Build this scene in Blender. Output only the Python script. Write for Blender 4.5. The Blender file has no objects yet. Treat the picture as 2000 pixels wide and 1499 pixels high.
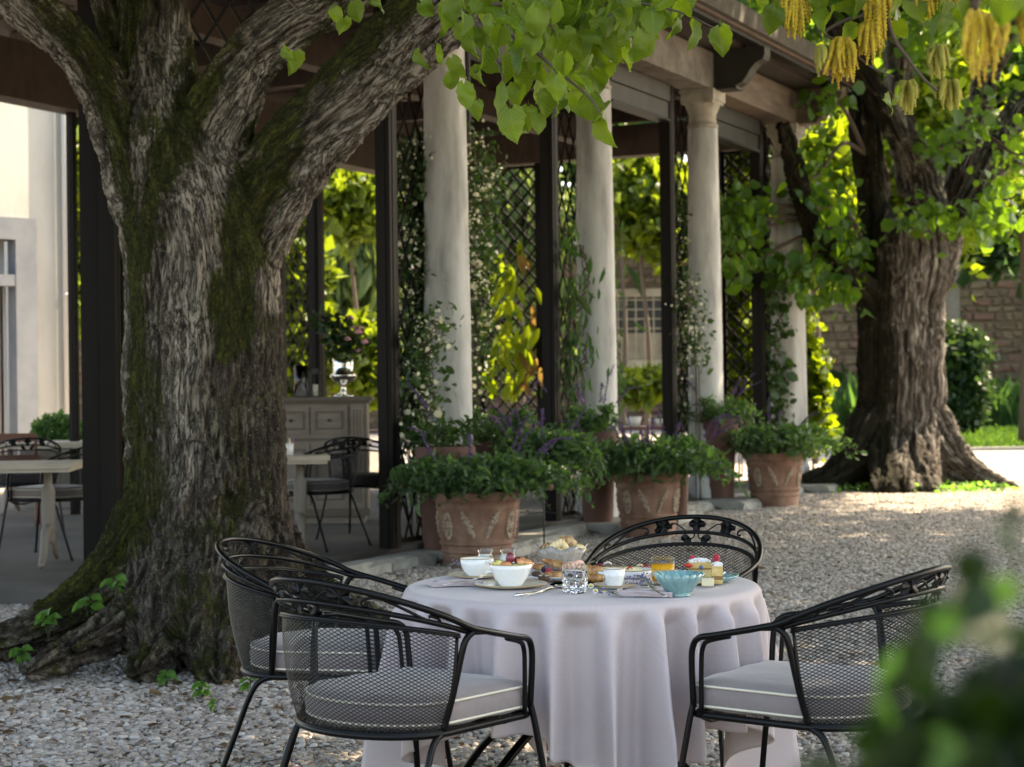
import bpy, bmesh, math, random
import numpy as np
from mathutils import Vector, Matrix, Quaternion

R = math.radians
sc = bpy.context.scene
COL = sc.collection
rnd = random.Random(7)
nr = np.random.RandomState(11)

# ------------------------------------------------------------------ camera, sky, sun, exposure
F = 3600.0                      # focal length in pixels of the 2000 px wide photograph
CAMH = 1.35
cam_d = bpy.data.cameras.new('camera')
cam = bpy.data.objects.new('camera', cam_d)
COL.objects.link(cam)
cam_d.sensor_width = 36.0
cam_d.lens = F / 2000 * 36.0
cam_d.clip_start = 0.05
cam_d.clip_end = 400
cam.location = (0, 0, CAMH)
PITCH, ROLL = R(0.12), R(0.69)
CM = Matrix.Rotation(PITCH, 3, 'X') @ Matrix.Rotation(R(90), 3, 'X') @ Matrix.Rotation(-ROLL, 3, 'Z')
cam.rotation_euler = CM.to_euler()
sc.camera = cam
cam_d.dof.use_dof = True
cam_d.dof.focus_distance = 5.9
cam_d.dof.aperture_fstop = 5.6
cam_d.dof.aperture_blades = 9

SUN_AZ, SUN_EL = R(58), R(50)     # azimuth measured from +Y (straight ahead) towards +X
world = bpy.data.worlds.new('World')
sc.world = world
world.use_nodes = True
wn = world.node_tree
sky = wn.nodes.new('ShaderNodeTexSky')
sky.sky_type = 'NISHITA'
sky.sun_disc = False
sky.sun_elevation = SUN_EL
sky.sun_rotation = SUN_AZ
sky.air_density = 1.0
sky.dust_density = 2.5
sky.ozone_density = 0.8
wn.links.new(sky.outputs[0], wn.nodes['Background'].inputs[0])
wn.nodes['Background'].inputs[1].default_value = 0.15
sun_d = bpy.data.lights.new('sun', 'SUN')
sun_d.energy = 4.2
sun_d.angle = R(0.55)
sun_d.color = (1.0, 0.90, 0.74)
sun = bpy.data.objects.new('sun', sun_d)
COL.objects.link(sun)
sdir = Vector((math.sin(SUN_AZ) * math.cos(SUN_EL), math.cos(SUN_AZ) * math.cos(SUN_EL), math.sin(SUN_EL)))
sun.rotation_euler = sdir.to_track_quat('Z', 'Y').to_euler()
sun.location = (5, 10, 20)
sc.view_settings.view_transform = 'Standard'
sc.view_settings.look = 'None'
sc.view_settings.gamma = 1.0
sc.view_settings.exposure = 2.38
sc.view_settings.use_curve_mapping = False
sc.view_settings.use_white_balance = True
sc.view_settings.white_balance_temperature = 8000
sc.view_settings.white_balance_tint = 9
sc.render.engine = 'CYCLES'
sc.cycles.use_denoising = True
sc.cycles.max_bounces = 10
sc.cycles.diffuse_bounces = 4
sc.cycles.glossy_bounces = 4
sc.cycles.transmission_bounces = 8
sc.cycles.transparent_max_bounces = 12
sc.cycles.sample_clamp_indirect = 6.0
sc.cycles.caustics_reflective = False
sc.cycles.caustics_refractive = True

def ray(px, py):
    return CM @ Vector(((px - 1000.0) / F, (749.5 - py) / F, -1.0))
def W(px, py, Y):
    """Point at distance Y (metres ahead) seen where the photograph has pixel (px, py)."""
    d = ray(px, py)
    return Vector((0, 0, CAMH)) + d * (Y / d.y)
def G(px, py, z=0.0):
    """Point at height z seen at pixel (px, py)."""
    d = ray(px, py)
    return Vector((0, 0, CAMH)) + d * ((z - CAMH) / d.z)
def proj(p):
    q = CM.transposed() @ (Vector(p) - Vector((0, 0, CAMH)))
    return 1000 + F * q.x / -q.z, 749.5 - F * q.y / -q.z

# ------------------------------------------------------------------ mesh helpers
def link_mesh(name, me, mat=None, parent=None, smooth=True, loc=None):
    if mat is not None:
        for m in (mat if isinstance(mat, (list, tuple)) else [mat]):
            me.materials.append(m)
    if smooth:
        me.shade_smooth()
    o = bpy.data.objects.new(name, me)
    COL.objects.link(o)
    if parent is not None:
        o.parent = parent
    if loc is not None:
        o.location = loc
    return o

def mesh_np(name, V, Fc, sizes=None):
    """V (n,3); Fc (m,k) array of one face size."""
    me = bpy.data.meshes.new(name)
    V = np.ascontiguousarray(V, dtype=np.float32)
    Fc = np.ascontiguousarray(Fc, dtype=np.int32)
    m, k = Fc.shape
    me.vertices.add(len(V)); me.vertices.foreach_set('co', V.ravel())
    me.loops.add(m * k); me.loops.foreach_set('vertex_index', Fc.ravel())
    me.polygons.add(m)
    me.polygons.foreach_set('loop_start', np.arange(0, m * k, k, dtype=np.int32))
    me.polygons.foreach_set('loop_total', np.full(m, k, dtype=np.int32))
    me.update(calc_edges=True)
    return me

def attr(me, name, vals, kind='FLOAT'):
    a = me.attributes.new(name, kind, 'POINT')
    a.data.foreach_set('vector' if kind == 'FLOAT_VECTOR' else 'value', np.ascontiguousarray(vals, dtype=np.float32).ravel())

def catmull(pts, n=8, closed=False):
    P = [Vector(p) for p in pts]
    out = []
    m = len(P)
    rng = range(m) if closed else range(m - 1)
    for i in rng:
        if closed:
            p0, p1, p2, p3 = P[(i - 1) % m], P[i], P[(i + 1) % m], P[(i + 2) % m]
        else:
            p1, p2 = P[i], P[i + 1]
            p0 = P[i - 1] if i > 0 else p1 * 2 - p2
            p3 = P[i + 2] if i + 2 < m else p2 * 2 - p1
        for k in range(n):
            t = k / n
            out.append(0.5 * ((2 * p1) + (p2 - p0) * t + (2 * p0 - 5 * p1 + 4 * p2 - p3) * t * t + (3 * p1 - p0 - 3 * p2 + p3) * t ** 3))
    if not closed:
        out.append(P[-1].copy())
    return out

_ico = {}
def ico(sub):
    if sub not in _ico:
        b = bmesh.new(); bmesh.ops.create_icosphere(b, subdivisions=sub, radius=1.0)
        _ico[sub] = ([v.co.copy() for v in b.verts], [tuple(v.index for v in f.verts) for f in b.faces]); b.free()
    return _ico[sub]

class MB:
    def __init__(s): s.v = []; s.f = []; s.m = []; s.cur = 0
    def raw(s, V, Fs, M=None):
        o = len(s.v)
        if M is not None: V = [M @ Vector(v) for v in V]
        s.v.extend(tuple(v) for v in V)
        s.f.extend(tuple(i + o for i in f) for f in Fs)
        s.m.extend([s.cur] * len(Fs))
        return s
    def box(s, a, b, M=None):
        x0, y0, z0 = a; x1, y1, z1 = b
        V = [(x0,y0,z0),(x1,y0,z0),(x1,y1,z0),(x0,y1,z0),(x0,y0,z1),(x1,y0,z1),(x1,y1,z1),(x0,y1,z1)]
        return s.raw(V, [(3,2,1,0),(4,5,6,7),(0,1,5,4),(1,2,6,5),(2,3,7,6),(3,0,4,7)], M)
    def tube(s, pts, r, n=8, closed=False, cap=True, flat=1.0, up=None):
        P = [Vector(p) for p in pts]; m = len(P)
        rr = r if isinstance(r, (list, tuple, np.ndarray)) else [r] * m
        V = []; e = None
        for i in range(m):
            a = P[(i - 1) % m] if (closed or i > 0) else P[i]
            b = P[(i + 1) % m] if (closed or i < m - 1) else P[i]
            T = (b - a)
            if T.length < 1e-9: T = Vector((0, 0, 1))
            T.normalize()
            if up is not None: e = Vector(up)
            elif e is None:
                e = Vector((0, 0, 1)) if abs(T.z) < 0.9 else Vector((1, 0, 0))
            e = e - T * e.dot(T)
            if e.length < 1e-6: e = T.orthogonal()
            e.normalize()
            g = T.cross(e)
            for k in range(n):
                t = 2 * math.pi * k / n
                V.append(P[i] + (e * math.cos(t) * flat + g * math.sin(t)) * rr[i])
        Fs = []
        for i in range(m if closed else m - 1):
            j = (i + 1) % m
            for k in range(n):
                k2 = (k + 1) % n
                Fs.append((i * n + k, i * n + k2, j * n + k2, j * n + k))
        if cap and not closed:
            Fs.append(tuple(range(n - 1, -1, -1)))
            Fs.append(tuple((m - 1) * n + k for k in range(n)))
        return s.raw(V, Fs)
    def lathe(s, prof, n=32, M=None, cap0=False, cap1=False):
        V = []; Fs = []
        for (r, z) in prof:
            for k in range(n):
                t = 2 * math.pi * k / n
                V.append((r * math.cos(t), r * math.sin(t), z))
        for i in range(len(prof) - 1):
            for k in range(n):
                k2 = (k + 1) % n
                Fs.append((i * n + k, i * n + k2, (i + 1) * n + k2, (i + 1) * n + k))
        if cap0: Fs.append(tuple(range(n - 1, -1, -1)))
        if cap1: Fs.append(tuple((len(prof) - 1) * n + k for k in range(n)))
        return s.raw(V, Fs, M)
    def blob(s, c, rad, sub=2, seed=0, amp=0.0, M=None, fr=2.0):
        V, Fs = ico(sub); c = Vector(c)
        if not hasattr(rad, '__len__'): rad = (rad, rad, rad)
        out = []
        for v in V:
            k = 1.0
            if amp:
                k += amp * (math.sin(v.x * fr * 1.7 + seed) * math.cos(v.y * fr * 2.1 + seed * 2.3) + math.sin(v.z * fr * 1.9 + seed * 1.1 + v.x * fr))
            p = Vector((v.x * rad[0], v.y * rad[1], v.z * rad[2])) * k
            if M is not None: p = M @ p
            out.append(p + c)
        return s.raw(out, Fs)
    def build(s, name, mat=None, parent=None, smooth=True, loc=None, auto=None):
        me = bpy.data.meshes.new(name)
        me.from_pydata(s.v, [], s.f)
        if s.cur or any(s.m): me.polygons.foreach_set('material_index', s.m)
        me.update()
        if auto is not None:
            me.shade_smooth()
            try: me.set_sharp_from_angle(angle=R(auto))
            except Exception: pass
            smooth = False
        return link_mesh(name, me, mat, parent, smooth, loc)

def thing(name, label, cat, loc=(0, 0, 0), rz=0.0, group=None):
    o = bpy.data.objects.new(name, None)
    COL.objects.link(o)
    o.empty_display_size = 0.1
    o.location = loc; o.rotation_euler = (0, 0, rz)
    o['label'] = label; o['category'] = cat
    if group: o['group'] = group
    return o
def tag(o, label=None, cat=None, group=None, kind=None):
    if label: o['label'] = label
    if cat: o['category'] = cat
    if group: o['group'] = group
    if kind: o['kind'] = kind
    return o
def stuff(o): o['kind'] = 'stuff'; return o
def copy_tree(o, parent=None):
    c = o.copy(); COL.objects.link(c); c.parent = parent
    for ch in list(o.children): copy_tree(ch, c)
    return c
def dup(o, loc, rz, label, group=None):
    c = copy_tree(o); c.location = loc; c.rotation_euler = (0, 0, rz); c['label'] = label
    if group: c['group'] = group
    return c

# ------------------------------------------------------------------ numpy noise
_perm = np.random.RandomState(3).permutation(256)
_perm = np.concatenate([_perm, _perm, _perm])
_grad = np.random.RandomState(4).normal(size=(256, 3)); _grad /= np.linalg.norm(_grad, axis=1)[:, None]
def pnoise(p):
    p = np.asarray(p, dtype=np.float64)
    i = np.floor(p).astype(int); f = p - i; i &= 255
    u = f * f * f * (f * (f * 6 - 15) + 10)
    out = 0
    for dx in (0, 1):
        for dy in (0, 1):
            for dz in (0, 1):
                h = _perm[_perm[_perm[(i[:, 0] + dx) & 255] + ((i[:, 1] + dy) & 255)] + ((i[:, 2] + dz) & 255)]
                g = _grad[h]
                d = g[:, 0] * (f[:, 0] - dx) + g[:, 1] * (f[:, 1] - dy) + g[:, 2] * (f[:, 2] - dz)
                w = (u[:, 0] if dx else 1 - u[:, 0]) * (u[:, 1] if dy else 1 - u[:, 1]) * (u[:, 2] if dz else 1 - u[:, 2])
                out = out + d * w
    return out * 1.5
def fbm(p, o=3):
    s = 0; a = 1.0
    for k in range(o):
        s = s + a * pnoise(p * (2.03 ** k) + k * 17.3); a *= 0.5
    return s

# ------------------------------------------------------------------ materials
class NT:
    def __init__(s, name):
        s.m = bpy.data.materials.new(name); s.m.use_nodes = True
        s.t = s.m.node_tree; s.n = s.t.nodes
        s.b = s.n['Principled BSDF']; s.out = s.n['Material Output']
    def new(s, typ, **kw):
        nd = s.n.new(typ)
        for k, v in kw.items():
            if k in nd.inputs: nd.inputs[k].default_value = v
            else: setattr(nd, k, v)
        return nd
    def link(s, a, b): s.t.links.new(a, b)
    def coord(s, scale=(1, 1, 1), kind='Object', rot=(0, 0, 0)):
        tc = s.new('ShaderNodeTexCoord'); mp = s.new('ShaderNodeMapping')
        s.link(tc.outputs[kind], mp.inputs[0]); mp.inputs['Scale'].default_value = scale; mp.inputs['Rotation'].default_value = rot
        return mp.outputs[0]
    def noise(s, vec, scale, detail=4, rough=.6, dist=0):
        nd = s.new('ShaderNodeTexNoise'); nd.inputs['Scale'].default_value = scale; nd.inputs['Detail'].default_value = detail
        nd.inputs['Roughness'].default_value = rough; nd.inputs['Distortion'].default_value = dist
        if vec is not None: s.link(vec, nd.inputs['Vector'])
        return nd.outputs[0]
    def ramp(s, fac, stops):
        nd = s.new('ShaderNodeValToRGB')
        el = nd.color_ramp.elements
        while len(el) < len(stops): el.new(0.5)
        for e, (p, c) in zip(el, stops):
            e.position = p; e.color = (c[0], c[1], c[2], 1) if hasattr(c, '__len__') else (c, c, c, 1)
        s.link(fac, nd.inputs[0])
        return nd.outputs[0]
    def mix(s, fac, a, b, mode='MIX'):
        nd = s.new('ShaderNodeMix', data_type='RGBA', blend_type=mode)
        for sock, v in ((nd.inputs[0], fac), (nd.inputs[6], a), (nd.inputs[7], b)):
            if hasattr(v, 'is_linked') or isinstance(v, bpy.types.NodeSocket): s.link(v, sock)
            elif hasattr(v, '__len__'): sock.default_value = (v[0], v[1], v[2], 1)
            else: sock.default_value = v
        return nd.outputs[2]
    def math(s, op, a, b=0.0):
        nd = s.new('ShaderNodeMath', operation=op)
        for k, v in ((0, a), (1, b)):
            if isinstance(v, bpy.types.NodeSocket): s.link(v, nd.inputs[k])
            else: nd.inputs[k].default_value = v
        return nd.outputs[0]
    def bump(s, h, strength=.3, dist=.01, prev=None):
        nd = s.new('ShaderNodeBump'); nd.inputs['Strength'].default_value = strength; nd.inputs['Distance'].default_value = dist
        s.link(h, nd.inputs['Height'])
        if prev is not None: s.link(prev, nd.inputs['Normal'])
        return nd.outputs[0]
    def at(s, name):
        nd = s.new('ShaderNodeAttribute'); nd.attribute_name = name
        return nd

def mat(name, col, rough=.5, metal=0, col2=None, nscale=8, stretch=(1, 1, 1), nlo=.35, nhi=.65, bump=0, bscale=40, bdist=.003, spec=.5, coat=0, sheen=0, sss=0, emit=None, detail=5):
    t = NT(name); b = t.b
    b.inputs['Base Color'].default_value = (*col, 1); b.inputs['Roughness'].default_value = rough; b.inputs['Metallic'].default_value = metal
    b.inputs['Specular IOR Level'].default_value = spec; b.inputs['Coat Weight'].default_value = coat; b.inputs['Sheen Weight'].default_value = sheen
    if sss:
        b.inputs['Subsurface Weight'].default_value = sss; b.inputs['Subsurface Radius'].default_value = (.01, .006, .004); b.inputs['Subsurface Scale'].default_value = .5
    if col2 is not None or bump:
        vec = t.coord(stretch)
        if col2 is not None:
            c = t.ramp(t.noise(vec, nscale, detail), [(nlo, col), (nhi, col2)])
            t.link(c, b.inputs['Base Color'])
        if bump:
            t.link(t.bump(t.noise(vec, bscale, 4), bump, bdist), b.inputs['Normal'])
    return t.m

def leaf_mat(name, a, b_, trans, tw=.45, rough=.45, veins=False, nscale=3.0):
    """Leaf: diffuse/gloss reflection plus light passing through; tint varies per leaf."""
    t = NT(name)
    tint = t.at('tint').outputs['Fac']
    oi = t.new('ShaderNodeObjectInfo')
    f = t.math('ADD', tint, t.math('MULTIPLY', oi.outputs['Random'], .35))
    c = t.mix(f, a, b_)
    t.link(c, t.b.inputs['Base Color']); t.b.inputs['Roughness'].default_value = rough; t.b.inputs['Specular IOR Level'].default_value = .25
    tr = t.new('ShaderNodeBsdfTranslucent')
    tc = t.mix(f, trans, tuple(min(1, x * 1.5) for x in trans))
    t.link(tc, tr.inputs[0])
    if veins:
        uv = t.new('ShaderNodeUVMap')
        sep = t.new('ShaderNodeSeparateXYZ'); t.link(uv.outputs[0], sep.inputs[0])
        au = t.math('ABSOLUTE', sep.outputs[0])
        w = t.math('SINE', t.math('MULTIPLY', t.math('SUBTRACT', sep.outputs[1], t.math('MULTIPLY', au, .9)), 52.0))
        w = t.math('POWER', t.math('ADD', t.math('MULTIPLY', w, .5), .5), 3.0)
        mid = t.math('LESS_THAN', au, .018)
        v = t.math('MAXIMUM', w, mid)
        nrm = t.bump(v, -.5, .0016)
        t.link(nrm, t.b.inputs['Normal']); t.link(nrm, tr.inputs['Normal'])
        c2 = t.mix(t.math('MULTIPLY', v, .35), c, tuple(min(1, x * 2.2 + .02) for x in b_))
        t.link(c2, t.b.inputs['Base Color'])
    mx = t.new('ShaderNodeMixShader'); mx.inputs[0].default_value = tw
    t.link(t.b.outputs[0], mx.inputs[1]); t.link(tr.outputs[0], mx.inputs[2]); t.link(mx.outputs[0], t.out.inputs[0])
    return t.m

def glass_mat(name, col=(1, 1, 1), rough=0.0, ior=1.45):
    t = NT(name); b = t.b
    b.inputs['Base Color'].default_value = (*col, 1); b.inputs['Roughness'].default_value = rough
    b.inputs['Transmission Weight'].default_value = 1.0; b.inputs['IOR'].default_value = ior
    return t.m

M = {}
M['iron'] = mat('iron', (.002, .002, .0022), .32, .0, spec=.2, bump=.12, bscale=300, bdist=.0006)
M['dark_frame'] = mat('dark_frame', (.006, .0048, .004), .5, col2=(.011, .0085, .007), nscale=3, stretch=(1, 1, .2), spec=.10)
M['dark_frame_worn'] = mat('dark_frame_worn', (.012, .0115, .008), .7, col2=(.026, .025, .018), nscale=5, stretch=(1, 1, .15), bump=.2, bscale=20)
M['column_stone'] = mat('column_stone', (.27, .262, .25), .8, col2=(.50, .492, .475), nscale=3.4, stretch=(1.8, 1.8, .4), nlo=.34, nhi=.58, bump=.35, bscale=50, bdist=.004, detail=9)
M['capital_stone'] = mat('capital_stone', (.22, .19, .145), .85, col2=(.38, .355, .30), nscale=7, nlo=.3, nhi=.65, bump=.5, bscale=30, bdist=.008)
M['beam'] = mat('beam', (.075, .052, .038), .85, col2=(.15, .115, .088), nscale=3, stretch=(.6, .6, 4), nlo=.3, nhi=.7, bump=.4, bscale=18, bdist=.01)
M['beam_pale'] = mat('beam_pale', (.07, .06, .05), .85, col2=(.16, .142, .12), nscale=4, bump=.35, bscale=24, bdist=.008)
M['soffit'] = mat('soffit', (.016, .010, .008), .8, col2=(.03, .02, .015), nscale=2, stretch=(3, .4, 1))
M['rafter'] = mat('rafter', (.035, .021, .015), .8, col2=(.06, .038, .027), nscale=3, stretch=(3, 3, 1))
M['terracotta_edge'] = mat('terracotta_edge', (.055, .034, .025), .85, col2=(.09, .058, .043), nscale=6, bump=.3, bscale=30)
M['roof_edge'] = mat('roof_edge', (.032, .028, .024), .9, col2=(.07, .062, .053), nscale=7, bump=.5, bscale=25, bdist=.01)
M['pane'] = mat('pane', (.03, .03, .03), .08, spec=.6)
M['plaster'] = mat('plaster', (.40, .385, .345), .9, col2=(.50, .49, .45), nscale=1.1, stretch=(1, 1, .45), nlo=.3, nhi=.6, bump=.3, bscale=14, bdist=.01, detail=10)
M['window_stone'] = mat('window_stone', (.15, .165, .19), .8, col2=(.20, .215, .24), nscale=3)
M['white_wood'] = mat('white_wood', (.55, .53, .5), .5)
M['curtain'] = mat('curtain', (.42, .37, .36), .9, col2=(.5, .45, .43), nscale=2, stretch=(8, 8, .2))
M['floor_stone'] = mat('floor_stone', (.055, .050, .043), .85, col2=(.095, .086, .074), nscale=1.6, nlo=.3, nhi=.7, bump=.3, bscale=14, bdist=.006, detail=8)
M['edge_stone'] = mat('edge_stone', (.20, .195, .175), .85, col2=(.34, .33, .30), nscale=4, bump=.6, bscale=12, bdist=.02, detail=8)
M['terracotta'] = mat('terracotta', (.13, .06, .04), .88, col2=(.30, .18, .125), nscale=5.5, nlo=.35, nhi=.7, bump=.3, bscale=60, bdist=.003, detail=8)
M['terracotta_plain'] = mat('terracotta_plain', (.085, .038, .028), .85, col2=(.14, .07, .052), nscale=3, bump=.2, bscale=60)
M['relief'] = mat('relief', (.26, .185, .135), .9, col2=(.38, .30, .22), nscale=14, bump=.3, bscale=90)
M['soil'] = mat('soil', (.03, .02, .014), .95, bump=.6, bscale=40, bdist=.01)
M['stem'] = mat('stem', (.06, .075, .03), .7)
M['wood_stem'] = mat('wood_stem', (.07, .05, .035), .8)
M['grey_wood'] = mat('grey_wood', (.19, .15, .12), .6, col2=(.25, .20, .165), nscale=3, stretch=(1, 1, 4))
M['grey_wood_dark'] = mat('grey_wood_dark', (.12, .093, .072), .6)
M['table_stone'] = mat('table_stone', (.36, .30, .23), .6, col2=(.45, .385, .30), nscale=3)
M['leg_paint'] = mat('leg_paint', (.20, .17, .14), .7)
M['red_wood'] = mat('red_wood', (.14, .05, .028), .5)
M['silver'] = mat('silver', (.75, .72, .66), .18, 1.0)
M['steel'] = mat('steel', (.72, .71, .68), .16, 1.0)
M['black_metal'] = mat('black_metal', (.02, .02, .02), .5)
# ------------------------------------------------------------------ the setting: ground, lawn
def wbuild(mb, name, m, root=None, smooth=False, auto=None):
    """mesh whose vertices are world coordinates, as part of a thing standing at root.location"""
    loc = None
    if root is not None:
        loc = -Vector(root.location) if root.parent is None and root.type == 'EMPTY' else None
    return mb.build(name, m, root, smooth=smooth, loc=loc, auto=auto)

def gravel_material(name, point_tint):
    t = NT(name)
    if point_tint:
        f = t.at('tint').outputs['Fac']
        c = t.ramp(f, [(0, (.05, .04, .03)), (.10, (.10, .075, .058)), (.30, (.23, .19, .16)), (.55, (.36, .315, .28)), (.8, (.47, .43, .395)), (1, (.62, .59, .55))])
        c = t.mix(t.noise(t.coord(), 60, 3), c, t.mix(.5, c, (.2, .16, .13)), 'MIX')
        big = t.noise(t.coord(kind='Object'), 1.0, 3)
        t.link(c, t.b.inputs['Base Color'])
    else:
        vec = t.coord()
        vo = t.new('ShaderNodeTexVoronoi'); vo.inputs['Scale'].default_value = 42; vo.inputs['Randomness'].default_value = 1
        t.link(vec, vo.inputs['Vector'])
        sep = t.new('ShaderNodeSeparateColor'); t.link(vo.outputs['Color'], sep.inputs[0])
        c = t.ramp(sep.outputs[0], [(0, (.07, .055, .045)), (.15, (.15, .122, .10)), (.4, (.29, .25, .22)), (.7, (.40, .36, .325)), (1, (.55, .52, .48))])
        c2 = t.mix(t.math('MULTIPLY', t.noise(vec, .7, 5), .5), c, t.mix(.5, c, (.12, .095, .075)))
        t.link(c2, t.b.inputs['Base Color'])
        h = t.math('SUBTRACT', 1.0, vo.outputs['Distance'])
        t.link(t.bump(h, .8, .012), t.b.inputs['Normal'])
    t.b.inputs['Roughness'].default_value = .85
    return t.m
gm = gravel_material('gravel_sheet', False)
mb = MB(); mb.raw([(-70, -20, 0), (70, -20, 0), (70, 130, 0), (-70, 130, 0)], [(0, 1, 2, 3)])
ground = mb.build('ground', gm, smooth=False); tag(ground, 'pale gravel courtyard ground', kind='structure')

def gravel_tiles():
    src = bpy.data.collections.new('gravel_source')
    V0, F0 = ico(2); V0 = np.array([tuple(v) for v in V0]); F0 = np.array(F0)
    pm = gravel_material('gravel_pebble', True)
    for k in range(5):
        n = 860
        xy = nr.uniform(-.27, .27, (n, 2)); a = nr.uniform(0, 2 * math.pi, n)
        size = np.exp(nr.normal(math.log(.0118), .33, n)); size = np.clip(size, .005, .021)
        rx = size * nr.uniform(.9, 1.35, n); ry = size * nr.uniform(.65, 1.0, n); rz = size * nr.uniform(.35, .62, n)
        P = np.empty((n, len(V0), 3))
        lump = 1 + .13 * np.sin(V0[None, :, 0] * 3 + a[:, None] * 5) * np.cos(V0[None, :, 1] * 3 + a[:, None] * 9)
        L = V0[None] * lump[..., None]
        x = L[..., 0] * rx[:, None]; y = L[..., 1] * ry[:, None]; z = L[..., 2] * rz[:, None]
        tilt = nr.normal(0, .35, n)[:, None]
        y2 = y * np.cos(tilt) - z * np.sin(tilt); z2 = y * np.sin(tilt) + z * np.cos(tilt)
        ca, sa = np.cos(a)[:, None], np.sin(a)[:, None]
        P[..., 0] = x * ca - y2 * sa + xy[:, :1]; P[..., 1] = x * sa + y2 * ca + xy[:, 1:]
        P[..., 2] = z2 + nr.uniform(-.001, .014, n)[:, None]
        Fc = (F0[None] + (np.arange(n) * len(V0))[:, None, None]).reshape(-1, 3)
        me = mesh_np('gravel_tile', P.reshape(-1, 3), Fc)
        attr(me, 'tint', np.repeat(np.clip(nr.beta(2.6, 2.0, n), 0, 1), len(V0)))
        me.materials.append(pm); me.shade_smooth()
        o = bpy.data.objects.new('gravel_tile', me); src.objects.link(o)
    pts = []
    for iy in range(0, 44):
        Y = 4.6 + iy * .47
        if Y > 25: break
        for ix in range(-30, 31):
            X = ix * .47
            if abs(X) > Y * .30 + .7: continue
            pts.append((X + rnd.uniform(-.03, .03), Y + rnd.uniform(-.03, .03), 0.0))
    me = bpy.data.meshes.new('gravel'); me.from_pydata(pts, [], [])
    attr(me, 'turn', [rnd.randint(0, 3) * math.pi / 2 + rnd.uniform(-.2, .2) for _ in pts])
    o = link_mesh('gravel', me, smooth=False)
    g = bpy.data.node_groups.new('scatter_gravel', 'GeometryNodeTree')
    g.interface.new_socket('Geometry', in_out='INPUT', socket_type='NodeSocketGeometry')
    g.interface.new_socket('Geometry', in_out='OUTPUT', socket_type='NodeSocketGeometry')
    N = g.nodes.new
    gi, go = N('NodeGroupInput'), N('NodeGroupOutput')
    ci = N('GeometryNodeCollectionInfo'); ci.inputs['Collection'].default_value = src
    ci.inputs['Separate Children'].default_value = True; ci.inputs['Reset Children'].default_value = True
    iop = N('GeometryNodeInstanceOnPoints'); iop.inputs['Pick Instance'].default_value = True
    na = N('GeometryNodeInputNamedAttribute'); na.data_type = 'FLOAT'; na.inputs['Name'].default_value = 'turn'
    cx = N('ShaderNodeCombineXYZ')
    L = g.links.new
    L(gi.outputs[0], iop.inputs['Points']); L(ci.outputs[0], iop.inputs['Instance'])
    L(na.outputs['Attribute'], cx.inputs[2]); L(cx.outputs[0], iop.inputs['Rotation'])
    L(iop.outputs[0], go.inputs[0])
    o.modifiers.new('scatter', 'NODES').node_group = g
    tag(o, 'loose pale river pebbles covering the courtyard', kind='stuff')
    return o
gravel = gravel_tiles()

lawn_m = mat('lawn', (.035, .07, .014), .8, col2=(.06, .11, .025), nscale=3)
mb = MB(); mb.raw([(6, 36.2, .03), (40, 36.2, .03), (40, 56, .06), (6, 56, .06)], [(0, 1, 2, 3)])
lawn = mb.build('lawn', lawn_m, smooth=False); tag(lawn, 'mown green lawn in front of the far garden wall', kind='structure')
mb = MB(); mb.box((6, 36.0, 0), (40, 36.2, .07)); kerb = mb.build('lawn_edging', M['edge_stone'], smooth=False); tag(kerb, 'low stone edging between lawn and gravel', kind='structure')

# ---- leaf clouds -------------------------------------------------
def rot_rand(n, tilt=None, down=None):
    """n random orthonormal frames; down biases the leaf's length axis to hang"""
    d = nr.normal(size=(n, 3))
    if down is not None: d = d * (1 - down) + np.array([0, 0, -1.0]) * down * 1.6
    d /= np.linalg.norm(d, axis=1)[:, None]
    a = nr.normal(size=(n, 3)); a -= d * np.sum(a * d, 1)[:, None]; a /= np.linalg.norm(a, axis=1)[:, None]
    b = np.cross(d, a)
    return a, d, b       # across, along, normal
LEAF6 = (np.array([(0, 0, 0), (.5, .35, .10), (.42, .75, .02), (0, 1, -.12), (-.42, .75, .02), (-.5, .35, .10), (0, .45, -.03)]),
         np.array([(0, 1, 6), (1, 2, 6), (2, 3, 6), (3, 4, 6), (4, 5, 6), (5, 0, 6)]))
LEAF4 = (np.array([(0, 0, 0), (.5, .42, .12), (0, 1, -.05), (-.5, .42, .12)]), np.array([(0, 1, 2), (0, 2, 3)]))
def leaf_cloud(name, P, size, m, parent=None, width=.8, tmpl=LEAF4, down=None, up=None, svar=.3, loc=None, tint=None, frames=None):
    P = np.asarray(P); n = len(P)
    a, d, b = frames if frames is not None else rot_rand(n, down=down)
    if up is not None:       # leaves lie flatter: normal biased to up
        b = b * (1 - up) + np.array([0, 0, 1.0]) * up; b /= np.linalg.norm(b, axis=1)[:, None]
        d = d - b * np.sum(d * b, 1)[:, None]; d /= np.linalg.norm(d, axis=1)[:, None]; a = np.cross(d, b)
    T, Fc = tmpl
    s = size * np.exp(nr.normal(0, svar, n))
    V = P[:, None, :] + s[:, None, None] * (T[None, :, 0:1] * width * a[:, None, :] + T[None, :, 1:2] * d[:, None, :] + T[None, :, 2:3] * b[:, None, :])
    FF = (Fc[None] + (np.arange(n) * len(T))[:, None, None]).reshape(-1, 3)
    me = mesh_np(name, V.reshape(-1, 3), FF)
    tn = nr.beta(1.6, 1.8, n) if tint is None else tint
    attr(me, 'tint', np.repeat(tn, len(T)))
    o = link_mesh(name, me, m, parent, smooth=False, loc=loc)
    o['kind'] = 'stuff'
    return o
def clumps(centers, radii, n, flat=1.0, shell=.0):
    """n points gaussian about random clump centres"""
    c = np.asarray(centers); k = nr.randint(0, len(c), n)
    r = np.asarray(radii)[k] if hasattr(radii, '__len__') else np.full(n, radii)
    g = nr.normal(size=(n, 3)) * .5; g[:, 2] *= flat
    return c[k] + g * r[:, None]
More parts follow.
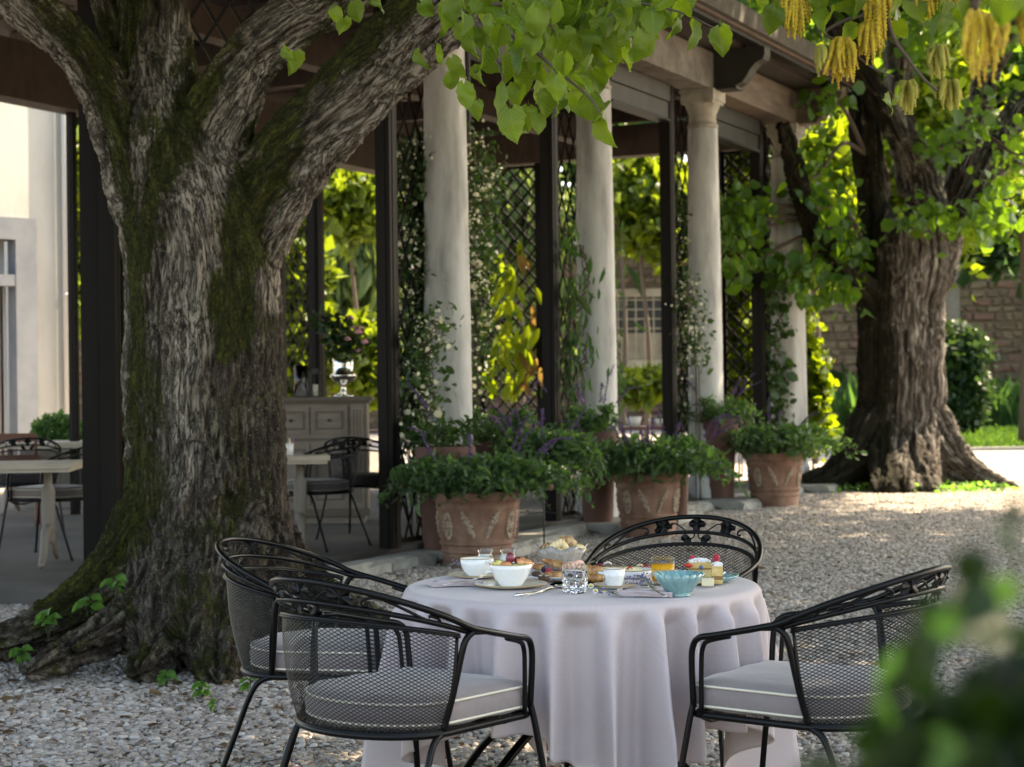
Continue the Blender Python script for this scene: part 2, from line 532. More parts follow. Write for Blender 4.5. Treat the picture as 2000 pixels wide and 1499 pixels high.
def ellipsoid(c, r, n, shell=.5):
    g = nr.normal(size=(n, 3)); g /= np.linalg.norm(g, axis=1)[:, None]
    q = nr.uniform(shell ** 3, 1, n) ** (1 / 3)
    return np.array(c) + g * q[:, None] * np.array(r)

LM = {}
LM['linden'] = leaf_mat('linden_leaf', (.024, .060, .006), (.085, .130, .012), (.24, .36, .012), .36, .42, veins=True)
LM['linden_crown'] = leaf_mat('linden_crown_leaf', (.02, .06, .012), (.05, .115, .02), (.16, .30, .02), .40)
LM['lime2'] = leaf_mat('second_tree_leaf', (.014, .052, .016), (.04, .11, .02), (.16, .30, .015), .38)
LM['bright'] = leaf_mat('sunlit_garden_leaf', (.028, .065, .008), (.06, .10, .012), (.19, .25, .014), .42)
LM['dark'] = leaf_mat('dark_evergreen_leaf', (.010, .026, .011), (.022, .05, .016), (.05, .10, .02), .25)
LM['weeping'] = leaf_mat('weeping_needles', (.045, .085, .035), (.085, .13, .045), (.20, .27, .05), .4)
LM['jasmine'] = leaf_mat('jasmine_leaf', (.018, .045, .018), (.045, .085, .028), (.07, .14, .02), .3, .3)
LM['sage'] = leaf_mat('sage_leaf', (.024, .055, .028), (.06, .11, .05), (.10, .22, .03), .35, .4)
LM['vine'] = leaf_mat('vine_leaf', (.04, .085, .010), (.08, .13, .015), (.24, .32, .012), .44)
LM['autumn'] = leaf_mat('reddish_vine_leaf', (.08, .05, .02), (.12, .08, .03), (.26, .16, .04), .45)
LM['grass'] = leaf_mat('grass_blade', (.03, .07, .012), (.06, .12, .02), (.10, .2, .02), .35)
LM['weed'] = leaf_mat('weed_leaf', (.05, .13, .025), (.10, .2, .04), (.2, .42, .05), .45)
LM['box'] = leaf_mat('box_leaf', (.025, .07, .025), (.06, .13, .04), (.14, .28, .05), .4)
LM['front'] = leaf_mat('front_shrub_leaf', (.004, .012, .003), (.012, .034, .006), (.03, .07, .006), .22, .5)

# lawn grass, long border grass along the wall
n = 26000
P = np.stack([nr.uniform(7.5, 17, n), 36.3 + nr.uniform(0, 1, n) ** 1.3 * 17, np.full(n, .03)], 1)
a, d, b = rot_rand(n); d = d * .45 + np.array([0, 0, 1.0]); d /= np.linalg.norm(d, axis=1)[:, None]
a = a - d * np.sum(a * d, 1)[:, None]; a /= np.linalg.norm(a, axis=1)[:, None]
g = leaf_cloud('grass', P, .09, LM['grass'], width=.25, frames=(a, d, np.cross(d, a))); tag(g, 'short green grass blades on the lawn')
n = 9000
P = np.stack([nr.uniform(9.5, 17, n), nr.uniform(52, 55, n), np.full(n, .05)], 1)
a, d, b = rot_rand(n); d = d * .35 + np.array([0, 0, 1.0]); d /= np.linalg.norm(d, axis=1)[:, None]
a = a - d * np.sum(a * d, 1)[:, None]; a /= np.linalg.norm(a, axis=1)[:, None]
g = leaf_cloud('long_grass', P, .75, LM['box'], width=.1, frames=(a, d, np.cross(d, a))); tag(g, 'tall ornamental grass growing along the foot of the garden wall')

# ------------------------------------------------------------------ garden wall
def garden_wall():
    Yw = 56.0
    root = thing('garden_wall', 'long brown rubble stone garden wall behind the lawn and the pergola', 'wall', (0, Yw, 0))
    sm = [mat('wall_stone_a', (.06, .04, .022), .9, col2=(.12, .08, .043), nscale=5, bump=.4, bscale=14, bdist=.03),
          mat('wall_stone_b', (.095, .064, .034), .9, col2=(.16, .112, .062), nscale=5, bump=.4, bscale=14, bdist=.03),
          mat('wall_stone_c', (.10, .05, .032), .9, col2=(.15, .08, .052), nscale=5, bump=.4, bscale=14, bdist=.03)]
    mort = mat('wall_mortar', (.085, .06, .037), .95, col2=(.12, .088, .056), nscale=2)
    mb = MB(); mb.box((-30, Yw, -.2), (32, Yw + .5, 5.6)); wbuild(mb, 'mortar_core', mort, root)
    rest = [MB(), MB(), MB()]
    z = 0.0; cells = []
    while z < 5.5:
        h = rnd.uniform(.16, .31)
        x = -28 + rnd.uniform(0, .4)
        while x < 31:
            w = rnd.uniform(.22, .72)
            cells.append((x, z, w, h)); x += w
        z += h
    ind = []
    proto = {}
    cells = [c for c in cells if not (2.9 < c[0] + c[2] / 2 < 5.1 and 1.55 < c[1] < 4.35)]
    key = lambda c: (0 if c[0] > 8.8 and c[0] < 17 else 1, abs(c[0] + c[2] / 2 - 12.5) if c[0] > 8.8 else 50 + abs(c[0] - 4))
    cells.sort(key=key)
    for k, (x, z, w, h) in enumerate(cells):
        g_ = .022; dep = rnd.uniform(.02, .09); j = lambda: rnd.uniform(-.038, .038)
        x0, x1, z0, z1 = x + g_, x + w - g_, z + g_, z + h - g_
        c = .04
        front = [(x0 + c + j(), Yw - dep, z0 + c + j()), (x1 - c + j(), Yw - dep + j() * .5, z0 + c + j()), (x1 - c + j(), Yw - dep, z1 - c + j()), (x0 + c + j(), Yw - dep + j() * .5, z1 - c + j())]
        back = [(x0, Yw + .01, z0), (x1, Yw + .01, z0), (x1, Yw + .01, z1), (x0, Yw + .01, z1)]
        V = back + front
        Fs = [(4, 5, 6, 7), (0, 1, 5, 4), (1, 2, 6, 5), (2, 3, 7, 6), (3, 0, 4, 7)]
        mi = rnd.choices((0, 1, 2), (5, 4, 2))[0]
        if k < 290:
            b_ = MB(); b_.raw([(p[0] - x, p[1] - Yw, p[2] - z) for p in V], Fs)
            b_.build('stone', sm[mi], root, smooth=False, loc=(x, 0, z))
        else: rest[mi].raw(V, Fs)
    for mi in range(3): stuff(wbuild(rest[mi], 'stonework', sm[mi], root))
    # grille window set in plaster
    cream = mat('old_plaster', (.27, .22, .15), .9, col2=(.36, .30, .21), nscale=2, bump=.3, bscale=12)
    mb = MB(); mb.box((2.95, Yw - .12, 1.7), (5.05, Yw + .02, 2.15)); mb.box((2.95, Yw - .10, 2.15), (3.18, Yw + .02, 4.3)); mb.box((4.62, Yw - .10, 2.15), (5.05, Yw + .02, 4.3)); mb.box((3.18, Yw - .10, 4.05), (4.62, Yw + .02, 4.3))
    wbuild(mb, 'plaster_surround', cream, root)
    wf = MB(); wf.box((3.18, Yw - .02, 2.15), (4.62, Yw - .005, 2.95)); wf = wbuild(wf, 'window', cream, root)
    v = MB(); v.box((3.18, Yw - .03, 2.95), (4.62, Yw - .012, 4.05)); v.build('opening', M['black_metal'], wf, smooth=False)
    for k in range(6):
        v = MB(); x = 3.22 + k * .27; v.box((x, Yw - .15, 2.15), (x + .035, Yw - .12, 4.05)); v.build('bar', cream, wf, smooth=False)
    for k in range(7):
        v = MB(); zz = 2.2 + k * .29; v.box((3.18, Yw - .12, zz), (4.62, Yw - .09, zz + .035)); v.build('bar', cream, wf, smooth=False)
    # buttress strip
    mb = MB(); mb.box((13.1, Yw - .35, 0), (13.55, Yw - .1, 4.9)); mb.box((12.95, Yw - .45, 0), (13.7, Yw - .1, 2.0))
    wbuild(mb, 'pilaster', mat('pilaster_stone', (.12, .10, .075), .9, col2=(.17, .145, .11), nscale=2, bump=.4, bscale=8, bdist=.02), root)
    mb = MB(); mb.box((-30, Yw - .12, 5.6), (32, Yw + .6, 5.75)); wbuild(mb, 'coping', M['edge_stone'], root)
    return root
garden_wall()

# ------------------------------------------------------------------ pergola
DS = Vector((.4364, .8998, 0)); DN = Vector((-.8998, .4364, 0))
C1 = Vector((-.52, 15.01, 0))
SP = 3.07
def PP(s, p, z=0.0):
    """s metres along the colonnade from the first visible column, p metres inwards, z up"""
    return C1 + DS * s + DN * p + Vector((0, 0, z))
PM = Matrix(((DS.x, DN.x, 0, C1.x), (DS.y, DN.y, 0, C1.y), (0, 0, 1, 0), (0, 0, 0, 1)))
SEND = 3 * SP          # last column
DEEP = 5.3
FZ = .10
def pergola():
    root = thing('pergola', 'long pergola of round stone columns, dark posts and lattice around a dining terrace', 'pergola', PP(0, 0))
    # floor (its own piece of the setting)
    fl = MB()
    crn = G(186, 1162, FZ)
    a = [tuple(crn), tuple(PP(SEND + .6, -.12, FZ)), tuple(PP(SEND + .6, 6.5, FZ)), tuple(PP(SEND - 4, 9, FZ)), tuple(crn + DN * 14)]
    a = [(x, y, FZ) for x, y, z in a]
    fl.raw(a + [(x, y, -.05) for x, y, z in a], [(0, 1, 2, 3, 4), (0, 5, 6, 1), (1, 6, 7, 2), (2, 7, 8, 3), (3, 8, 9, 4), (4, 9, 5, 0)])
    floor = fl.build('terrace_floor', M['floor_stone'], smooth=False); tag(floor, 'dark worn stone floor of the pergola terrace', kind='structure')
    # edge stones
    s = -2.6; k = 0
    while s < SEND + .5:
        w = rnd.uniform(.55, 1.1)
        near = min(abs(s + w / 2 - i * SP) for i in range(-1, 4))
        out = -.62 - rnd.uniform(0, .08) if near < .85 else -.34
        e = MB(); n = 7; V = []
        for t in range(n + 1):
            x = s + .01 + (w - .02) * t / n
            V += [PP(x, out + rnd.uniform(-.025, .025), rnd.uniform(.06, .09)), PP(x, out + .05, FZ + rnd.uniform(-.0, .012)), PP(x, -.12, FZ + .003), PP(x, out - .015 + rnd.uniform(-.03, .03), -.03)]
        Fs = []
        for t in range(n):
            o = t * 4; q = o + 4
            Fs += [(o + 3, q + 3, q, o), (o, q, q + 1, o + 1), (o + 1, q + 1, q + 2, o + 2)]
        Fs += [(0, 1, 2, 3), (n * 4 + 3, n * 4 + 2, n * 4 + 1, n * 4)]
        e.raw(V, Fs); e.build('edge_stone', M['edge_stone'], floor, smooth=False)
        s += w; k += 1
    # columns
    for i in range(0, 5):
        if i == 4: continue
        c = PP(i * SP, 0)
        prof = [(.205, FZ), (.205, FZ + .10), (.19, FZ + .14), (.198, FZ + .2), (.180, FZ + .24)]
        for t in range(25):
            u = t / 24; z = FZ + .24 + u * 3.86
            r = .180 - .030 * u ** 1.5
            if t in (9, 10, 16): r += .0012
            prof.append((r, z))
        col = MB(); col.lathe([(r * (1.28 if i == 3 else 1.1), z) for r, z in prof], 40, Matrix.Translation(c))
        sh = wbuild(col, 'column', M['column_stone'], root, smooth=True)
        cp = MB(); z0 = FZ + 4.1
        cprof = [(.150, z0), (.172, z0 + .015), (.172, z0 + .04), (.152, z0 + .055), (.150, z0 + .16), (.165, z0 + .19), (.178, z0 + .22), (.195, z0 + .265), (.19, z0 + .30), (.12, z0 + .305)]
        cp.lathe(cprof, 36, Matrix.Translation(c))
        cp.box((i * SP - .20, -.20, z0 + .30), (i * SP + .20, .20, z0 + .42), PM)
        cp.box((i * SP - .185, -.185, z0 + .268), (i * SP + .185, .185, z0 + .298), PM)
        o = cp.build('capital', M['capital_stone'], sh, smooth=False, auto=35)
    ZT = FZ + 4.1 + .42      # 4.62
    # architrave in lengths between columns, corbels, rafters, roof
    for i in range(-2, 3):
        e = MB(); e.box((i * SP + .02, -.17, ZT), ((i + 1) * SP - .02, .17, ZT + .40), PM)
        wbuild(e, 'architrave', M['beam_pale'] if i < 2 else M['beam'], root)
    e = MB(); e.box((SEND + .02, -.17, ZT), (SEND + .5, .17, ZT + .40), PM); wbuild(e, 'architrave', M['beam'], root)
    for i in range(-1, 4):
        # corbel: extruded ogee profile, pointing out to the courtyard (p negative)
        prof = [(.30, 0), (-.30, 0), (-.42, .015), (-.50, .05), (-.55, .11), (-.60, .19), (-.66, .25), (-.74, .285), (-.76, .33), (-.76, .42), (.30, .42)]
        n = len(prof); V = []
        for sx in (-.10, .10):
            for p, z in prof: V.append(PP(i * SP + sx, p, ZT + .004 + z))
        Fs = [tuple(range(n)), tuple(range(2 * n - 1, n - 1, -1))] + [(k, n + k, n + (k + 1) % n, (k + 1) % n) for k in range(n)]
        e = MB(); e.raw(V, Fs)
        e.box((i * SP - .125, -.44, ZT - .012), (i * SP + .125, .3, ZT + .012), PM)
        cb = wbuild(e, 'corbel', M['dark_frame_worn'] if i % 2 == 0 else M['beam'], root)
    for i in range(-6, 7):
        s_ = i * SP / 2
        if s_ > SEND + .3: continue
        e = MB(); e.box((s_ - .07, .3, ZT + .20), (s_ + .07, DEEP + .5, ZT + .42), PM)
        wbuild(e, 'rafter', M['rafter'], root)
    # back beams and end beam
    e = MB(); e.box((-10.2, DEEP - .15, 4.23), (SEND + .15, DEEP + .15, 4.81), PM); wbuild(e, 'back_beam', M['rafter'], root)
    e = MB(); e.box((SEND + .16, .2, 4.40), (SEND + .42, DEEP - .17, 4.81), PM); wbuild(e, 'end_beam', M['rafter'], root)
    e = MB(); e.box((-10.2, 2.5, 4.5), (SEND, 2.7, 4.80), PM); wbuild(e, 'middle_beam', M['rafter'], root)
    # ceiling boards and roof
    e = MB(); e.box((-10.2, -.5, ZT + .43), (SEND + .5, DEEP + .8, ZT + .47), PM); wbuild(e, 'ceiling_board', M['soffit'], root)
    e = MB(); e.box((-10.2, -.78, ZT + .47), (SEND + .62, DEEP + 1, ZT + .50), PM); wbuild(e, 'soffit_tiles', M['terracotta_edge'], root)
    e = MB(); e.box((-10.2, -.84, ZT + .504), (SEND + .68, DEEP + 1.06, ZT + .70), PM); wbuild(e, 'roof', M['roof_edge'], root)
    e = MB(); e.box((-10.2, -.74, ZT + .425), (SEND + .5, -.60, ZT + .468), PM); wbuild(e, 'eaves_batten', M['dark_frame'], root)
    return root
perg = pergola()

def post(a, z0, z1, w, d, ang_along=True, m='dark_frame', name='post'):
    """dark metal post, a = (s, p) centre; w along the colonnade, d across"""
    e = MB(); s, p = a
    e.box((s - w / 2, p - d / 2, z0), (s + w / 2, p + d / 2, z1), PM)
    # raised edge strips
    e.box((s - w / 2 - .006, p - d * .18, z0), (s - w / 2 + .002, p + d * .18, z1), PM)
    e.box((s - w * .18, p - d / 2 - .006, z0), (s + w * .18, p - d / 2 + .002, z1), PM)
    return wbuild(e, name, M[m], perg)

def lattice(q0, q1, z0, z1, cell=.20, slope=1.35, th=.022, m='dark_frame'):
    """diamond lattice between plan points q0 and q1 (world xy), each strip its own mesh"""
    q0 = Vector(q0); q1 = Vector(q1); ex = (q1 - q0); w = ex.length; ex.normalize(); h = z1 - z0
    nx = Vector((-ex.y, ex.x, 0))
    fr = MB()
    for a_, b_, c_, d_ in ((0, .03, 0, h), (w - .03, w, 0, h), (.03, w - .03, 0, .04), (.03, w - .03, h - .04, h)):
        V = []
        for yy in (-.015, .015):
            for xx, zz in ((a_, c_), (b_, c_), (b_, d_), (a_, d_)):
                V.append(q0 + ex * xx + nx * yy + Vector((0, 0, z0 + zz)))
        fr.raw(V, [(0, 1, 2, 3), (7, 6, 5, 4), (0, 4, 5, 1), (1, 5, 6, 2), (2, 6, 7, 3), (3, 7, 4, 0)])
    pn = wbuild(fr, 'lattice_panel', M[m], perg)
    for sg in (1, -1):
        k = -40
        while k < 80:
            c = k * cell * 1.0
            # line x = c + sg * z / slope
            pts = []
            za, zb = 0.0, h
            if sg > 0: za, zb = max(0, -c * slope), min(h, (w - c) * slope)
            else: za, zb = max(0, (c - w) * slope), min(h, c * slope)
            if zb - za > .05:
                A = Vector((c + sg * za / slope, za)); B = Vector((c + sg * zb / slope, zb))
                dr = (B - A).normalized(); nn = Vector((-dr.y, dr.x)) * th / 2
                V = []
                for yy in ((-.012, -.002) if sg > 0 else (.002, .012)):
                    for q in (A - nn, B - nn, B + nn, A + nn):
                        V.append(q0 + ex * q.x + nx * yy + Vector((0, 0, z0 + q.y)))
                e = MB(); e.raw(V, [(3, 2, 1, 0), (4, 5, 6, 7), (0, 1, 5, 4), (1, 2, 6, 5), (2, 3, 7, 6), (3, 0, 4, 7)])
                e.build('lattice_strip', M[m], pn, smooth=False)
            k += 1
    return pn
pw = .11
for i in range(0, 4):
    s0, s1 = i * SP - .68, i * SP + .66
    post((s0, .17), FZ, 4.60, .12, .13)
    post((s1, .17), FZ, 4.60, .06, .11, m='dark_frame_worn' if i else 'dark_frame')
    lattice(PP(s0 + .07, .20), PP(s1 - .04, .20), FZ + .02, 4.58, cell=.19, slope=1.9)
# corner post behind the big tree and its lattice
q = W(204, 1135, 12.2); qs = (q - C1).dot(DS); qp = (q - C1).dot(DN)
e = MB(); e.box((q.x - .115, q.y - .09, FZ), (q.x + .0, q.y + .09, 4.62)); e.box((q.x + .006, q.y - .11, FZ), (q.x + .115, q.y + .09, 4.60)); wbuild(e, 'post', M['dark_frame'], perg)
lattice(Vector((q.x + .13, q.y + .02, 0)), Vector((q.x + .95, q.y + .55, 0)), FZ + .02, 4.5, cell=.2, slope=1.5)
# back row
def back_s(px):
    k = 7.8 + DEEP * 1.111
    Y = k / (.485 - (px - 1000) / 3600); X = -k + .485 * Y
    return (Vector((X, Y, 0)) - C1).dot(DS)
for px in (145, 545, 622, 835):
    post((back_s(px), DEEP), FZ, 4.3, .14 if px != 145 else .07, .14 if px != 145 else .08)
lattice(PP(back_s(552) + .07, DEEP + .02), PP(back_s(610) - .02, DEEP + .02), FZ + .02, 4.2, cell=.2, slope=1.2)
for p0, p1 in ((3.55, 4.55), (.40, 1.02)):
    for p in (p0, p1): post((SEND + .28, p), FZ, 4.42, .12, .13)
    lattice(PP(SEND + .30, p1 - .07), PP(SEND + .30, p0 + .07), FZ + .5, 4.38, cell=.21, slope=1.05, th=.03)
# roller blind boxes between the frames
for i in range(0, 3):
    s0, s1 = i * SP + .70, (i + 1) * SP - .75
    bx = MB(); bx.box((s0, .10, 4.42), (s1, .24, 4.60), PM); bxo = wbuild(bx, 'blind_box', M['dark_frame_worn'], perg)
    bx = MB(); bx.box((s0, .12, 4.23), (s1, .22, 4.41), PM); bx.build('blind_slat', M['dark_frame_worn'], bxo, smooth=False)
    bx = MB(); bx.box((s0, .09, 4.20), (s1, .25, 4.227), PM); bx.build('bottom_rail', M['dark_frame'], bxo, smooth=False)

# ------------------------------------------------------------------ house on the left
def house():
    c = W(140, 800, 27.0); c.z = 0
    e = Vector((-.72, -.69, 0)).normalized(); nrm = Vector((e.y, -e.x, 0))
    if nrm.y > 0: nrm = -nrm
    root = thing('villa', 'cream plastered villa with grey stone window surround at the left edge', 'house', tuple(c))
    HM = Matrix(((e.x, nrm.x, 0, c.x), (e.y, nrm.y, 0, c.y), (0, 0, 1, 0), (0, 0, 0, 1)))
    def on(px, py):      # wall-plane coordinates of a pixel
        d = ray(px, py); o = Vector((0, 0, CAMH))
        t = (c - o).dot(nrm) / d.dot(nrm); p = o + d * t
        return (p - c).dot(e), p.z
    u1, zt = on(68, 428); u1b, zb = on(72, 812)
    u2 = u1 + 2.1; f_ = .33
    zin = on(50, 470)[1]; z2 = on(50, 538)[1]; z3 = on(50, 560)[1]
    zb = FZ
    b = MB()
    b.box((0, -.35, 0), (u1 + f_ * .5, 0, 10), HM); b.box((u1 + f_ * .5, -.35, zin), (u2 - f_ * .5, 0, 10), HM); b.box((u2 - f_ * .5, -.35, 0), (8, 0, 10), HM)
    wbuild(b, 'wall', M['plaster'], root)
    b = MB(); b.box((-.03, -.352, 0), (.0, .02, 10), HM); b.box((0, .003, 0), (.12, .02, 10), HM); wbuild(b, 'corner_strip', M['white_wood'], root)
    b = MB()
    b.box((u1, -.2, zb), (u1 + f_, .04, zt), HM); b.box((u2 - f_, -.2, zb), (u2, .04, zt), HM)
    b.box((u1 + f_, -.2, zin), (u2 - f_, .04, zt), HM); b.box((u1 + f_, -.2, z3), (u2 - f_, .035, z2), HM)
    w = wbuild(b, 'window', M['window_stone'], root)
    b = MB(); b.box((u1 + f_, -.33, z2), (u2 - f_, -.30, zin), HM); b.build('pane', M['pane'], w, smooth=False)
    b = MB(); b.box((u1 + f_ + .4, -.33, zb), (u2 - f_, -.30, z3), HM); b.build('pane', M['pane'], w, smooth=False)
    b = MB(); b.box((u1 + f_ + .28, -.30, zb), (u1 + f_ + .36, -.24, z3), HM); b.box((u1 + f_ + .5, -.30, zb), (u1 + f_ + .57, -.25, z3), HM); b.box((u1 + f_ + .02, -.30, z2), (u1 + f_ + .08, -.26, zin), HM)
    b.box((u1 + f_, -.3, zb), (u1 + f_ + .03, -.26, z3), HM)
    b.build('frame', M['white_wood'], w, smooth=False)
    b = MB()
    V = []; n = 24
    for k in range(n + 1):
        x = u1 + f_ + .04 + k / n * .5
        y = -.36 + .02 * math.sin(k * 1.9)
        V += [HM @ Vector((x, y, zb)), HM @ Vector((x, y, z3))]
    b.raw(V, [(2 * k, 2 * k + 2, 2 * k + 3, 2 * k + 1) for k in range(n)])
    b.build('curtain', M['curtain'], w, smooth=True)
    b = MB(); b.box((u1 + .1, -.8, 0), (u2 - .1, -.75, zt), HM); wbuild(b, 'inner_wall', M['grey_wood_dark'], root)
    b = MB(); b.tube([HM @ Vector((.11, .07, z)) for z in (.1, 9.9)], .045, 10); dp = wbuild(b, 'downpipe', M['white_wood'], root, smooth=True)
    b = MB(); b.tube([HM @ Vector((.11, .07, z)) for z in (2.75, 2.80)], .056, 10); b.build('bracket', M['white_wood'], dp)
    b = MB(); b.box((0, -6, 0), (.003, -.36, 10), HM); wbuild(b, 'side_wall', M['plaster'], root)
    return root
villa = house()
# ------------------------------------------------------------------ trees with modelled trunks
def skeleton_tree(name, chains, voxel, bark_amp, root, kf=15.0, kl=2.6, moss_fn=None, material=None, flute=.03, smooth=3, damp_top=2.4, damp_fn=None, lit_fn=None):
    """chains: lists of (x, y, z, radius). Tubes are fused by a voxel remesh, then displaced with furrowed bark."""
    mb = MB(); fine = []
    for ch in chains:
        P = catmull([c[:3] for c in ch], 6); rr = []
        for i in range(len(ch) - 1):
            for k in range(6): rr.append(ch[i][3] + (ch[i + 1][3] - ch[i][3]) * k / 6)
        rr.append(ch[-1][3])
        mb.tube(P, rr, 18)
        # parallel-transported frame
        L = 0.0; e = None
        for i, p in enumerate(P):
            T = (P[min(i + 1, len(P) - 1)] - P[max(i - 1, 0)]).normalized()
            if e is None: e = Vector((1, 0, 0)) if abs(T.x) < .9 else Vector((0, 1, 0))
            e = (e - T * e.dot(T)).normalized()
            if i: L += (p - P[i - 1]).length
            fine.append((p, T, e.copy(), T.cross(e), rr[i], L + p.z * 0))
    me = bpy.data.meshes.new('skeleton'); me.from_pydata(mb.v, [], mb.f); me.update()
    tmp = bpy.data.objects.new('skeleton', me); COL.objects.link(tmp)
    md = tmp.modifiers.new('r', 'REMESH'); md.mode = 'VOXEL'; md.voxel_size = voxel; md.adaptivity = 0
    dg = bpy.context.evaluated_depsgraph_get()
    ev = tmp.evaluated_get(dg); em = ev.to_mesh()
    n = len(em.vertices); V = np.empty(n * 3, np.float32); em.vertices.foreach_get('co', V); V = V.reshape(-1, 3).astype(float)
    nf = len(em.polygons); Fq = np.empty(len(em.loops), np.int32); em.loops.foreach_get('vertex_index', Fq)
    lt = np.empty(nf, np.int32); em.polygons.foreach_get('loop_total', lt)
    ev.to_mesh_clear()
    bpy.data.objects.remove(tmp); bpy.data.meshes.remove(me)
    assert (lt == 4).all()
    Fq = Fq.reshape(-1, 4)
    E = np.concatenate([Fq[:, [0, 1]], Fq[:, [1, 2]], Fq[:, [2, 3]], Fq[:, [3, 0]]])
    def relax(V, it):
        for _ in range(it):
            S = np.zeros_like(V); C = np.zeros(n)
            for c in range(3):
                S[:, c] = np.bincount(E[:, 0], V[E[:, 1], c], n) + np.bincount(E[:, 1], V[E[:, 0], c], n)
            C = np.bincount(E[:, 0], minlength=n) + np.bincount(E[:, 1], minlength=n)
            V = V * .3 + .7 * S / np.maximum(C, 1)[:, None]
        return V
    def normals(V):
        fn = np.cross(V[Fq[:, 2]] - V[Fq[:, 0]], V[Fq[:, 3]] - V[Fq[:, 1]])
        N = np.zeros_like(V)
        for k in range(4):
            for c in range(3): N[:, c] += np.bincount(Fq[:, k], fn[:, c], n)
        return N / np.maximum(np.linalg.norm(N, axis=1), 1e-12)[:, None]
    V = relax(V, smooth * 4)
    N = normals(V)
    SPt = np.array([tuple(f[0]) for f in fine]); ST = np.array([tuple(f[1]) for f in fine]); S1 = np.array([tuple(f[2]) for f in fine]); S2 = np.array([tuple(f[3]) for f in fine])
    SR = np.array([f[4] for f in fine]); SL = np.array([f[5] for f in fine])
    idx = np.empty(n, int)
    for a in range(0, n, 20000):
        b = V[a:a + 20000]
        D = np.linalg.norm(b[:, None, :] - SPt[None], axis=2) / SR[None]
        idx[a:a + 20000] = D.argmin(1)
    off = V - SPt[idx]; la = np.sum(off * ST[idx], 1); l = SL[idx] + la
    o1 = np.sum(off * S1[idx], 1); o2 = np.sum(off * S2[idx], 1)
    rad = np.maximum(np.hypot(o1, o2), 1e-5)
    # angle-based furrow coordinates scaled by a slowly varying radius keep ridges running along the limb
    q = np.stack([o1 / rad * np.minimum(SR[idx], .5) * kf, o2 / rad * np.minimum(SR[idx], .5) * kf, l * kl], 1)
    q += (fbm(V * 2.1, 2)[:, None]) * .9
    h1 = 1 - np.abs(pnoise(q)) * 2.4
    h2 = 1 - np.abs(pnoise(q * np.array([2.0, 2.0, 2.8]) + 31.7)) * 2.2
    h1 = h1 * (.65 + .35 * np.clip(fbm(V * 3.1 + 3, 2) + .6, 0, 1.4))
    big = fbm(np.stack([o1 / rad * 1.6, o2 / rad * 1.6, l * .45], 1) + 5.0, 2)
    lump = fbm(V * 3.2 + 9, 3)
    H = .62 * h1 + .38 * h2
    V = V + N * (flute * big + .35 * flute * lump + bark_amp * (H - .5) + bark_amp * .25 * pnoise(V * 45))[:, None]
    V[:, 2] = np.maximum(V[:, 2], -.12)
    keep = V
    me = mesh_np(name, keep - np.array(tuple(root.location)), Fq)
    N2 = normals(V)
    attr(me, 'bark', np.clip(H, 0, 1))
    dz = np.clip((damp_top - V[:, 2]) / (damp_top * .8), 0, 1) * .55
    attr(me, 'damp', np.clip(np.maximum(dz, damp_fn(V)) if damp_fn else dz, 0, 1))
    attr(me, 'dry', np.clip(lit_fn(V), 0, 1) if lit_fn else np.zeros(n))  # mask of light put into the bark colour
    attr(me, 'bc', np.stack([q[:, 0], q[:, 1], q[:, 2]], 1), 'FLOAT_VECTOR')
    attr(me, 'moss', np.clip(moss_fn(V, N2, H) if moss_fn else np.zeros(n), 0, 1))
    return link_mesh(name, me, material, root, smooth=True)

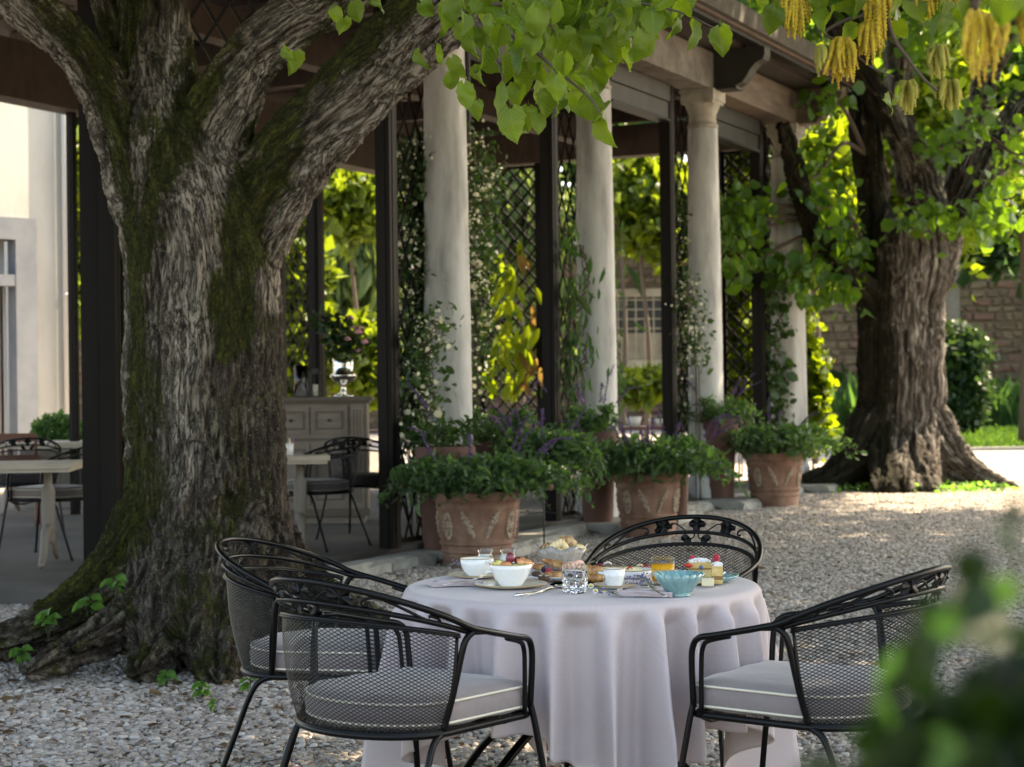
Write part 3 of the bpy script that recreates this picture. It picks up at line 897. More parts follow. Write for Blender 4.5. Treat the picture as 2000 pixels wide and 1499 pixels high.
def bark_material(name, light, mid, dark, moss_a, moss_b, lichen=True, crack=1.25):
    t = NT(name)
    bc = t.at('bc').outputs['Vector']; bark = t.at('bark').outputs['Fac']; moss = t.at('moss').outputs['Fac']; damp = t.at('damp').outputs['Fac']
    obj = t.coord()
    def bcs(s_): 
        mp = t.new('ShaderNodeMapping'); t.link(bc, mp.inputs[0]); mp.inputs['Scale'].default_value = s_; return mp.outputs[0]
    n1 = t.noise(bc, 1.6, 8, .65); n2 = t.noise(obj, 2.3, 6); n3 = t.noise(obj, 60, 6, .75)
    cn = t.noise(bcs((1, 1, .8)), crack, 6, .68, .6)
    ck = t.ramp(t.math('ABSOLUTE', t.math('SUBTRACT', cn, .5)), [(.0, 0), (.03, .15), (.075, 1)])
    f = t.math('ADD', t.math('MULTIPLY', bark, .5), t.math('MULTIPLY', n1, .55))
    c = t.ramp(f, [(.28, dark), (.46, mid), (.62, light), (.82, tuple(x * 1.15 for x in light))])
    c = t.mix(t.math('MULTIPLY', t.math('SUBTRACT', 1.0, ck), .8), c, dark)
    c = t.mix(t.ramp(n2, [(.42, 0), (.66, .75)]), c, t.mix(.5, c, (.06, .042, .03)))
    c = t.mix(t.math('MULTIPLY', damp, t.ramp(t.noise(bc, .5, 5), [(.3, .5), (.7, 1)])), c, t.mix(.74, c, (.022, .013, .010)))
    c = t.mix(t.math('MULTIPLY', t.math('MULTIPLY', t.at('dry').outputs['Fac'], ck), t.ramp(t.noise(bc, 1.1, 6, .7), [(.38, .0), (.58, .9)])), c, (.48, .415, .335))  # pale bark tone, bounce light put into the colour along the mask
    sp = t.ramp(t.noise(obj, 120, 3, .6), [(.63, 0), (.68, 1)])
    c = t.mix(t.math('MULTIPLY', sp, .55), c, (.36, .33, .27))
    if lichen:
        v = t.noise(obj, 34, 6, .8); v2 = t.noise(obj, 2.6, 3)
        lf = t.math('MULTIPLY', t.ramp(v, [(.56, 0), (.60, 1)]), t.ramp(v2, [(.46, 0), (.6, .85)]))
        c = t.mix(lf, c, (.20, .215, .12))
    mc = t.ramp(t.math('ADD', t.math('MULTIPLY', n3, .7), t.math('MULTIPLY', t.noise(bc, .8, 6, .7), .45)), [(.38, tuple(x * .5 for x in moss_a)), (.52, moss_a), (.66, tuple((x + y) / 2 for x, y in zip(moss_a, moss_b))), (.82, moss_b)])
    mc = t.mix(t.math('MULTIPLY', t.math('SUBTRACT', 1.0, ck), .6), mc, (.006, .006, .003))
    w = t.math('ADD', t.math('MULTIPLY', t.math('SUBTRACT', t.noise(obj, 34, 8, .8), .5), 1.6), t.math('ADD', t.math('MULTIPLY', t.math('SUBTRACT', t.noise(bc, .9, 6, .7), .5), 1.7), t.math('MULTIPLY', t.math('SUBTRACT', t.noise(obj, 5, 3), .5), 1.3)))
    mf = t.ramp(t.math('ADD', moss, w), [(.40, 0), (.66, .96)])
    c = t.mix(mf, c, mc)
    t.link(c, t.b.inputs['Base Color']); t.b.inputs['Roughness'].default_value = .92; t.b.inputs['Specular IOR Level'].default_value = .18
    b0 = t.bump(ck, .55, .012)
    b1 = t.bump(t.noise(bcs((3.2, 3.2, 2.0)), 1.6, 9, .75), .9, .022, b0)
    b2 = t.bump(n3, .6, .012, b1)
    t.link(b2, t.b.inputs['Normal'])
    return t.m

def seg_dist(X, Z, line):
    """distance from points (X,Z) to a polyline [(x,z,w)], divided by its width there"""
    best = np.full(len(X), 9.0)
    for (x0, z0, w0), (x1, z1, w1) in zip(line[:-1], line[1:]):
        dx, dz = x1 - x0, z1 - z0; L2 = dx * dx + dz * dz
        t = np.clip(((X - x0) * dx + (Z - z0) * dz) / L2, 0, 1)
        d = np.hypot(X - x0 - t * dx, Z - z0 - t * dz) / (w0 + (w1 - w0) * t)
        best = np.minimum(best, d)
    return best

# ---- the big linden in front
T1Y = 9.75
def t1(px, py, r, dy=0.0):
    p = W(px, py, T1Y + dy); return (p.x, p.y, p.z, r * (T1Y + dy) / F)
root1 = thing('linden_tree', 'huge old linden with mossy trunk forking into thick limbs beside the breakfast table', 'tree', tuple(G(400, 1255)))
ch = [
    [t1(405, 1400, 200), t1(405, 1260, 190), t1(406, 1120, 172), t1(404, 980, 160), t1(402, 820, 153), t1(400, 650, 146), t1(395, 520, 142), t1(380, 430, 138), t1(362, 345, 120), t1(345, 275, 95)],
    [t1(465, 480, 85), t1(525, 375, 80), t1(590, 285, 76, -.1), t1(670, 200, 74, -.25), t1(755, 115, 70, -.4), t1(850, 35, 68, -.6), t1(960, -60, 70, -.8), t1(1100, -220, 60, -1.0), t1(1300, -420, 45, -1.2)],
    [t1(385, 330, 82), t1(430, 215, 66, -.05), t1(490, 115, 56, -.15), t1(560, 50, 50, -.3), t1(660, -20, 46, -.4), t1(790, -150, 48, -.4)],
    [t1(330, 330, 95), t1(318, 210, 76, .1), t1(306, 90, 66, .2), t1(296, -30, 62, .3), t1(280, -200, 55, .4)],
    [t1(310, 400, 88), t1(255, 300, 60), t1(212, 200, 50), t1(155, 110, 47, -.1), t1(82, 35, 45, -.2), t1(-10, -50, 43, -.3), t1(-120, -190, 42, -.4)],
    [t1(250, 90, 45, .3), t1(225, 20, 40, .35), t1(200, -60, 36, .4), t1(150, -160, 30, .5)],
    # roots
    [t1(300, 1010, 80, -.1), t1(240, 1110, 68, -.25), t1(150, 1185, 48, -.4), t1(40, 1238, 34, -.6), t1(-90, 1270, 24, -.7), t1(-220, 1300, 12, -.8)],
    [t1(340, 1080, 95, -.35), t1(320, 1200, 85, -.7), t1(300, 1275, 55, -1.0), t1(270, 1320, 25, -1.3)],
    [t1(330, 1130, 70, -.3), t1(240, 1220, 45, -.8), t1(120, 1280, 30, -1.15), t1(50, 1320, 14, -1.4)],
    [t1(250, 1190, 34, -.7), t1(200, 1235, 24, -1.0), t1(140, 1265, 16, -1.2)],
    [t1(430, 1060, 100, -.35), t1(425, 1190, 92, -.7), t1(420, 1275, 66, -1.0), t1(425, 1340, 22, -1.35)],
    [t1(490, 1080, 80, -.2), t1(530, 1200, 76, -.55), t1(560, 1290, 55, -.9), t1(600, 1350, 20, -1.2)],
    [t1(500, 1060, 75, .1), t1(590, 1160, 62, .0), t1(700, 1225, 42, -.1), t1(830, 1262, 28, -.2), t1(960, 1290, 14, -.3)],
    [t1(380, 900, 60, -.3), t1(372, 1100, 75, -.5), t1(368, 1240, 60, -.95)],
    [t1(395, 1100, 120, .6), t1(395, 1300, 150, 1.2)],
]
def xz(px, py, w): p = W(px, py, T1Y); return (p.x, p.z, w * T1Y / F)
m_left = [xz(180, 40, 34), xz(215, 200, 40), xz(252, 360, 34), xz(275, 520, 36), xz(285, 700, 30), xz(275, 900, 40), xz(245, 1050, 45), xz(150, 1170, 40)]
m_right = [xz(860, -40, 92), xz(745, 50, 88), xz(645, 140, 80), xz(565, 225, 74), xz(520, 300, 76), xz(490, 420, 62), xz(475, 560, 50), xz(470, 660, 34), xz(460, 700, 16)]
m_mid = [xz(440, 0, 62), xz(405, 90, 60), xz(385, 190, 52), xz(370, 280, 40), xz(350, 380, 20)]
m_mid2 = [xz(350, 130, 22), xz(335, 260, 22), xz(330, 380, 20), xz(320, 520, 14)]
m_top = [xz(250, 0, 40), xz(240, 120, 26)]
def moss1(V, N, H):
    wob = fbm(V * np.array([3.0, 3.0, 1.3]), 3) * .09
    X = V[:, 0] + wob; Z = V[:, 2] + fbm(V * 2.2 + 7, 2) * .08
    d = np.minimum.reduce([seg_dist(X, Z, l) for l in (m_left, m_right, m_mid, m_mid2, m_top)])
    m = np.clip(1.25 - d * .62, 0, 1) * .92
    up = np.clip(N[:, 2] * 1.5 - .05, 0, 1)
    low = np.clip((.85 - V[:, 2]) / .7, 0, 1)
    streak = fbm(np.stack([V[:, 0] * 4, V[:, 1] * 4, V[:, 2] * .8], 1) + 3, 3)
    m = np.maximum(m, up * .75 * np.clip((V[:, 2] - 2.2), .25, 1))
    m = np.maximum(m, low * (.42 + .75 * streak))
    m = np.maximum(m, .31 + .42 * streak) - .40 * lit_bark1(V) * (V[:, 2] > 1.0)
    return m + .10 * (H - .5)
m_damp = [xz(500, 560, 40), xz(510, 700, 62), xz(525, 850, 66), xz(545, 1000, 72), xz(580, 1180, 90)]
def damp1(V): return np.clip(1.5 - seg_dist(V[:, 0] + fbm(V * 4, 3) * .06, V[:, 2], m_damp) * .95, 0, 1)
lit_lines = [[xz(-40, -40, 24), xz(70, 75, 26), xz(150, 175, 26), xz(205, 290, 26), xz(228, 430, 24), xz(245, 700, 18), xz(250, 900, 12)],
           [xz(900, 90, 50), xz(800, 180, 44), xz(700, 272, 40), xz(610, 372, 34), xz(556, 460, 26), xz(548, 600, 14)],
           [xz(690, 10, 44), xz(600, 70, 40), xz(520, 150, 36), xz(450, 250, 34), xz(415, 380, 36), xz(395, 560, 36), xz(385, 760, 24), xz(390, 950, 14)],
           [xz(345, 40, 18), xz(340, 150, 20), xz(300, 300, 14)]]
def lit_bark1(V):  # paler bark on limb undersides and left edge: bounce light put into colour
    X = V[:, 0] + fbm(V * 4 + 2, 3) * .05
    return np.maximum.reduce([np.clip(1.6 - seg_dist(X, V[:, 2], l) * .95, 0, 1) for l in lit_lines])
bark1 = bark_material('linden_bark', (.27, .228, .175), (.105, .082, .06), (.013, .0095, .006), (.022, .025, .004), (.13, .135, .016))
trunk1 = skeleton_tree('trunk', ch, .0115, .021, root1, kf=28, kl=6.0, moss_fn=moss1, damp_fn=damp1, lit_fn=lit_bark1, material=bark1, flute=.06, smooth=5)

# ---- the second linden, right
T2Y = 23.6
def t2(px, py, r, dy=0.0):
    p = W(px, py, T2Y + dy); return (p.x, p.y, p.z, r * (T2Y + dy) / F)
root2 = thing('linden_tree', 'second old linden on the right with ridged grey trunk beyond the pergola', 'tree', tuple(G(1755, 955)))
ch2 = [
    [t2(1755, 985, 105), t2(1756, 930, 95), t2(1758, 860, 86), t2(1760, 780, 80), t2(1762, 680, 77), t2(1764, 580, 78), t2(1768, 510, 84), t2(1765, 450, 76)],
    [t2(1735, 520, 52), t2(1710, 420, 32), t2(1698, 320, 26), t2(1686, 200, 23), t2(1672, 80, 21), t2(1655, -80, 19)],
    [t2(1800, 500, 48), t2(1806, 420, 38), t2(1800, 350, 33), t2(1778, 290, 25, -.2), t2(1730, 210, 22, -.4), t2(1692, 150, 18, -.5), t2(1640, 70, 15, -.6), t2(1580, -30, 12, -.6)],
    [t2(1780, 380, 28, .3), t2(1760, 260, 24, .4), t2(1758, 130, 22, .5), t2(1756, 0, 20, .6), t2(1750, -140, 18, .6)],
    [t2(1812, 540, 50), t2(1852, 460, 28), t2(1885, 400, 22), t2(1915, 350, 20), t2(1960, 270, 18), t2(2030, 180, 22), t2(2120, 60, 18)],
    [t2(1905, 370, 22, .2), t2(1935, 290, 19, .2), t2(1985, 205, 17, .2), t2(2060, 120, 14, .2)],
    [t2(1880, 420, 20, .4), t2(1930, 340, 20, .5), t2(2000, 300, 16, .5), t2(2080, 230, 14, .5)],
    [t2(1840, 430, 24, .9), t2(1885, 300, 22, .9), t2(1925, 170, 19, .9), t2(1975, 40, 17, .9), t2(2000, -100, 15, .9)],
    [t2(1735, 620, 40), t2(1690, 570, 28, -.2), t2(1645, 520, 22, -.5), t2(1600, 460, 19, -.8), t2(1572, 400, 17, -1.0), t2(1556, 330, 15, -1.1), t2(1530, 240, 12, -1.2)],
    [t2(1705, 820, 48, -.1), t2(1672, 890, 44, -.3), t2(1625, 932, 30, -.5), t2(1565, 955, 16, -.6), t2(1530, 968, 8, -.6)],
    [t2(1808, 820, 48, -.1), t2(1845, 885, 42, -.2), t2(1895, 925, 27, -.3), t2(1950, 945, 14, -.4), t2(1990, 958, 7, -.4)],
    [t2(1745, 760, 34, -.05), t2(1742, 860, 42, -.35), t2(1735, 925, 36, -.8), t2(1728, 968, 18, -1.3)],
    [t2(1785, 760, 34, -.05), t2(1790, 860, 40, -.35), t2(1803, 925, 34, -.8), t2(1822, 968, 15, -1.3)],
    [t2(1768, 780, 34, -.1), t2(1768, 890, 32, -.5), t2(1766, 968, 16, -1.3)],
]
def moss_shade2(V, N, H):  # darker left side: shade put into the colour along with dark moss
    p0 = W(1755, 700, T2Y)
    side = np.clip((p0.x + .05 - V[:, 0]) / .35 + .35 * fbm(V * 1.5, 2), 0, 1)
    return side * .85 + .1 * (H - .5) + np.clip(.5 - V[:, 2], 0, .5) * .5
bark2 = bark_material('second_linden_bark', (.33, .30, .27), (.14, .122, .105), (.018, .015, .012), (.016, .014, .007), (.032, .028, .014), lichen=False)  # pale bark for the lit side, near-black moss tones for the shaded side
trunk2 = skeleton_tree('trunk', ch2, .026, .045, root2, kf=17, kl=1.0, smooth=3, moss_fn=moss_shade2, material=bark2, flute=.07)

# ---- linden leaves (single leaves, hung from twigs)
def linden_leaf(name, curl=0.0, fold=.15, droop=.3, seed=0):
    rr = random.Random(seed)
    rows = 9; cols = 4
    V = []; UV = []
    def half(v):          # half width of a heart-shaped leaf, v 0..1 from stalk to tip
        return .47 * (math.sin(math.pi * min(1, (v * .93 + .07)) ** .78) ** .8) * (1 - .12 * v)
    for i in range(rows + 1):
        v = i / rows
        w = half(v) if 0 < i < rows else (.10 if i == 0 else .0)
        for j in range(-cols, cols + 1):
            u = j / cols
            ser = 1 + (.07 if (i + abs(j)) % 2 else -.03) * (abs(j) == cols)
            x = u * w * ser
            y = v - (.10 * abs(u) ** 2 * (1 - v) ** 3 * 1.0) * (i < 3) - (.06 if i == 0 else 0) * abs(u)
            z = fold * abs(x) - droop * v * v + curl * math.sin(v * 5 + u * 2 + seed) * .12 + .03 * math.sin(v * 16) * abs(u)
            V.append((x, y, z)); UV.append((x, v))
    V.append((0, -.35, .02)); V.append((.012, -.35, .02)); V.append((.012, 0, 0)); V.append((-.0, 0, 0))
    n = 2 * cols + 1; Fs = []
    for i in range(rows):
        for j in range(n - 1):
            a = i * n + j
            Fs.append((a, a + 1, a + 1 + n, a + n))
    b = (rows + 1) * n; Fs.append((b, b + 1, b + 2, b + 3))
    me = bpy.data.meshes.new(name); me.from_pydata(V, [], Fs); me.update()
    UV += [(0, 0)] * 4
    uvl = me.uv_layers.new(name='UVMap')
    li = np.empty(len(me.loops), np.int32); me.loops.foreach_get('vertex_index', li)
    uvl.data.foreach_set('uv', np.array(UV, dtype=np.float32)[li].ravel())
    attr(me, 'tint', np.full(len(V), rr.uniform(.05, .75)))
    me.materials.append(LM['linden']); me.shade_smooth()
    return me
LEAFM = [linden_leaf('linden_leaf', c, f, d, s) for s, (c, f, d) in enumerate([(.3, .15, .25), (.8, .3, .45), (-.5, .05, .15), (1.2, .4, .6), (.1, -.2, .3), (.6, .6, .2), (0, .9, .35), (-.9, .25, .5)])]

def leaf_obj(mesh, parent, pos, size, tip, nrm, base):
    """tip: direction of the leaf's length, nrm: facing"""
    d = Vector(tip).normalized(); z = Vector(nrm); z = (z - d * z.dot(d)).normalized(); x = d.cross(z)
    Mx = Matrix(((x.x, d.x, z.x), (x.y, d.y, z.y), (x.z, d.z, z.z))).to_4x4()
    o = bpy.data.objects.new('leaf', mesh); COL.objects.link(o); o.parent = parent
    o.matrix_local = Matrix.Translation(Vector(pos) - base) @ Mx @ Matrix.Scale(size, 4)
    return o

def spray(root, pts, r, leaves, name='bough'):
    """twig through world points with hanging leaves; leaves = [(px,py,size_px)] or n random"""
    mb = MB(); P = catmull(pts, 6)
    mb.tube(P, [r * (1 - .75 * i / len(P)) for i in range(len(P))], 6)
    o = wbuild(mb, name, M['wood_stem'], root, smooth=True)
    return o, P
TW = T1Y - 3.6      # the low spray hangs nearer than the trunk
# explicit leaves read off the photograph: centre px, py, height px
SPR = [(818, 118, 42), (860, 108, 40), (835, 20, 40), (905, 50, 46), (893, 135, 52), (925, 95, 50), (912, 188, 56), (880, 160, 40), (938, 150, 44), (968, 200, 72), (1000, 245, 74), (1030, 232, 50), (950, 120, 54),
       (985, 140, 60), (1010, 110, 62), (1045, 120, 60), (1020, 160, 66), (1062, 150, 58), (1085, 175, 62), (1070, 205, 58), (1100, 130, 50), (1118, 120, 56), (1142, 168, 56), (1130, 205, 62), (1155, 215, 60), (1178, 225, 54), (1188, 262, 60), (1165, 165, 62),
       (1110, 190, 58), (1135, 100, 54), (1155, 60, 60), (1168, 110, 58), (1200, 95, 62), (1218, 55, 66), (1240, 40, 64), (1262, 85, 66), (1215, 20, 60), (1190, 45, 60), (1275, 40, 60), (1300, 28, 54), (1320, 60, 44), (1352, 70, 58), (1408, 80, 56), (1335, 20, 44), (1290, 8, 50),
       (1050, 45, 66), (1080, 25, 62), (1090, 70, 60), (1115, 30, 62), (1025, 20, 60), (1000, 50, 56), (970, 25, 56), (945, 10, 50), (1140, 10, 56), (1170, -5, 60), (1230, -10, 60), (1060, 0, 56), (1098, -8, 56), (1260, -12, 56), (990, 0, 48), (700, 25, 46), (740, 8, 36), (668, 50, 40), (655, 30, 34), (1015, 75, 52), (1040, 90, 50), (975, 75, 50), (955, 55, 50),
       (1075, 100, 54), (1130, 145, 50), (1095, 215, 40), (1010, 190, 50), (930, 215, 40), (1055, 240, 44), (1150, 130, 44), (1185, 140, 42), (1225, 120, 50), (1178, 80, 50), (1245, 110, 46), (1200, 10, 54), (575, 120, 44), (560, 105, 34)]
tw1, P1 = spray(root1, [W(880, 40, TW + 1.5), W(960, 55, TW + .4), W(1030, 90, TW), W(1090, 140, TW - .1), W(1150, 190, TW - .15), W(1175, 225, TW - .2)], .010, None)
tw2, _ = spray(root1, [W(900, 10, TW + 1.2), W(1010, 5, TW + .2), W(1120, -10, TW), W(1240, 5, TW), W(1330, 25, TW - .05), W(1395, 55, TW - .1)], .008, None)
tw3, _ = spray(root1, [W(930, 50, TW + .3), W(975, 130, TW), W(990, 190, TW - .05), W(1015, 225, TW)], .005, None)
tw4, _ = spray(root1, [W(1330, -160, TW + .5), W(1290, -60, TW), W(1200, 20, TW), W(1165, 60, TW)], .008, None)
tw5, _ = spray(root1, [W(540, -20, TW + 2), W(600, 30, TW + 1.5), W(660, 10, TW + 1.0)], .006, None)
tws = [tw1, tw2, tw3, tw4]
base1 = Vector(root1.location)
def add_leaf(root, base, tws, px, py, hp, Y, droop=.8, rs=1.0):
    Yl = Y + rnd.uniform(-.22, .22)
    s = hp * Yl / F * .92 * rs
    tip = Vector((rnd.gauss(0, .28), rnd.gauss(0, .25), -1)) if rnd.random() < droop else Vector((rnd.gauss(0, .8), rnd.gauss(0, .4), -.5))
    tip.normalize()
    p = W(px, py, Yl) - tip * s * .5
    nrm = Vector((rnd.gauss(0, .55), -1 + rnd.gauss(0, .3), rnd.gauss(.25, .35)))
    if rnd.random() < .4: nrm = Vector((rnd.choice((-1, 1)) * rnd.uniform(.6, 1.2), -.6, .3))
    return leaf_obj(rnd.choice(LEAFM), root, p, s, tip, nrm, base)
for k, (px, py, hp) in enumerate(SPR):
    par = tws[k % 4]
    add_leaf(par, Vector((0, 0, 0)) , tws, px, py, hp, TW if px > 800 else TW + 1.4)
for k in range(150):
    px = rnd.uniform(870, 1340); py = rnd.uniform(-40, 190 - abs(px - 1060) * .62) + 5
    add_leaf(tws[k % 4], Vector((0, 0, 0)), tws, px, py, rnd.uniform(36, 58), TW + rnd.uniform(.1, .8))
# high crown, well above the frame, that shades the courtyard
def crown(root, name, pts, size, m, **kw):
    return leaf_cloud(name, np.asarray(pts) - np.array(tuple(root.location)), size, m, root, **kw)
def above(P, zmin, slope=.232):
    """keep only points that stay above the trimmed underside of the crown"""
    lim = np.maximum(zmin, CAMH + slope * np.abs(P[:, 1]) + .35)
    P = P[P[:, 2] > lim]; return P
cc = ellipsoid((-.6, 9.2, 7.0), (5.6, 5.6, 3.0), 150, .25)
P = clumps(cc, 1.0, 50000); P = above(P, 3.0)
crown(root1, 'crown', P, .17, LM['linden_crown'], width=.85, up=.35)
# branches carrying the crown
for pts, r in (([t1(1300, -420, 45, -1.2)[:3], (2.2, 8.0, 6.6), (3.2, 7.4, 7.3), (3.8, 6.8, 7.8)], .12), ([t1(790, -150, 48, -.4)[:3], (.2, 8.0, 6.2), (1.0, 6.6, 7.2)], .12), ([t1(-120, -190, 42, -.4)[:3], (-4.2, 8, 6.4), (-5.4, 6.5, 7.2)], .11), ([t1(260, -200, 62, .4)[:3], (-2.2, 10.5, 6.5), (-2.4, 11.5, 8)], .15)):
    mb = MB(); Pq = catmull(pts, 6); mb.tube(Pq, [r * (1 - .7 * i / len(Pq)) for i in range(len(Pq))], 10)
    wbuild(mb, 'limb', M['wood_stem'], root1, smooth=True)

# ---- second tree: boughs with single leaves and the mass of its crown
boughs = [ # px, py, rx, rz (px), dy, n
    (1440, 410, 60, 40, -1.3, 26), (1450, 440, 45, 40, -1.2, 22), (1605, 410, 55, 55, -1.0, 34), (1640, 480, 50, 40, -.6, 24), (1470, 515, 60, 18, -1.2, 18), (1600, 560, 70, 35, -.9, 28), (1560, 530, 60, 30, -.9, 16),
    (1840, 290, 36, 36, -.8, 18), (1790, 432, 36, 14, -1.0, 8), (1890, 425, 110, 26, -1.0, 36), (1970, 390, 50, 40, -.9, 18), (1600, 195, 50, 30, -.9, 14), (1900, 250, 30, 18, -.8, 8), (1980, 300, 40, 40, -.7, 12), (1440, 460, 50, 30, -1.2, 14), (1600, 340, 40, 30, -1.0, 12), (1950, 200, 50, 60, -.5, 12)]
lm2 = []
for k in range(4):
    me = LEAFM[k].copy(); me.materials.clear(); me.materials.append(LM['lime2']); lm2.append(me)
base2 = Vector(root2.location); tot = 0; sp = []
for (px, py, rx, rz, dy, n) in boughs:
    c = W(px, py, T2Y + dy); tgt = W(1690 if px < 1700 else 1850, 480 if py > 350 else 300, T2Y - .1)
    mb = MB(); mid = (c + tgt) / 2 + Vector((0, 0, .25)); e = c + (c - tgt).normalized() * .2
    Pq = catmull([tgt, mid, c, e], 5); mb.tube(Pq, [.035 * (1 - .8 * i / len(Pq)) for i in range(len(Pq))], 6)
    bo = wbuild(mb, 'bough', M['wood_stem'], root2, smooth=True)
    for j in range(n):
        if tot >= 290: break
        a, r = rnd.uniform(0, 2 * math.pi), math.sqrt(rnd.random())
        qx, qy = px + rx * r * math.cos(a), py + rz * r * math.sin(a) + 6
        Yl = T2Y + dy + rnd.uniform(-.7, .5); s = rnd.uniform(17, 28) * Yl / F
        tip = Vector((rnd.gauss(0, .45), rnd.gauss(0, .3), -1)).normalized()
        leaf_obj(rnd.choice(lm2), bo, W(qx, qy, Yl) - tip * s * .5, s, tip, (rnd.gauss(0, .6), -.7 + rnd.gauss(0, .4), rnd.gauss(.7, .4)), Vector((0, 0, 0)))
        tot += 1
    cs = np.array([tuple(W(px + rnd.uniform(-rx, rx) * .9, py + rnd.uniform(-rz, rz) * .8, T2Y + dy + rnd.uniform(-.5, .9))) for _ in range(max(4, n // 4))])
    sp.append(clumps(cs, .26, n * 4))
crown(root2, 'foliage', np.concatenate(sp), .125, LM['lime2'], width=.85, tmpl=LEAF6, up=.45, down=.3)
# high crown of the second tree: upper boughs seen at the top right, and everything above the frame
cs = []
for _ in range(60):
    px = rnd.uniform(1480, 2150); py = rnd.uniform(-260, 70)
    cs.append(tuple(W(px, py, T2Y + rnd.uniform(-1.0, 2.5))))
P = clumps(np.array(cs), .55, 5200)
crown(root2, 'foliage', P, .16, LM['lime2'], width=.85, up=.4, down=.3)
cc = ellipsoid((6.8, 19.6, 10.5), (7.5, 6.0, 3.6), 140, .2)  # unseen part of the crown, stretched right and forward to shade the gravel
P = clumps(cc, 1.1, 22000); P = P[P[:, 2] > CAMH + .235 * P[:, 1]]
crown(root2, 'crown', P, .24, LM['lime2'], width=.85, up=.4)

# ---- catkin sprays at the top right, on twigs of another linden bough above the camera side
cat_m = mat('catkin', (.50, .36, .015), .8, col2=(.34, .22, .02), nscale=60, nlo=.4, nhi=.6, bump=.8, bscale=260, bdist=.004, sss=.2)
cat_m2 = mat('catkin_green', (.34, .36, .06), .8, col2=(.40, .32, .06), nscale=60, bump=.8, bscale=260, bdist=.004)
rootc = thing('catkin_tree', 'tree bough hanging into the upper right corner with dangling yellow catkins and pale leaves', 'tree', (6.2, 8.6, 0))
mb = MB(); mb.tube(catmull([(6.2, 8.6, -.1), (6.1, 8.6, 1.7), (5.8, 8.2, 3.6), (4.4, 7.0, 4.7), (2.6, 6.2, 4.9)], 6), [.2] * 7 + [.18] * 6 + [.15] * 6 + [.1] * 6, 14)
wbuild(mb, 'trunk', bark_material('catkin_tree_bark', (.3, .25, .2), (.17, .13, .1), (.05, .04, .03), (.02, .03, .01), (.04, .05, .01)), rootc, smooth=True)
cc = ellipsoid((7.4, 10.2, 8.8), (6.0, 8.4, 3.0), 210, .2)  # unseen crown, added and shaped to shade the table and gravel
P = clumps(cc, 1.0, 44000); P = above(P, 3.0, .25)
crown(rootc, 'crown', P, .17, LM['linden_crown'], width=.85, up=.35)
def twig(pts, r):
    mb = MB(); Pq = catmull(pts, 6); mb.tube(Pq, [r * (1 - .6 * i / len(Pq)) for i in range(len(Pq))], 6)
    return wbuild(mb, 'twig', M['wood_stem'], rootc, smooth=True)
CY = 7.0
tA = twig([(2.6, 6.2, 4.9), W(1700, -160, CY), W(1620, -40, CY), W(1560, -20, CY)], .02)
tB = twig([(2.6, 6.2, 4.9), W(1760, -180, CY), W(1720, -60, CY), W(1740, 60, CY), W(1770, 110, CY), W(1800, 150, CY), W(1830, 178, CY)], .012)
tC = twig([W(1720, -60, CY), W(1700, 20, CY), W(1650, 40, CY), W(1610, 65, CY), W(1640, 80, CY)], .01)
tD = twig([W(1600, -30, CY), W(1590, 30, CY), W(1605, 75, CY)], .008)
tE = twig([(3.4, 5.8, 4.4), W(1930, -200, 3.2), W(1915, -60, 3.0), W(1900, 20, 3.0)], .02)
tF = twig([(2.6, 6.2, 4.9), W(1850, -120, CY), W(1810, -20, CY)], .01)
tG = twig([W(1640, 80, CY), W(1700, 130, CY), W(1745, 150, CY)], .006)
def catkins(par, px, py, w, h, Y, n, m, seed):
    rr = random.Random(seed); mb = MB(); n = int(n * 2.2)
    for k in range(n):
        u = (k + .5) / n * 2 - 1
        x0, y0 = px + u * w * .22, py + rr.uniform(-.05, .05) * h
        L = h * (1 - .35 * abs(u) ** 2) * rr.uniform(.6, 1.0)
        x1 = px + u * w * .46 + rr.uniform(-4, 4)
        dy = rr.uniform(-.045, .045)
        A, B = W(x0, y0, Y + dy), W(x1, y0 + L, Y + dy * 2)
        Pm = (A + B) / 2 + Vector((rr.uniform(-.01, .01), 0, .012))
        Pc = catmull([A, Pm, B], 17)
        rw = 5.0 * Y / F
        rad = [rw * (.45 + .55 * math.sin(math.pi * min(1, i / len(Pc) * 1.05 + .08)) ** .5) * (1 + (.42 if i % 2 else -.42)) * rr.uniform(.8, 1.2) for i in range(len(Pc))]
        mb.tube(Pc, rad, 7)
    for k in range(n):
        pass
    return mb.build('catkin_cluster', m, par, smooth=True)
for (par, px, py, w, h, Y, n, m, s) in [
    (tA, 1553, -60, 70, 140, CY, 15, cat_m, 1), (tC, 1643, 76, 70, 100, CY, 14, cat_m, 2), (tD, 1600, 90, 16, 60, CY, 3, cat_m2, 3),
    (tB, 1715, -40, 62, 150, CY, 12, cat_m, 4), (tC, 1703, 40, 60, 90, CY, 10, cat_m, 5), (tF, 1812, -60, 50, 108, CY, 9, cat_m, 6),
    (tG, 1832, 90, 46, 78, CY + .6, 8, cat_m2, 7), (tB, 1772, 160, 46, 70, CY + .6, 8, cat_m2, 8), (tB, 1855, 158, 56, 70, CY + .4, 9, cat_m2, 9),
    (tE, 1913, 25, 84, 160, 3.0, 9, cat_m, 10), (tE, 1950, 30, 40, 105, 3.0, 4, cat_m, 11), (tF, 1862, -30, 30, 50, CY, 5, cat_m, 12), (tE, 2004, 20, 30, 80, 3.0, 3, cat_m, 13)]:
    catkins(par, px, py, w, h, Y, n, m, s)
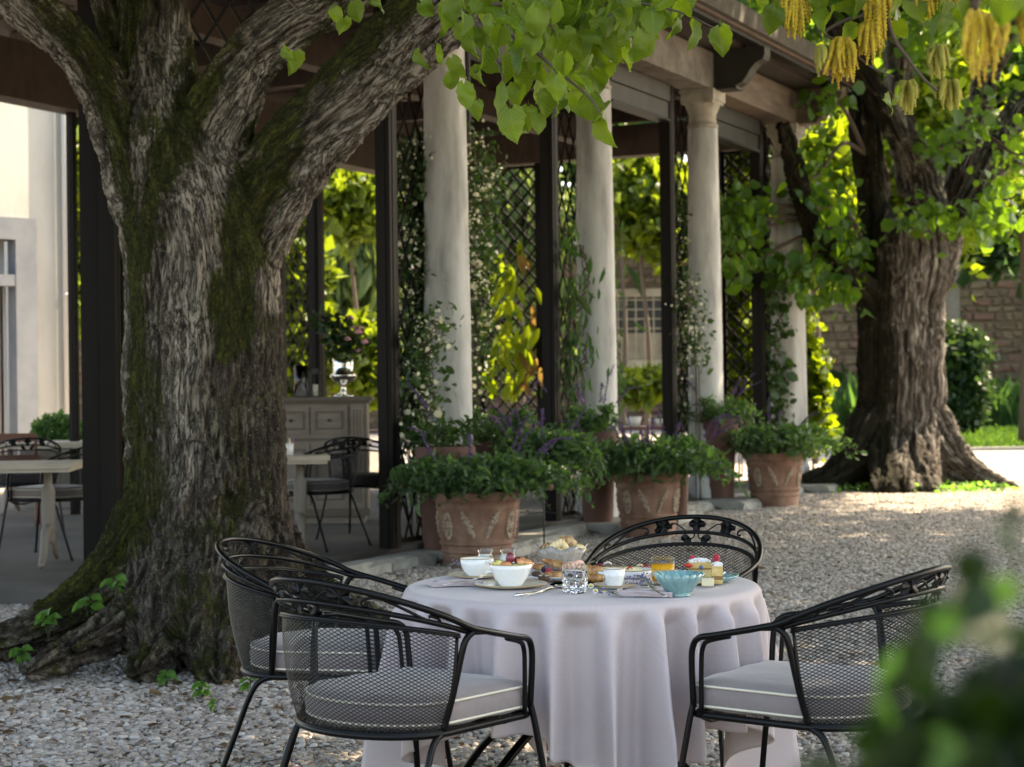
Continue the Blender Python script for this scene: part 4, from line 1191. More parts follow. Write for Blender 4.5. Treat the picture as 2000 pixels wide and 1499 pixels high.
for (par, px, py, hp, Y) in [(tA, 1508, 40, 56, CY), (tA, 1530, 0, 60, CY), (tA, 1490, 10, 50, CY), (tD, 1612, 40, 60, CY), (tA, 1598, 5, 50, CY), (tC, 1660, 62, 44, CY), (tC, 1650, 20, 52, CY), (tB, 1755, 50, 60, CY), (tB, 1752, 10, 60, CY), (tF, 1840, 40, 60, CY), (tF, 1850, 5, 66, CY), (tF, 1880, 30, 60, CY), (tC, 1680, 5, 56, CY), (tG, 1760, 60, 44, CY), (tB, 1790, 15, 60, CY), (tF, 1885, 70, 44, CY),
                             (tE, 1890, 20, 60, 3.0), (tE, 1960, 20, 70, 3.0), (tE, 1990, 60, 50, 3.2), (tE, 1930, -10, 70, 3.0), (tB, 1742, 205, 46, CY), (tB, 1748, 190, 40, CY), (tB, 1878, 165, 24, CY), (tG, 1822, 95, 22, CY + .6), (tG, 1845, 95, 24, CY + .6), (tE, 1985, 5, 80, 3.2), (tF, 1905, 50, 50, CY), (tA, 1555, -20, 56, CY), (tA, 1470, -10, 50, CY)]:
    add_leaf(par, Vector((0, 0, 0)), None, px, py, hp, Y)
# ------------------------------------------------------------------ wrought iron garden chair
fab = NT('cushion_fabric')
vec = fab.coord((1, 1, 1)); sl = fab.coord((14, 160, 14)); sl2 = fab.coord((160, 14, 14))
c = fab.mix(fab.noise(sl, 2, 4), (.16, .13, .127), (.21, .175, .17)); c = fab.mix(fab.math('MULTIPLY', fab.noise(sl2, 2, 3), .5), c, (.235, .198, .192))
fab.link(c, fab.b.inputs['Base Color']); fab.b.inputs['Roughness'].default_value = .85; fab.b.inputs['Sheen Weight'].default_value = .3
fab.link(fab.bump(fab.noise(vec, 9, 3), .35, .012, fab.bump(fab.noise(sl, 6, 2), .25, .001)), fab.b.inputs['Normal'])
M['fabric'] = fab.m
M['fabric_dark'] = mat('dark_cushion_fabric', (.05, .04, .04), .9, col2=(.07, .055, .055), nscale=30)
M['piping'] = mat('cream_piping', (.62, .57, .46), .8)
ZR = .442
def arc_pt(psi, a, y0, b, zj, zt, pw=.85):
    return Vector((a * math.sin(psi), y0 - b * math.cos(psi), zj + (zt - zj) * max(0, math.cos(psi)) ** pw))
def ring_half(y):
    """half width of the seat at depth y: widest at the side posts, narrower in front, round behind"""
    yb, yf = -.300, .245
    if y <= yb or y >= yf: return 0.0
    if y < -.10: return .262 * math.sqrt(max(0, 1 - ((-.10 - y) / .2) ** 2))
    w = .262 + (.236 - .262) * (y + .10) / .33
    if y > .205: w -= .03 * (1 - math.sqrt(max(0, 1 - ((y - .205) / .04) ** 2)))
    return w
def ring_outline(n=72, f=1.0, dy=0.0):
    """seat outline, counter-clockwise from the front right corner"""
    pts = []
    for k in range(14): a = R(90 + 180) + 0; t = k / 14; pts.append((-.206 + .412 * t, .245))
    for k in range(5): a = math.pi / 2 * (1 - k / 5); pts.append((.206 + .03 * math.cos(a), .215 + .03 * math.sin(a)))
    for k in range(12): t = k / 12; y = .215 - .315 * t; pts.append((ring_half(min(y, .2)), y))
    for k in range(24): a = math.pi * k / 24; pts.append((.262 * math.cos(a), -.10 - .2 * math.sin(a)))
    for k in range(12): t = k / 12; y = -.10 + .315 * t; pts.append((-ring_half(min(y, .2)), y))
    for k in range(5): a = math.pi / 2 + math.pi / 2 * (1 - k / 5); pts.append((-.206 + .03 * math.cos(a), .215 + .03 * math.sin(a)))
    return [(x * f, (y - .0) * f + dy) for x, y in reversed(pts)]
def in_ring(x, y):
    return abs(x) < ring_half(y) + .002
def diamond_mesh(mb, fn, nu, nv, th, inside=None):
    """expanded metal: strands zigzag through a (u, v) grid; fn(u, v) -> (point, normal)"""
    def strand(pts):
        P = [p for p, n_ in pts]; Nn = [n_ for p, n_ in pts]
        V = []; m = len(P)
        for i in range(m):
            T = (P[min(i + 1, m - 1)] - P[max(0, i - 1)]).normalized()
            s = T.cross(Nn[i]).normalized() * th; d = Nn[i].normalized() * th * .45
            V += [P[i] + s, P[i] + d, P[i] - s, P[i] - d]
        Fs = []
        for i in range(m - 1):
            for k in range(4):
                Fs.append((i * 4 + k, i * 4 + (k + 1) % 4, i * 4 + 4 + (k + 1) % 4, i * 4 + 4 + k))
        mb.raw(V, Fs)
    for sg in (1, -1):
        for k in range(-nv, nu + nv + 1):
            run = []
            for j in range(nv + 1):
                u = (k + sg * j) / nu; v = j / nv
                ok = 0 <= u <= 1
                if ok:
                    r_ = fn(u, v)
                    if inside and not inside(r_[0]): ok = False
                if ok: run.append(r_)
                elif run:
                    if len(run) > 1: strand(run)
                    run = []
            if len(run) > 1: strand(run)

def chair_meshes():
    """returns a thing whose parts are shared by every copy"""
    root = thing('garden_chair', 'x', 'chair')
    J = 1.60
    def r1(psi): return arc_pt(psi, .315, -.06, .328, .715, .852, .9)
    def r2(psi): return arc_pt(psi, .302, -.06, .310, .705, .795, .9)
    def r3(psi): return arc_pt(psi, .290, -.07, .290, .692, .748, .9)
    N = 40
    fr = MB()
    top = [r1(-J + 2 * J * k / N) for k in range(N + 1)]
    rr = .0092
    armR = catmull([top[-1], (.305, .04, .694), (.278, .15, .670), (.262, .205, .658), (.255, .228, .635), (.252, .235, .590), (.240, .238, ZR + .02)], 5)
    armL = [Vector((-p.x, p.y, p.z)) for p in armR]
    fr.tube(list(reversed(armL)) + top[1:-1] + armR, rr, 9)
    fr.build('arm_rail', M['iron'], root)
    m2 = MB(); m2.tube([r2(-J + 2 * J * k / N) for k in range(N + 1)], .0075, 8)
    m2.tube([r2(J), (.309, .0, .702), (.306, .04, .692)], .0075, 8); m2.tube([r2(-J), (-.309, .0, .702), (-.306, .04, .692)], .0075, 8)
    m2.build('back_rail', M['iron'], root)
    m3 = MB(); m3.tube([r3(-1.52 + 3.04 * k / N) for k in range(N + 1)], .011, 8, flat=.35, up=(0, 0, 1))
    m3.tube([r3(-1.52 + 3.04 * k / N) + Vector((0, 0, .004)) for k in range(N + 1)], .007, 8)
    m3.build('mesh_rail', M['iron'], root)
    # side posts
    for sx in (-1, 1):
        p = MB(); p.tube(catmull([(sx * .312, -.045, .712), (sx * .305, -.072, .690), (sx * .298, -.084, .65), (sx * .279, -.10, .54), (sx * .258, -.118, ZR), ], 5), .0095, 8)
        p.build('side_post', M['iron'], root)
        # inner rod of the front upright
        p = MB(); p.tube(catmull([(sx * .285, .10, .672), (sx * .264, .175, .652), (sx * .256, .197, .632), (sx * .252, .205, .59), (sx * .243, .212, ZR)], 5), .007, 8)
        p.build('upright', M['iron'], root)
        p = MB(); p.tube(catmull([(sx * .240, .238, ZR + .03), (sx * .246, .248, ZR - .02), (sx * .262, .275, .25), (sx * .285, .310, 0)], 6), .0094, 8)
        p.blob((sx * .285, .310, .006), (.014, .014, .008), 2); p.build('leg', M['iron'], root)
        p = MB(); p.tube(catmull([(sx * .252, -.10, ZR), (sx * .266, -.15, ZR - .012), (sx * .276, -.185, ZR - .06), (sx * .288, -.235, .25), (sx * .312, -.33, 0)], 6), .0094, 8)
        p.blob((sx * .312, -.33, .006), (.014, .014, .008), 2); p.build('leg', M['iron'], root)
    # seat ring
    ring = ring_outline()
    s = MB(); s.tube([(x, y, ZR) for x, y in ring], .010, 8, closed=True)
    s.tube([(-.225, .240, ZR - .002), (-.13, .245, ZR - .035), (0, .247, ZR - .045), (.13, .245, ZR - .035), (.225, .240, ZR - .002)], .006, 6)
    s.build('seat_ring', M['iron'], root)
    # woven mesh seat
    s = MB(); diamond_mesh(s, lambda u, v: (Vector((-.28 + .56 * u, -.27 + .54 * v, ZR - .004 - .02 * (1 - (2 * u - 1) ** 2) * (1 - (2 * v - 1) ** 2))), Vector((0, 0, 1))), 32, 44, .0014, inside=lambda p: in_ring(p.x, p.y))
    s.build('seat_mesh', M['iron'], root, smooth=False)
    s = MB(); diamond_mesh(s, lambda u, v: (Vector((-.215 + .43 * u, .243, ZR - .045 * v * (1 - (2 * u - 1) ** 2) - .002)), Vector((0, 1, 0))), 30, 4, .0014)
    s.build('seat_apron', M['iron'], root, smooth=False)
    # mesh back
    def back(u, v):
        psi = -1.50 + 3.00 * u
        T_ = r3(psi)
        B_ = Vector((.262 * math.sin(psi), -.105 - .195 * math.cos(psi) , ZR + .006))
        p = B_.lerp(T_, v); bulge = math.sin(math.pi * v) * .012
        nrm = Vector((math.sin(psi), -math.cos(psi), -.15)).normalized()
        return p + nrm * bulge, nrm
    s = MB(); diamond_mesh(s, back, 42, 28, .00115)
    s.build('back_mesh', M['iron'], root, smooth=False)
    s = MB()
    for u in (0, 1): s.tube([back(u, k / 8)[0] for k in range(9)], .005, 6)
    s.tube([back(k / 40, 0)[0] for k in range(41)], .006, 6)
    s.build('mesh_border', M['iron'], root)
    # ornaments between the rails
    def band(psi, h):
        a, b = r2(psi), r1(psi)
        return a.lerp(b, h)
    def leafy(cps, ch, s_, ang, lobes, name):
        mb = MB(); n = 30; c0 = band(cps, ch)
        ex = (band(cps + .02, ch) - band(cps - .02, ch)).normalized(); ez = (band(cps, 1) - band(cps, 0)).normalized()
        nn = ex.cross(ez).normalized(); V = [c0 + nn * .004]
        for k in range(n):
            t = 2 * math.pi * k / n
            r = s_ * (.62 + .38 * abs(math.cos(lobes * t / 2)) ** 1.4) * (1 + (.12 if k % 2 else -.06) * (lobes == 5))
            q = t + ang
            V.append(c0 + ex * math.cos(q) * r + ez * math.sin(q) * r + nn * .006 * math.cos(lobes * t))
        m_ = len(V); V += [v - nn * .003 for v in V]
        Fs = [(0, 1 + k, 1 + (k + 1) % n) for k in range(n)] + [(m_, m_ + 1 + (k + 1) % n, m_ + 1 + k) for k in range(n)] + [(1 + k, m_ + 1 + k, m_ + 1 + (k + 1) % n, 1 + (k + 1) % n) for k in range(n)]
        mb.raw(V, Fs); mb.blob(c0 + nn * .006, .004, 1)
        mb.build(name, M['iron'], root, smooth=False)
    leafy(0, .52, .034, math.pi / 4 * 0, 4, 'flower_ornament')
    leafy(-.42, .50, .037, .5, 5, 'leaf_ornament'); leafy(.42, .50, .037, -.5, 5, 'leaf_ornament')
    leafy(-.13, -.45, .022, 2.4, 2, 'leaf_ornament'); leafy(.13, -.45, .022, .7, 2, 'leaf_ornament')
    for sg in (-1, 1):
        s = MB()
        s.tube(catmull([band(sg * x, h) for x, h in ((.12, .02), (.20, .35), (.28, .62), (.36, .55))], 6), .0028, 6)
        s.tube(catmull([band(sg * x, h) for x, h in ((.02, -.08), (.04, -.35), (.10, -.48))], 5), .0028, 6)
        # scroll: hook at both ends of a slanting rod
        pts = [(.66, .28), (.62, .22), (.60, .38), (.64, .62), (.74, .82), (.84, .74), (.98, .48), (1.12, .16), (1.20, .06), (1.26, .22), (1.25, .48), (1.19, .56), (1.16, .42)]
        s.tube(catmull([band(sg * x, h) for x, h in pts], 6), .0042, 6)
        s.build('scroll_ornament', M['iron'], root)
    # cushion
    ol = ring_outline(72, .975, .02)
    z0, z1 = ZR + .012, ZR + .088
    prof = [(.0, z0 + .004), (.55, z0 + .001), (.93, z0), (.985, z0 + .010), (1.0, z0 + .022), (1.012, z0 + .043), (1.0, z1 - .022), (.985, z1 - .010), (.94, z1 + .002), (.75, z1 + .010), (.4, z1 + .014), (0, z1 + .015)]
    V = []; n = len(ol)
    for i, (f_, z) in enumerate(prof):
        for k, (x, y) in enumerate(ol):
            w = 1 + .006 * math.sin(k * 1.3 + i) if .95 < f_ else 1
            V.append((x * f_ * w, .02 + (y - .02) * f_ * w, z + (.002 * math.sin(k * .9 + i * 2) if f_ > .9 else 0)))
    Fs = [(i * n + k, i * n + (k + 1) % n, (i + 1) * n + (k + 1) % n, (i + 1) * n + k) for i in range(len(prof) - 1) for k in range(n)]
    cu = MB(); cu.raw(V, Fs); cu = cu.build('cushion', M['fabric'], root)
    for z in (z0 + .012, z1 - .009):
        p = MB(); p.tube([(x * .997, .02 + (y - .02) * .997, z) for x, y in ol], .0036, 6, closed=True); p.build('piping', M['piping'], cu)
    return root
proto = chair_meshes()

CHG = 'iron garden chairs round the breakfast table'
def place(o, px, Y, head, label, group=CHG, first=False, dark=False, z=0.0):
    """head: degrees the sitter looks towards, 0 = away from the camera, 90 = right"""
    x = (px - 1000) / F * Y
    c = o if first else copy_tree(o)
    c.location = (x, Y, z); c.rotation_euler = (0, 0, -R(head)); c['label'] = label; c['group'] = group
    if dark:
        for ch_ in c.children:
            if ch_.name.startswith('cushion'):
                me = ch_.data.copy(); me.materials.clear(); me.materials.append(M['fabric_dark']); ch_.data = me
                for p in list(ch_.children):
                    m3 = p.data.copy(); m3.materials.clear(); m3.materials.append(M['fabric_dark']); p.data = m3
    return c
TC = G(1136, 1141, .73)     # centre of the breakfast table
TX, TY = TC.x, TC.y
place(proto, 790, 5.11, 43.8, 'black mesh iron chair nearest the camera, seen from behind, cushion towards the cloth', first=True)
place(proto, 650, 6.06, 106, 'black mesh iron chair beside the mossy trunk, its inner backrest mesh visible')
place(proto, 1300, 6.62, 202, 'black iron chair behind the table, only its ornamented backrest showing above the cakes')
place(proto, 1574, 5.153, -55.9, 'black iron chair on the right with its grey cushion facing left towards the cloth')

# ------------------------------------------------------------------ breakfast table and cloth
TR = .552
tb = thing('breakfast_table', 'round table hidden under the lilac grey cloth with dark iron feet', 'table', (TX, TY, 0))
mb = MB(); mb.lathe([(0, .690), (TR - .02, .690), (TR - .008, .70), (TR - .008, .718), (TR - .02, .724), (0, .724)], 64); mb.build('tabletop', M['grey_wood'], tb)
mb = MB(); mb.tube([(0, 0, .30), (0, 0, .69)], .035, 14); mb.build('pedestal', M['iron'], tb)
for k in range(4):
    a = R(45 + 90 * k + 3)
    mb = MB(); d = Vector((math.cos(a), math.sin(a), 0))
    mb.tube(catmull([Vector((0, 0, .42)), d * .18 + Vector((0, 0, .34)), d * .40 + Vector((0, 0, .20)), d * .56 + Vector((0, 0, .03))], 6), .014, 8); mb.build('leg', M['iron'], tb)

cl = NT('tablecloth_linen')
fl_ = cl.at('flat').outputs['Vector']
def weave(sc_v, scale, det):
    mp = cl.new('ShaderNodeMapping'); cl.link(fl_, mp.inputs[0]); mp.inputs['Scale'].default_value = sc_v
    return cl.noise(mp.outputs[0], scale, det)
wa, wb = weave((3, 210, 1), 1.0, 4), weave((210, 3, 1), 1.0, 4)
c = cl.mix(cl.ramp(wa, [(.35, 0), (.65, 1)]), (.565, .485, .49), (.605, .525, .53))
c = cl.mix(cl.math('MULTIPLY', cl.ramp(wb, [(.4, 0), (.7, 1)]), .4), c, (.64, .56, .555))
cl.link(c, cl.b.inputs['Base Color']); cl.b.inputs['Roughness'].default_value = .75; cl.b.inputs['Sheen Weight'].default_value = .2
cl.link(cl.bump(wa, .16, .001, cl.bump(wb, .14, .001, cl.bump(weave((9, 9, 1), 1.0, 3), .10, .012))), cl.b.inputs['Normal'])
trn = cl.new('ShaderNodeBsdfTranslucent'); trn.inputs[0].default_value = (.50, .38, .35, 1)
mx = cl.new('ShaderNodeMixShader'); mx.inputs[0].default_value = .22
cl.link(cl.b.outputs[0], mx.inputs[1]); cl.link(trn.outputs[0], mx.inputs[2]); cl.link(mx.outputs[0], cl.out.inputs[0])
M['cloth'] = cl.m
def cloth():
    nt, th0, S = 540, R(-78), 1.80
    V = []; R0 = TR + .004; zt = .728; rings = 0
    radial = [0.0, .1, .2, .3, .38, .44, .49, .52, R0 - .02]
    nh = 44
    rc = random.Random(5); ph = [rc.uniform(0, 6.28) for _ in range(8)]
    rows = []
    for r in radial:
        rows.append([(r * math.cos(2 * math.pi * k / nt), r * math.sin(2 * math.pi * k / nt), zt) for k in range(nt)])
    for j in range(4):      # rounded edge
        a = (j + 1) / 5 * math.pi / 2
        rows.append([((R0 - .02 + .02 * math.sin(a)) * math.cos(2 * math.pi * k / nt), (R0 - .02 + .02 * math.sin(a)) * math.sin(2 * math.pi * k / nt), zt - .02 + .02 * math.cos(a)) for k in range(nt)])
    def fold(t):
        w = t + .060 * math.sin(3 * t + ph[0]) + .035 * math.sin(5 * t + ph[1])
        f = math.sin(23 * w + ph[2]); g = math.sin(8 * w + ph[3]); h = math.sin(33 * w + ph[4])
        f = f - .30 * math.cos(2 * (23 * w + ph[2]))
        F_ = (.80 + .18 * math.sin(4 * t + ph[5])) * f + .34 * g + .14 * h
        return math.copysign(abs(F_) ** .85, F_), math.cos(23 * w + ph[2])
    for j in range(nh + 1):
        row = []
        for k in range(nt):
            t = 2 * math.pi * k / nt
            c_, s_ = abs(math.cos(t - th0)), abs(math.sin(t - th0))
            # square cloth turned so that th0 is a corner: distance to the hem along this direction
            q = (S / 2) / max(abs(math.cos(t - th0 - math.pi / 4)), abs(math.sin(t - th0 - math.pi / 4)))
            L = max(.25, q - R0) ; L = min(L, .69)
            s = L * (j / nh)
            corner = max(0, (q - S / 2) / (S / 2 * .414))
            amp = (.030 + .044 * min(1, s / .35)) * min(1, s / .05 + .10) * (1 + .55 * corner * s / .7)
            f, g = fold(t)
            rad = R0 + .002 + amp * (f - .25) + .012 * s + .05 * s * corner * f
            tt = t + .022 * g * min(1, s / .4) * (1 + .4 * corner)
            z = zt - .02 - s * (1 - .012) - .006 * f * min(1, s / .3)
            z = max(z, .012 + .004 * f)
            row.append((rad * math.cos(tt), rad * math.sin(tt), z))
        rows.append(row)
    for row in rows: V += row
    flat = []
    for i, row in enumerate(rows):
        for k in range(nt):
            t = 2 * math.pi * k / nt - th0 - math.pi / 4
            q = (S / 2) / max(abs(math.cos(t)), abs(math.sin(t))); L = min(max(.25, q - R0), .69)
            if i < len(radial): rf = radial[i]
            elif i < len(radial) + 4: rf = R0
            else: rf = R0 + L * (i - len(radial) - 4) / nh
            flat.append((rf * math.cos(t), rf * math.sin(t), 0))
    nrw = len(rows)
    Fs = [(i * nt + k, i * nt + (k + 1) % nt, (i + 1) * nt + (k + 1) % nt, (i + 1) * nt + k) for i in range(1, nrw - 1) for k in range(nt)]
    Fs += [tuple(nt + k for k in range(nt))]
    mb = MB(); mb.raw(V, [tuple(reversed(f)) for f in Fs])
    o = mb.build('tablecloth', M['cloth'], None, smooth=True, loc=(TX, TY, 0))
    attr(o.data, 'flat', flat, 'FLOAT_VECTOR')
    md = o.modifiers.new('thickness', 'SOLIDIFY'); md.thickness = .0015; md.offset = 1
    tag(o, 'pale lilac linen cloth falling in folds over the round breakfast table', 'tablecloth')
    return o
cloth()

# ------------------------------------------------------------------ dining terrace inside the pergola
IG = 'iron garden chairs on the pergola terrace'
place(proto, 610, 14.6, -62, 'iron chair with pale cushion just right of the mossy trunk, at the small terrace table', IG, z=FZ)
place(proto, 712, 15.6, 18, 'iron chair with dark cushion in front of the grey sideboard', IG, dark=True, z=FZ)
place(proto, 100, 14.1, -75, 'iron chair with grey cushion at the cream table left of the corner post', IG, z=FZ)
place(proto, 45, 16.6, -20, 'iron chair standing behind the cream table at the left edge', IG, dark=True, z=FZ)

def pedestal_table(label, x, y, w, d, rz, m, hgt=.75):
    t = thing('dining_table', label, 'table', (x, y, FZ), rz, 'cream tables on the pergola terrace')
    b = MB(); b.box((-w / 2, -d / 2, hgt - .035), (w / 2, d / 2, hgt)); b.box((-w / 2 + .02, -d / 2 + .02, hgt - .06), (w / 2 - .02, d / 2 - .02, hgt - .036)); b.build('tabletop', m, t, smooth=False)
    for sx in (-1, 1):
        x0 = sx * (w / 2 - .22)
        b = MB(); b.tube(catmull([(x0, 0, hgt - .06), (x0, 0, .55), (x0, 0, .34), (x0, 0, .16)], 5), [.03] * 5 + [.05] * 6 + [.045] * 5, 12); b.build('pedestal', M['leg_paint'], t)
        for sy in (-1, 1):
            b = MB(); b.tube(catmull([(x0, sy * .02, .27), (x0, sy * .16, .24), (x0, sy * .27, .10), (x0, sy * .40, .03)], 6), [.042 - .0012 * k for k in range(19)], 10); b.build('foot', M['leg_paint'], t)
    return t
p = G(-30, 872, FZ + .75)
def at(px, Y): q = W(px, 760, Y); return q.x, q.y
x, y = at(-20, 13.3); pedestal_table('cream topped table with curved pedestal feet at the left edge of the photo', x, y, 1.25, .8, R(6), M['table_stone'])
x, y = at(120, 19.0); pedestal_table('long pale table at the back left beside the villa window', x, y, 1.5, .8, R(3), M['table_stone'])
x, y = at(548, 14.2); pedestal_table('small pale table half hidden behind the mossy trunk', x, y, .72, .7, R(8), M['table_stone'])
# beaker with sugar sticks
x, y = at(563, 14.15)
t = thing('beaker', 'white beaker holding coloured sugar sticks on the small terrace table', 'beaker', (x, y, FZ + .75))
b = MB(); b.lathe([(.0, .0), (.032, .0), (.038, .09), (.034, .09), (.03, .01), (0, .01)], 20); b.build('cup', mat('white_china', (.75, .73, .7), .3), t)
for k, cc_ in enumerate([(.5, .1, .3), (.7, .5, .1), (.2, .1, .4), (.7, .7, .7)]):
    b = MB(); a = k * 1.7; b.tube([(.01 * math.cos(a), .01 * math.sin(a), .02), (.035 * math.cos(a), .035 * math.sin(a), .13)], .004, 6); b.build('stick', mat('stick_colour', cc_, .6), t)

# sideboard
def sideboard():
    a = G(553, 990, FZ)
    Y = 17.2; x0 = W(520, 760, Y).x; x1 = W(716, 760, Y).x; w = x1 - x0
    t = thing('sideboard', 'grey painted wooden sideboard with drawers and panelled doors behind the mossy trunk', 'sideboard', ((x0 + x1) / 2, Y, FZ), R(2))
    g = M['grey_wood']; h = 1.18
    b = MB(); b.box((-w / 2, -.02, .10), (w / 2, .5, h - .04)); b.box((-w / 2 + .03, 0, 0), (w / 2 - .03, .45, .10)); b.build('body', g, t, smooth=False)
    b = MB(); b.box((-w / 2 - .05, -.07, h - .035), (w / 2 + .05, .55, h)); b.box((-w / 2 - .025, -.045, h - .06), (w / 2 + .025, .52, h - .036)); b.build('top', M['grey_wood_dark'], t, smooth=False)
    b = MB(); b.box((-w / 2 - .015, -.04, .78), (w / 2 + .015, -.019, .80)); b.box((-w / 2 - .02, -.05, .07), (w / 2 + .02, -.019, .14)); b.build('moulding', M['grey_wood_dark'], t, smooth=False)
    n = 2; dw = (w - .26) / n
    for k in range(n):
        xa = -w / 2 + .06 + k * (dw + .02)
        for nm, za, zb in (('drawer', .84, h - .09), ('door', .18, .74)):
            b = MB(); b.box((xa, -.036, za), (xa + dw, -.021, zb)); d = b.build(nm, g, t, smooth=False)
            b = MB()
            for q in ((xa + .04, za + .04, xa + dw - .04, za + .055), (xa + .04, zb - .055, xa + dw - .04, zb - .04), (xa + .04, za + .056, xa + .055, zb - .056), (xa + dw - .055, za + .056, xa + dw - .04, zb - .056)):
                b.box((q[0], -.046, q[1]), (q[2], -.037, q[3]))
            b.build('panel_moulding', M['grey_wood_dark'], d, smooth=False)
            b = MB(); b.blob((xa + dw / 2 if nm == 'drawer' else xa + dw - .05, -.055, (za + zb) / 2), .016, 2); b.build('knob', M['black_metal'], d)
    b = MB(); b.box((w / 2 - .15, -.045, .14), (w / 2 - .03, -.021, h - .07))
    for k in range(4): b.tube([(w / 2 - .135 + k * .03, -.048, .2), (w / 2 - .135 + k * .03, -.048, h - .12)], .008, 6)
    b.build('fluted_pilaster', g, t, smooth=False)
    return t, Y, x0, x1, h + FZ
sb, SY, SX0, SX1, SZ = sideboard()
# silver cooler with roses
def roses():
    x = W(671, 760, SY + .2).x; y = SY + .2
    t = thing('champagne_cooler', 'footed silver bowl on the sideboard holding pink roses', 'bowl', (x, y, SZ))
    b = MB(); b.lathe([(0, 0), (.10, 0), (.10, .012), (.06, .025), (.03, .05), (.022, .09), (.03, .12), (.09, .15), (.125, .19), (.13, .21), (.10, .22), (.10, .30), (.108, .36), (.102, .36), (.09, .30), (.09, .2), (0, .17)], 28)
    b.build('silver_body', M['silver'], t)
    bq = thing('rose_bouquet', 'loose bunch of pink roses with dark leaves in the silver bowl', 'bouquet', (x, y, SZ + .2))
    pk = mat('rose_petal', (.62, .24, .30), .6, col2=(.75, .42, .46), nscale=30, sss=.2)
    for (px, py, r) in [(682, 622, .055), (700, 648, .05), (678, 662, .045), (712, 668, .045), (700, 685, .04), (705, 640, .035), (690, 640, .03)]:
        q = W(px, py, y + rnd.uniform(-.08, .05)) - Vector(bq.location)
        b = MB(); rq = random.Random(px)
        for k in range(16):
            a = k * 2.4; rr_ = r * (.25 + .75 * k / 16); z = r * (.45 - .9 * k / 16)
            b.blob(q + Vector((math.cos(a) * rr_ * .6, math.sin(a) * rr_ * .6, z * .6)), (r * .42, r * .42, r * .30), 1)
        b.build('rose', pk, bq)
    b = MB()
    for (px, py) in [(682, 622), (700, 648), (678, 662), (712, 668), (650, 640), (640, 660)]:
        b.tube([(0, 0, -.1), (W(px, py, y) - Vector(bq.location)) * .6 + Vector((0, 0, -.02)), W(px, py, y) - Vector(bq.location)], .004, 5)
    b.build('stems', M['stem'], bq)
    P = clumps(np.array([tuple(W(px, py, y) - Vector(bq.location)) for px, py in [(655, 640), (645, 655), (660, 670), (672, 650), (640, 630), (690, 680), (668, 680)]]), .13, 260)
    leaf_cloud('leaves', P, .06, LM['dark'], bq, tmpl=LEAF6)
    return t
roses()
gl = glass_mat('clear_glass')
M['glass'] = gl
for (px, w, h, lab) in [(588, .13, .30, 'tall clear glass candle cylinder on the sideboard'), ]:
    x = W(px, 760, SY + .15).x
    b = MB(); b.lathe([(0, 0), (w / 2, 0), (w / 2, h), (w / 2 - .004, h), (w / 2 - .004, .01), (0, .01)], 24); o = b.build('glass_cylinder', gl, None, loc=(x, SY + .15, SZ)); tag(o, lab, 'glass')
x = W(616, 760, SY + .15).x
t = thing('lantern', 'small dark metal lantern on the sideboard beside the glass cylinder', 'lantern', (x, SY + .15, SZ))
b = MB()
for sx in (-1, 1):
    for sy in (-1, 1): b.box((sx * .045 - .006, sy * .045 - .006, 0), (sx * .045 + .006, sy * .045 + .006, .22))
b.box((-.055, -.055, 0), (.055, .055, .012)); b.box((-.055, -.055, .22), (.055, .055, .235)); b.box((-.03, -.03, .235), (.03, .03, .27)); b.build('frame', M['black_metal'], t, smooth=False)
b = MB(); b.lathe([(0, .012), (.025, .012), (.025, .12), (0, .12)], 14); b.build('candle', mat('wax', (.7, .66, .55), .5), t)

# ice pail beside the roses is part of the bowl; further slender tables and chairs at the far end
def bistro_table(px, Y, w, label):
    x = W(px, 760, Y).x
    t = thing('bistro_table', label, 'table', (x, Y, FZ), R(12), 'small dark tables at the far end of the terrace')
    b = MB(); b.box((-w / 2, -.35, .72), (w / 2, .35, .75)); b.build('tabletop', M['red_wood'], t, smooth=False)
    for sx in (-1, 1):
        for sy in (-1, 1):
            b = MB(); b.tube([(sx * (w / 2 - .05), sy * .3, 0), (sx * (w / 2 - .12), sy * .26, .72)], .014, 6); b.build('leg', M['black_metal'], t)
    return t
bistro_table(1010, 21.0, .95, 'dark folding table between the first two columns')
bistro_table(1255, 22.8, .9, 'dark folding table set with white china between the second and third column')
bistro_table(740, 22.5, .8, 'dark folding table right of the sideboard')
china = mat('white_china_far', (.75, .73, .68), .4)
for k, (px, Y, w_, h_) in enumerate([(1237, 22.7, .10, .12), (1275, 22.8, .06, .09), (1289, 22.7, .06, .09)]):
    x = W(px, 760, Y).x
    b = MB(); b.lathe([(0, 0), (w_ * .7, 0), (w_, h_), (w_ - .006, h_), (w_ * .6, .01), (0, .01)], 16)
    o = b.build('bowl' if k == 0 else 'cup', china, None, loc=(x, Y, FZ + .75)); tag(o, ['white china bowl on the far dark table', 'left white cup of the two on the far dark table', 'right white cup of the two on the far dark table'][k], ['bowl', 'cup', 'cup'][k])
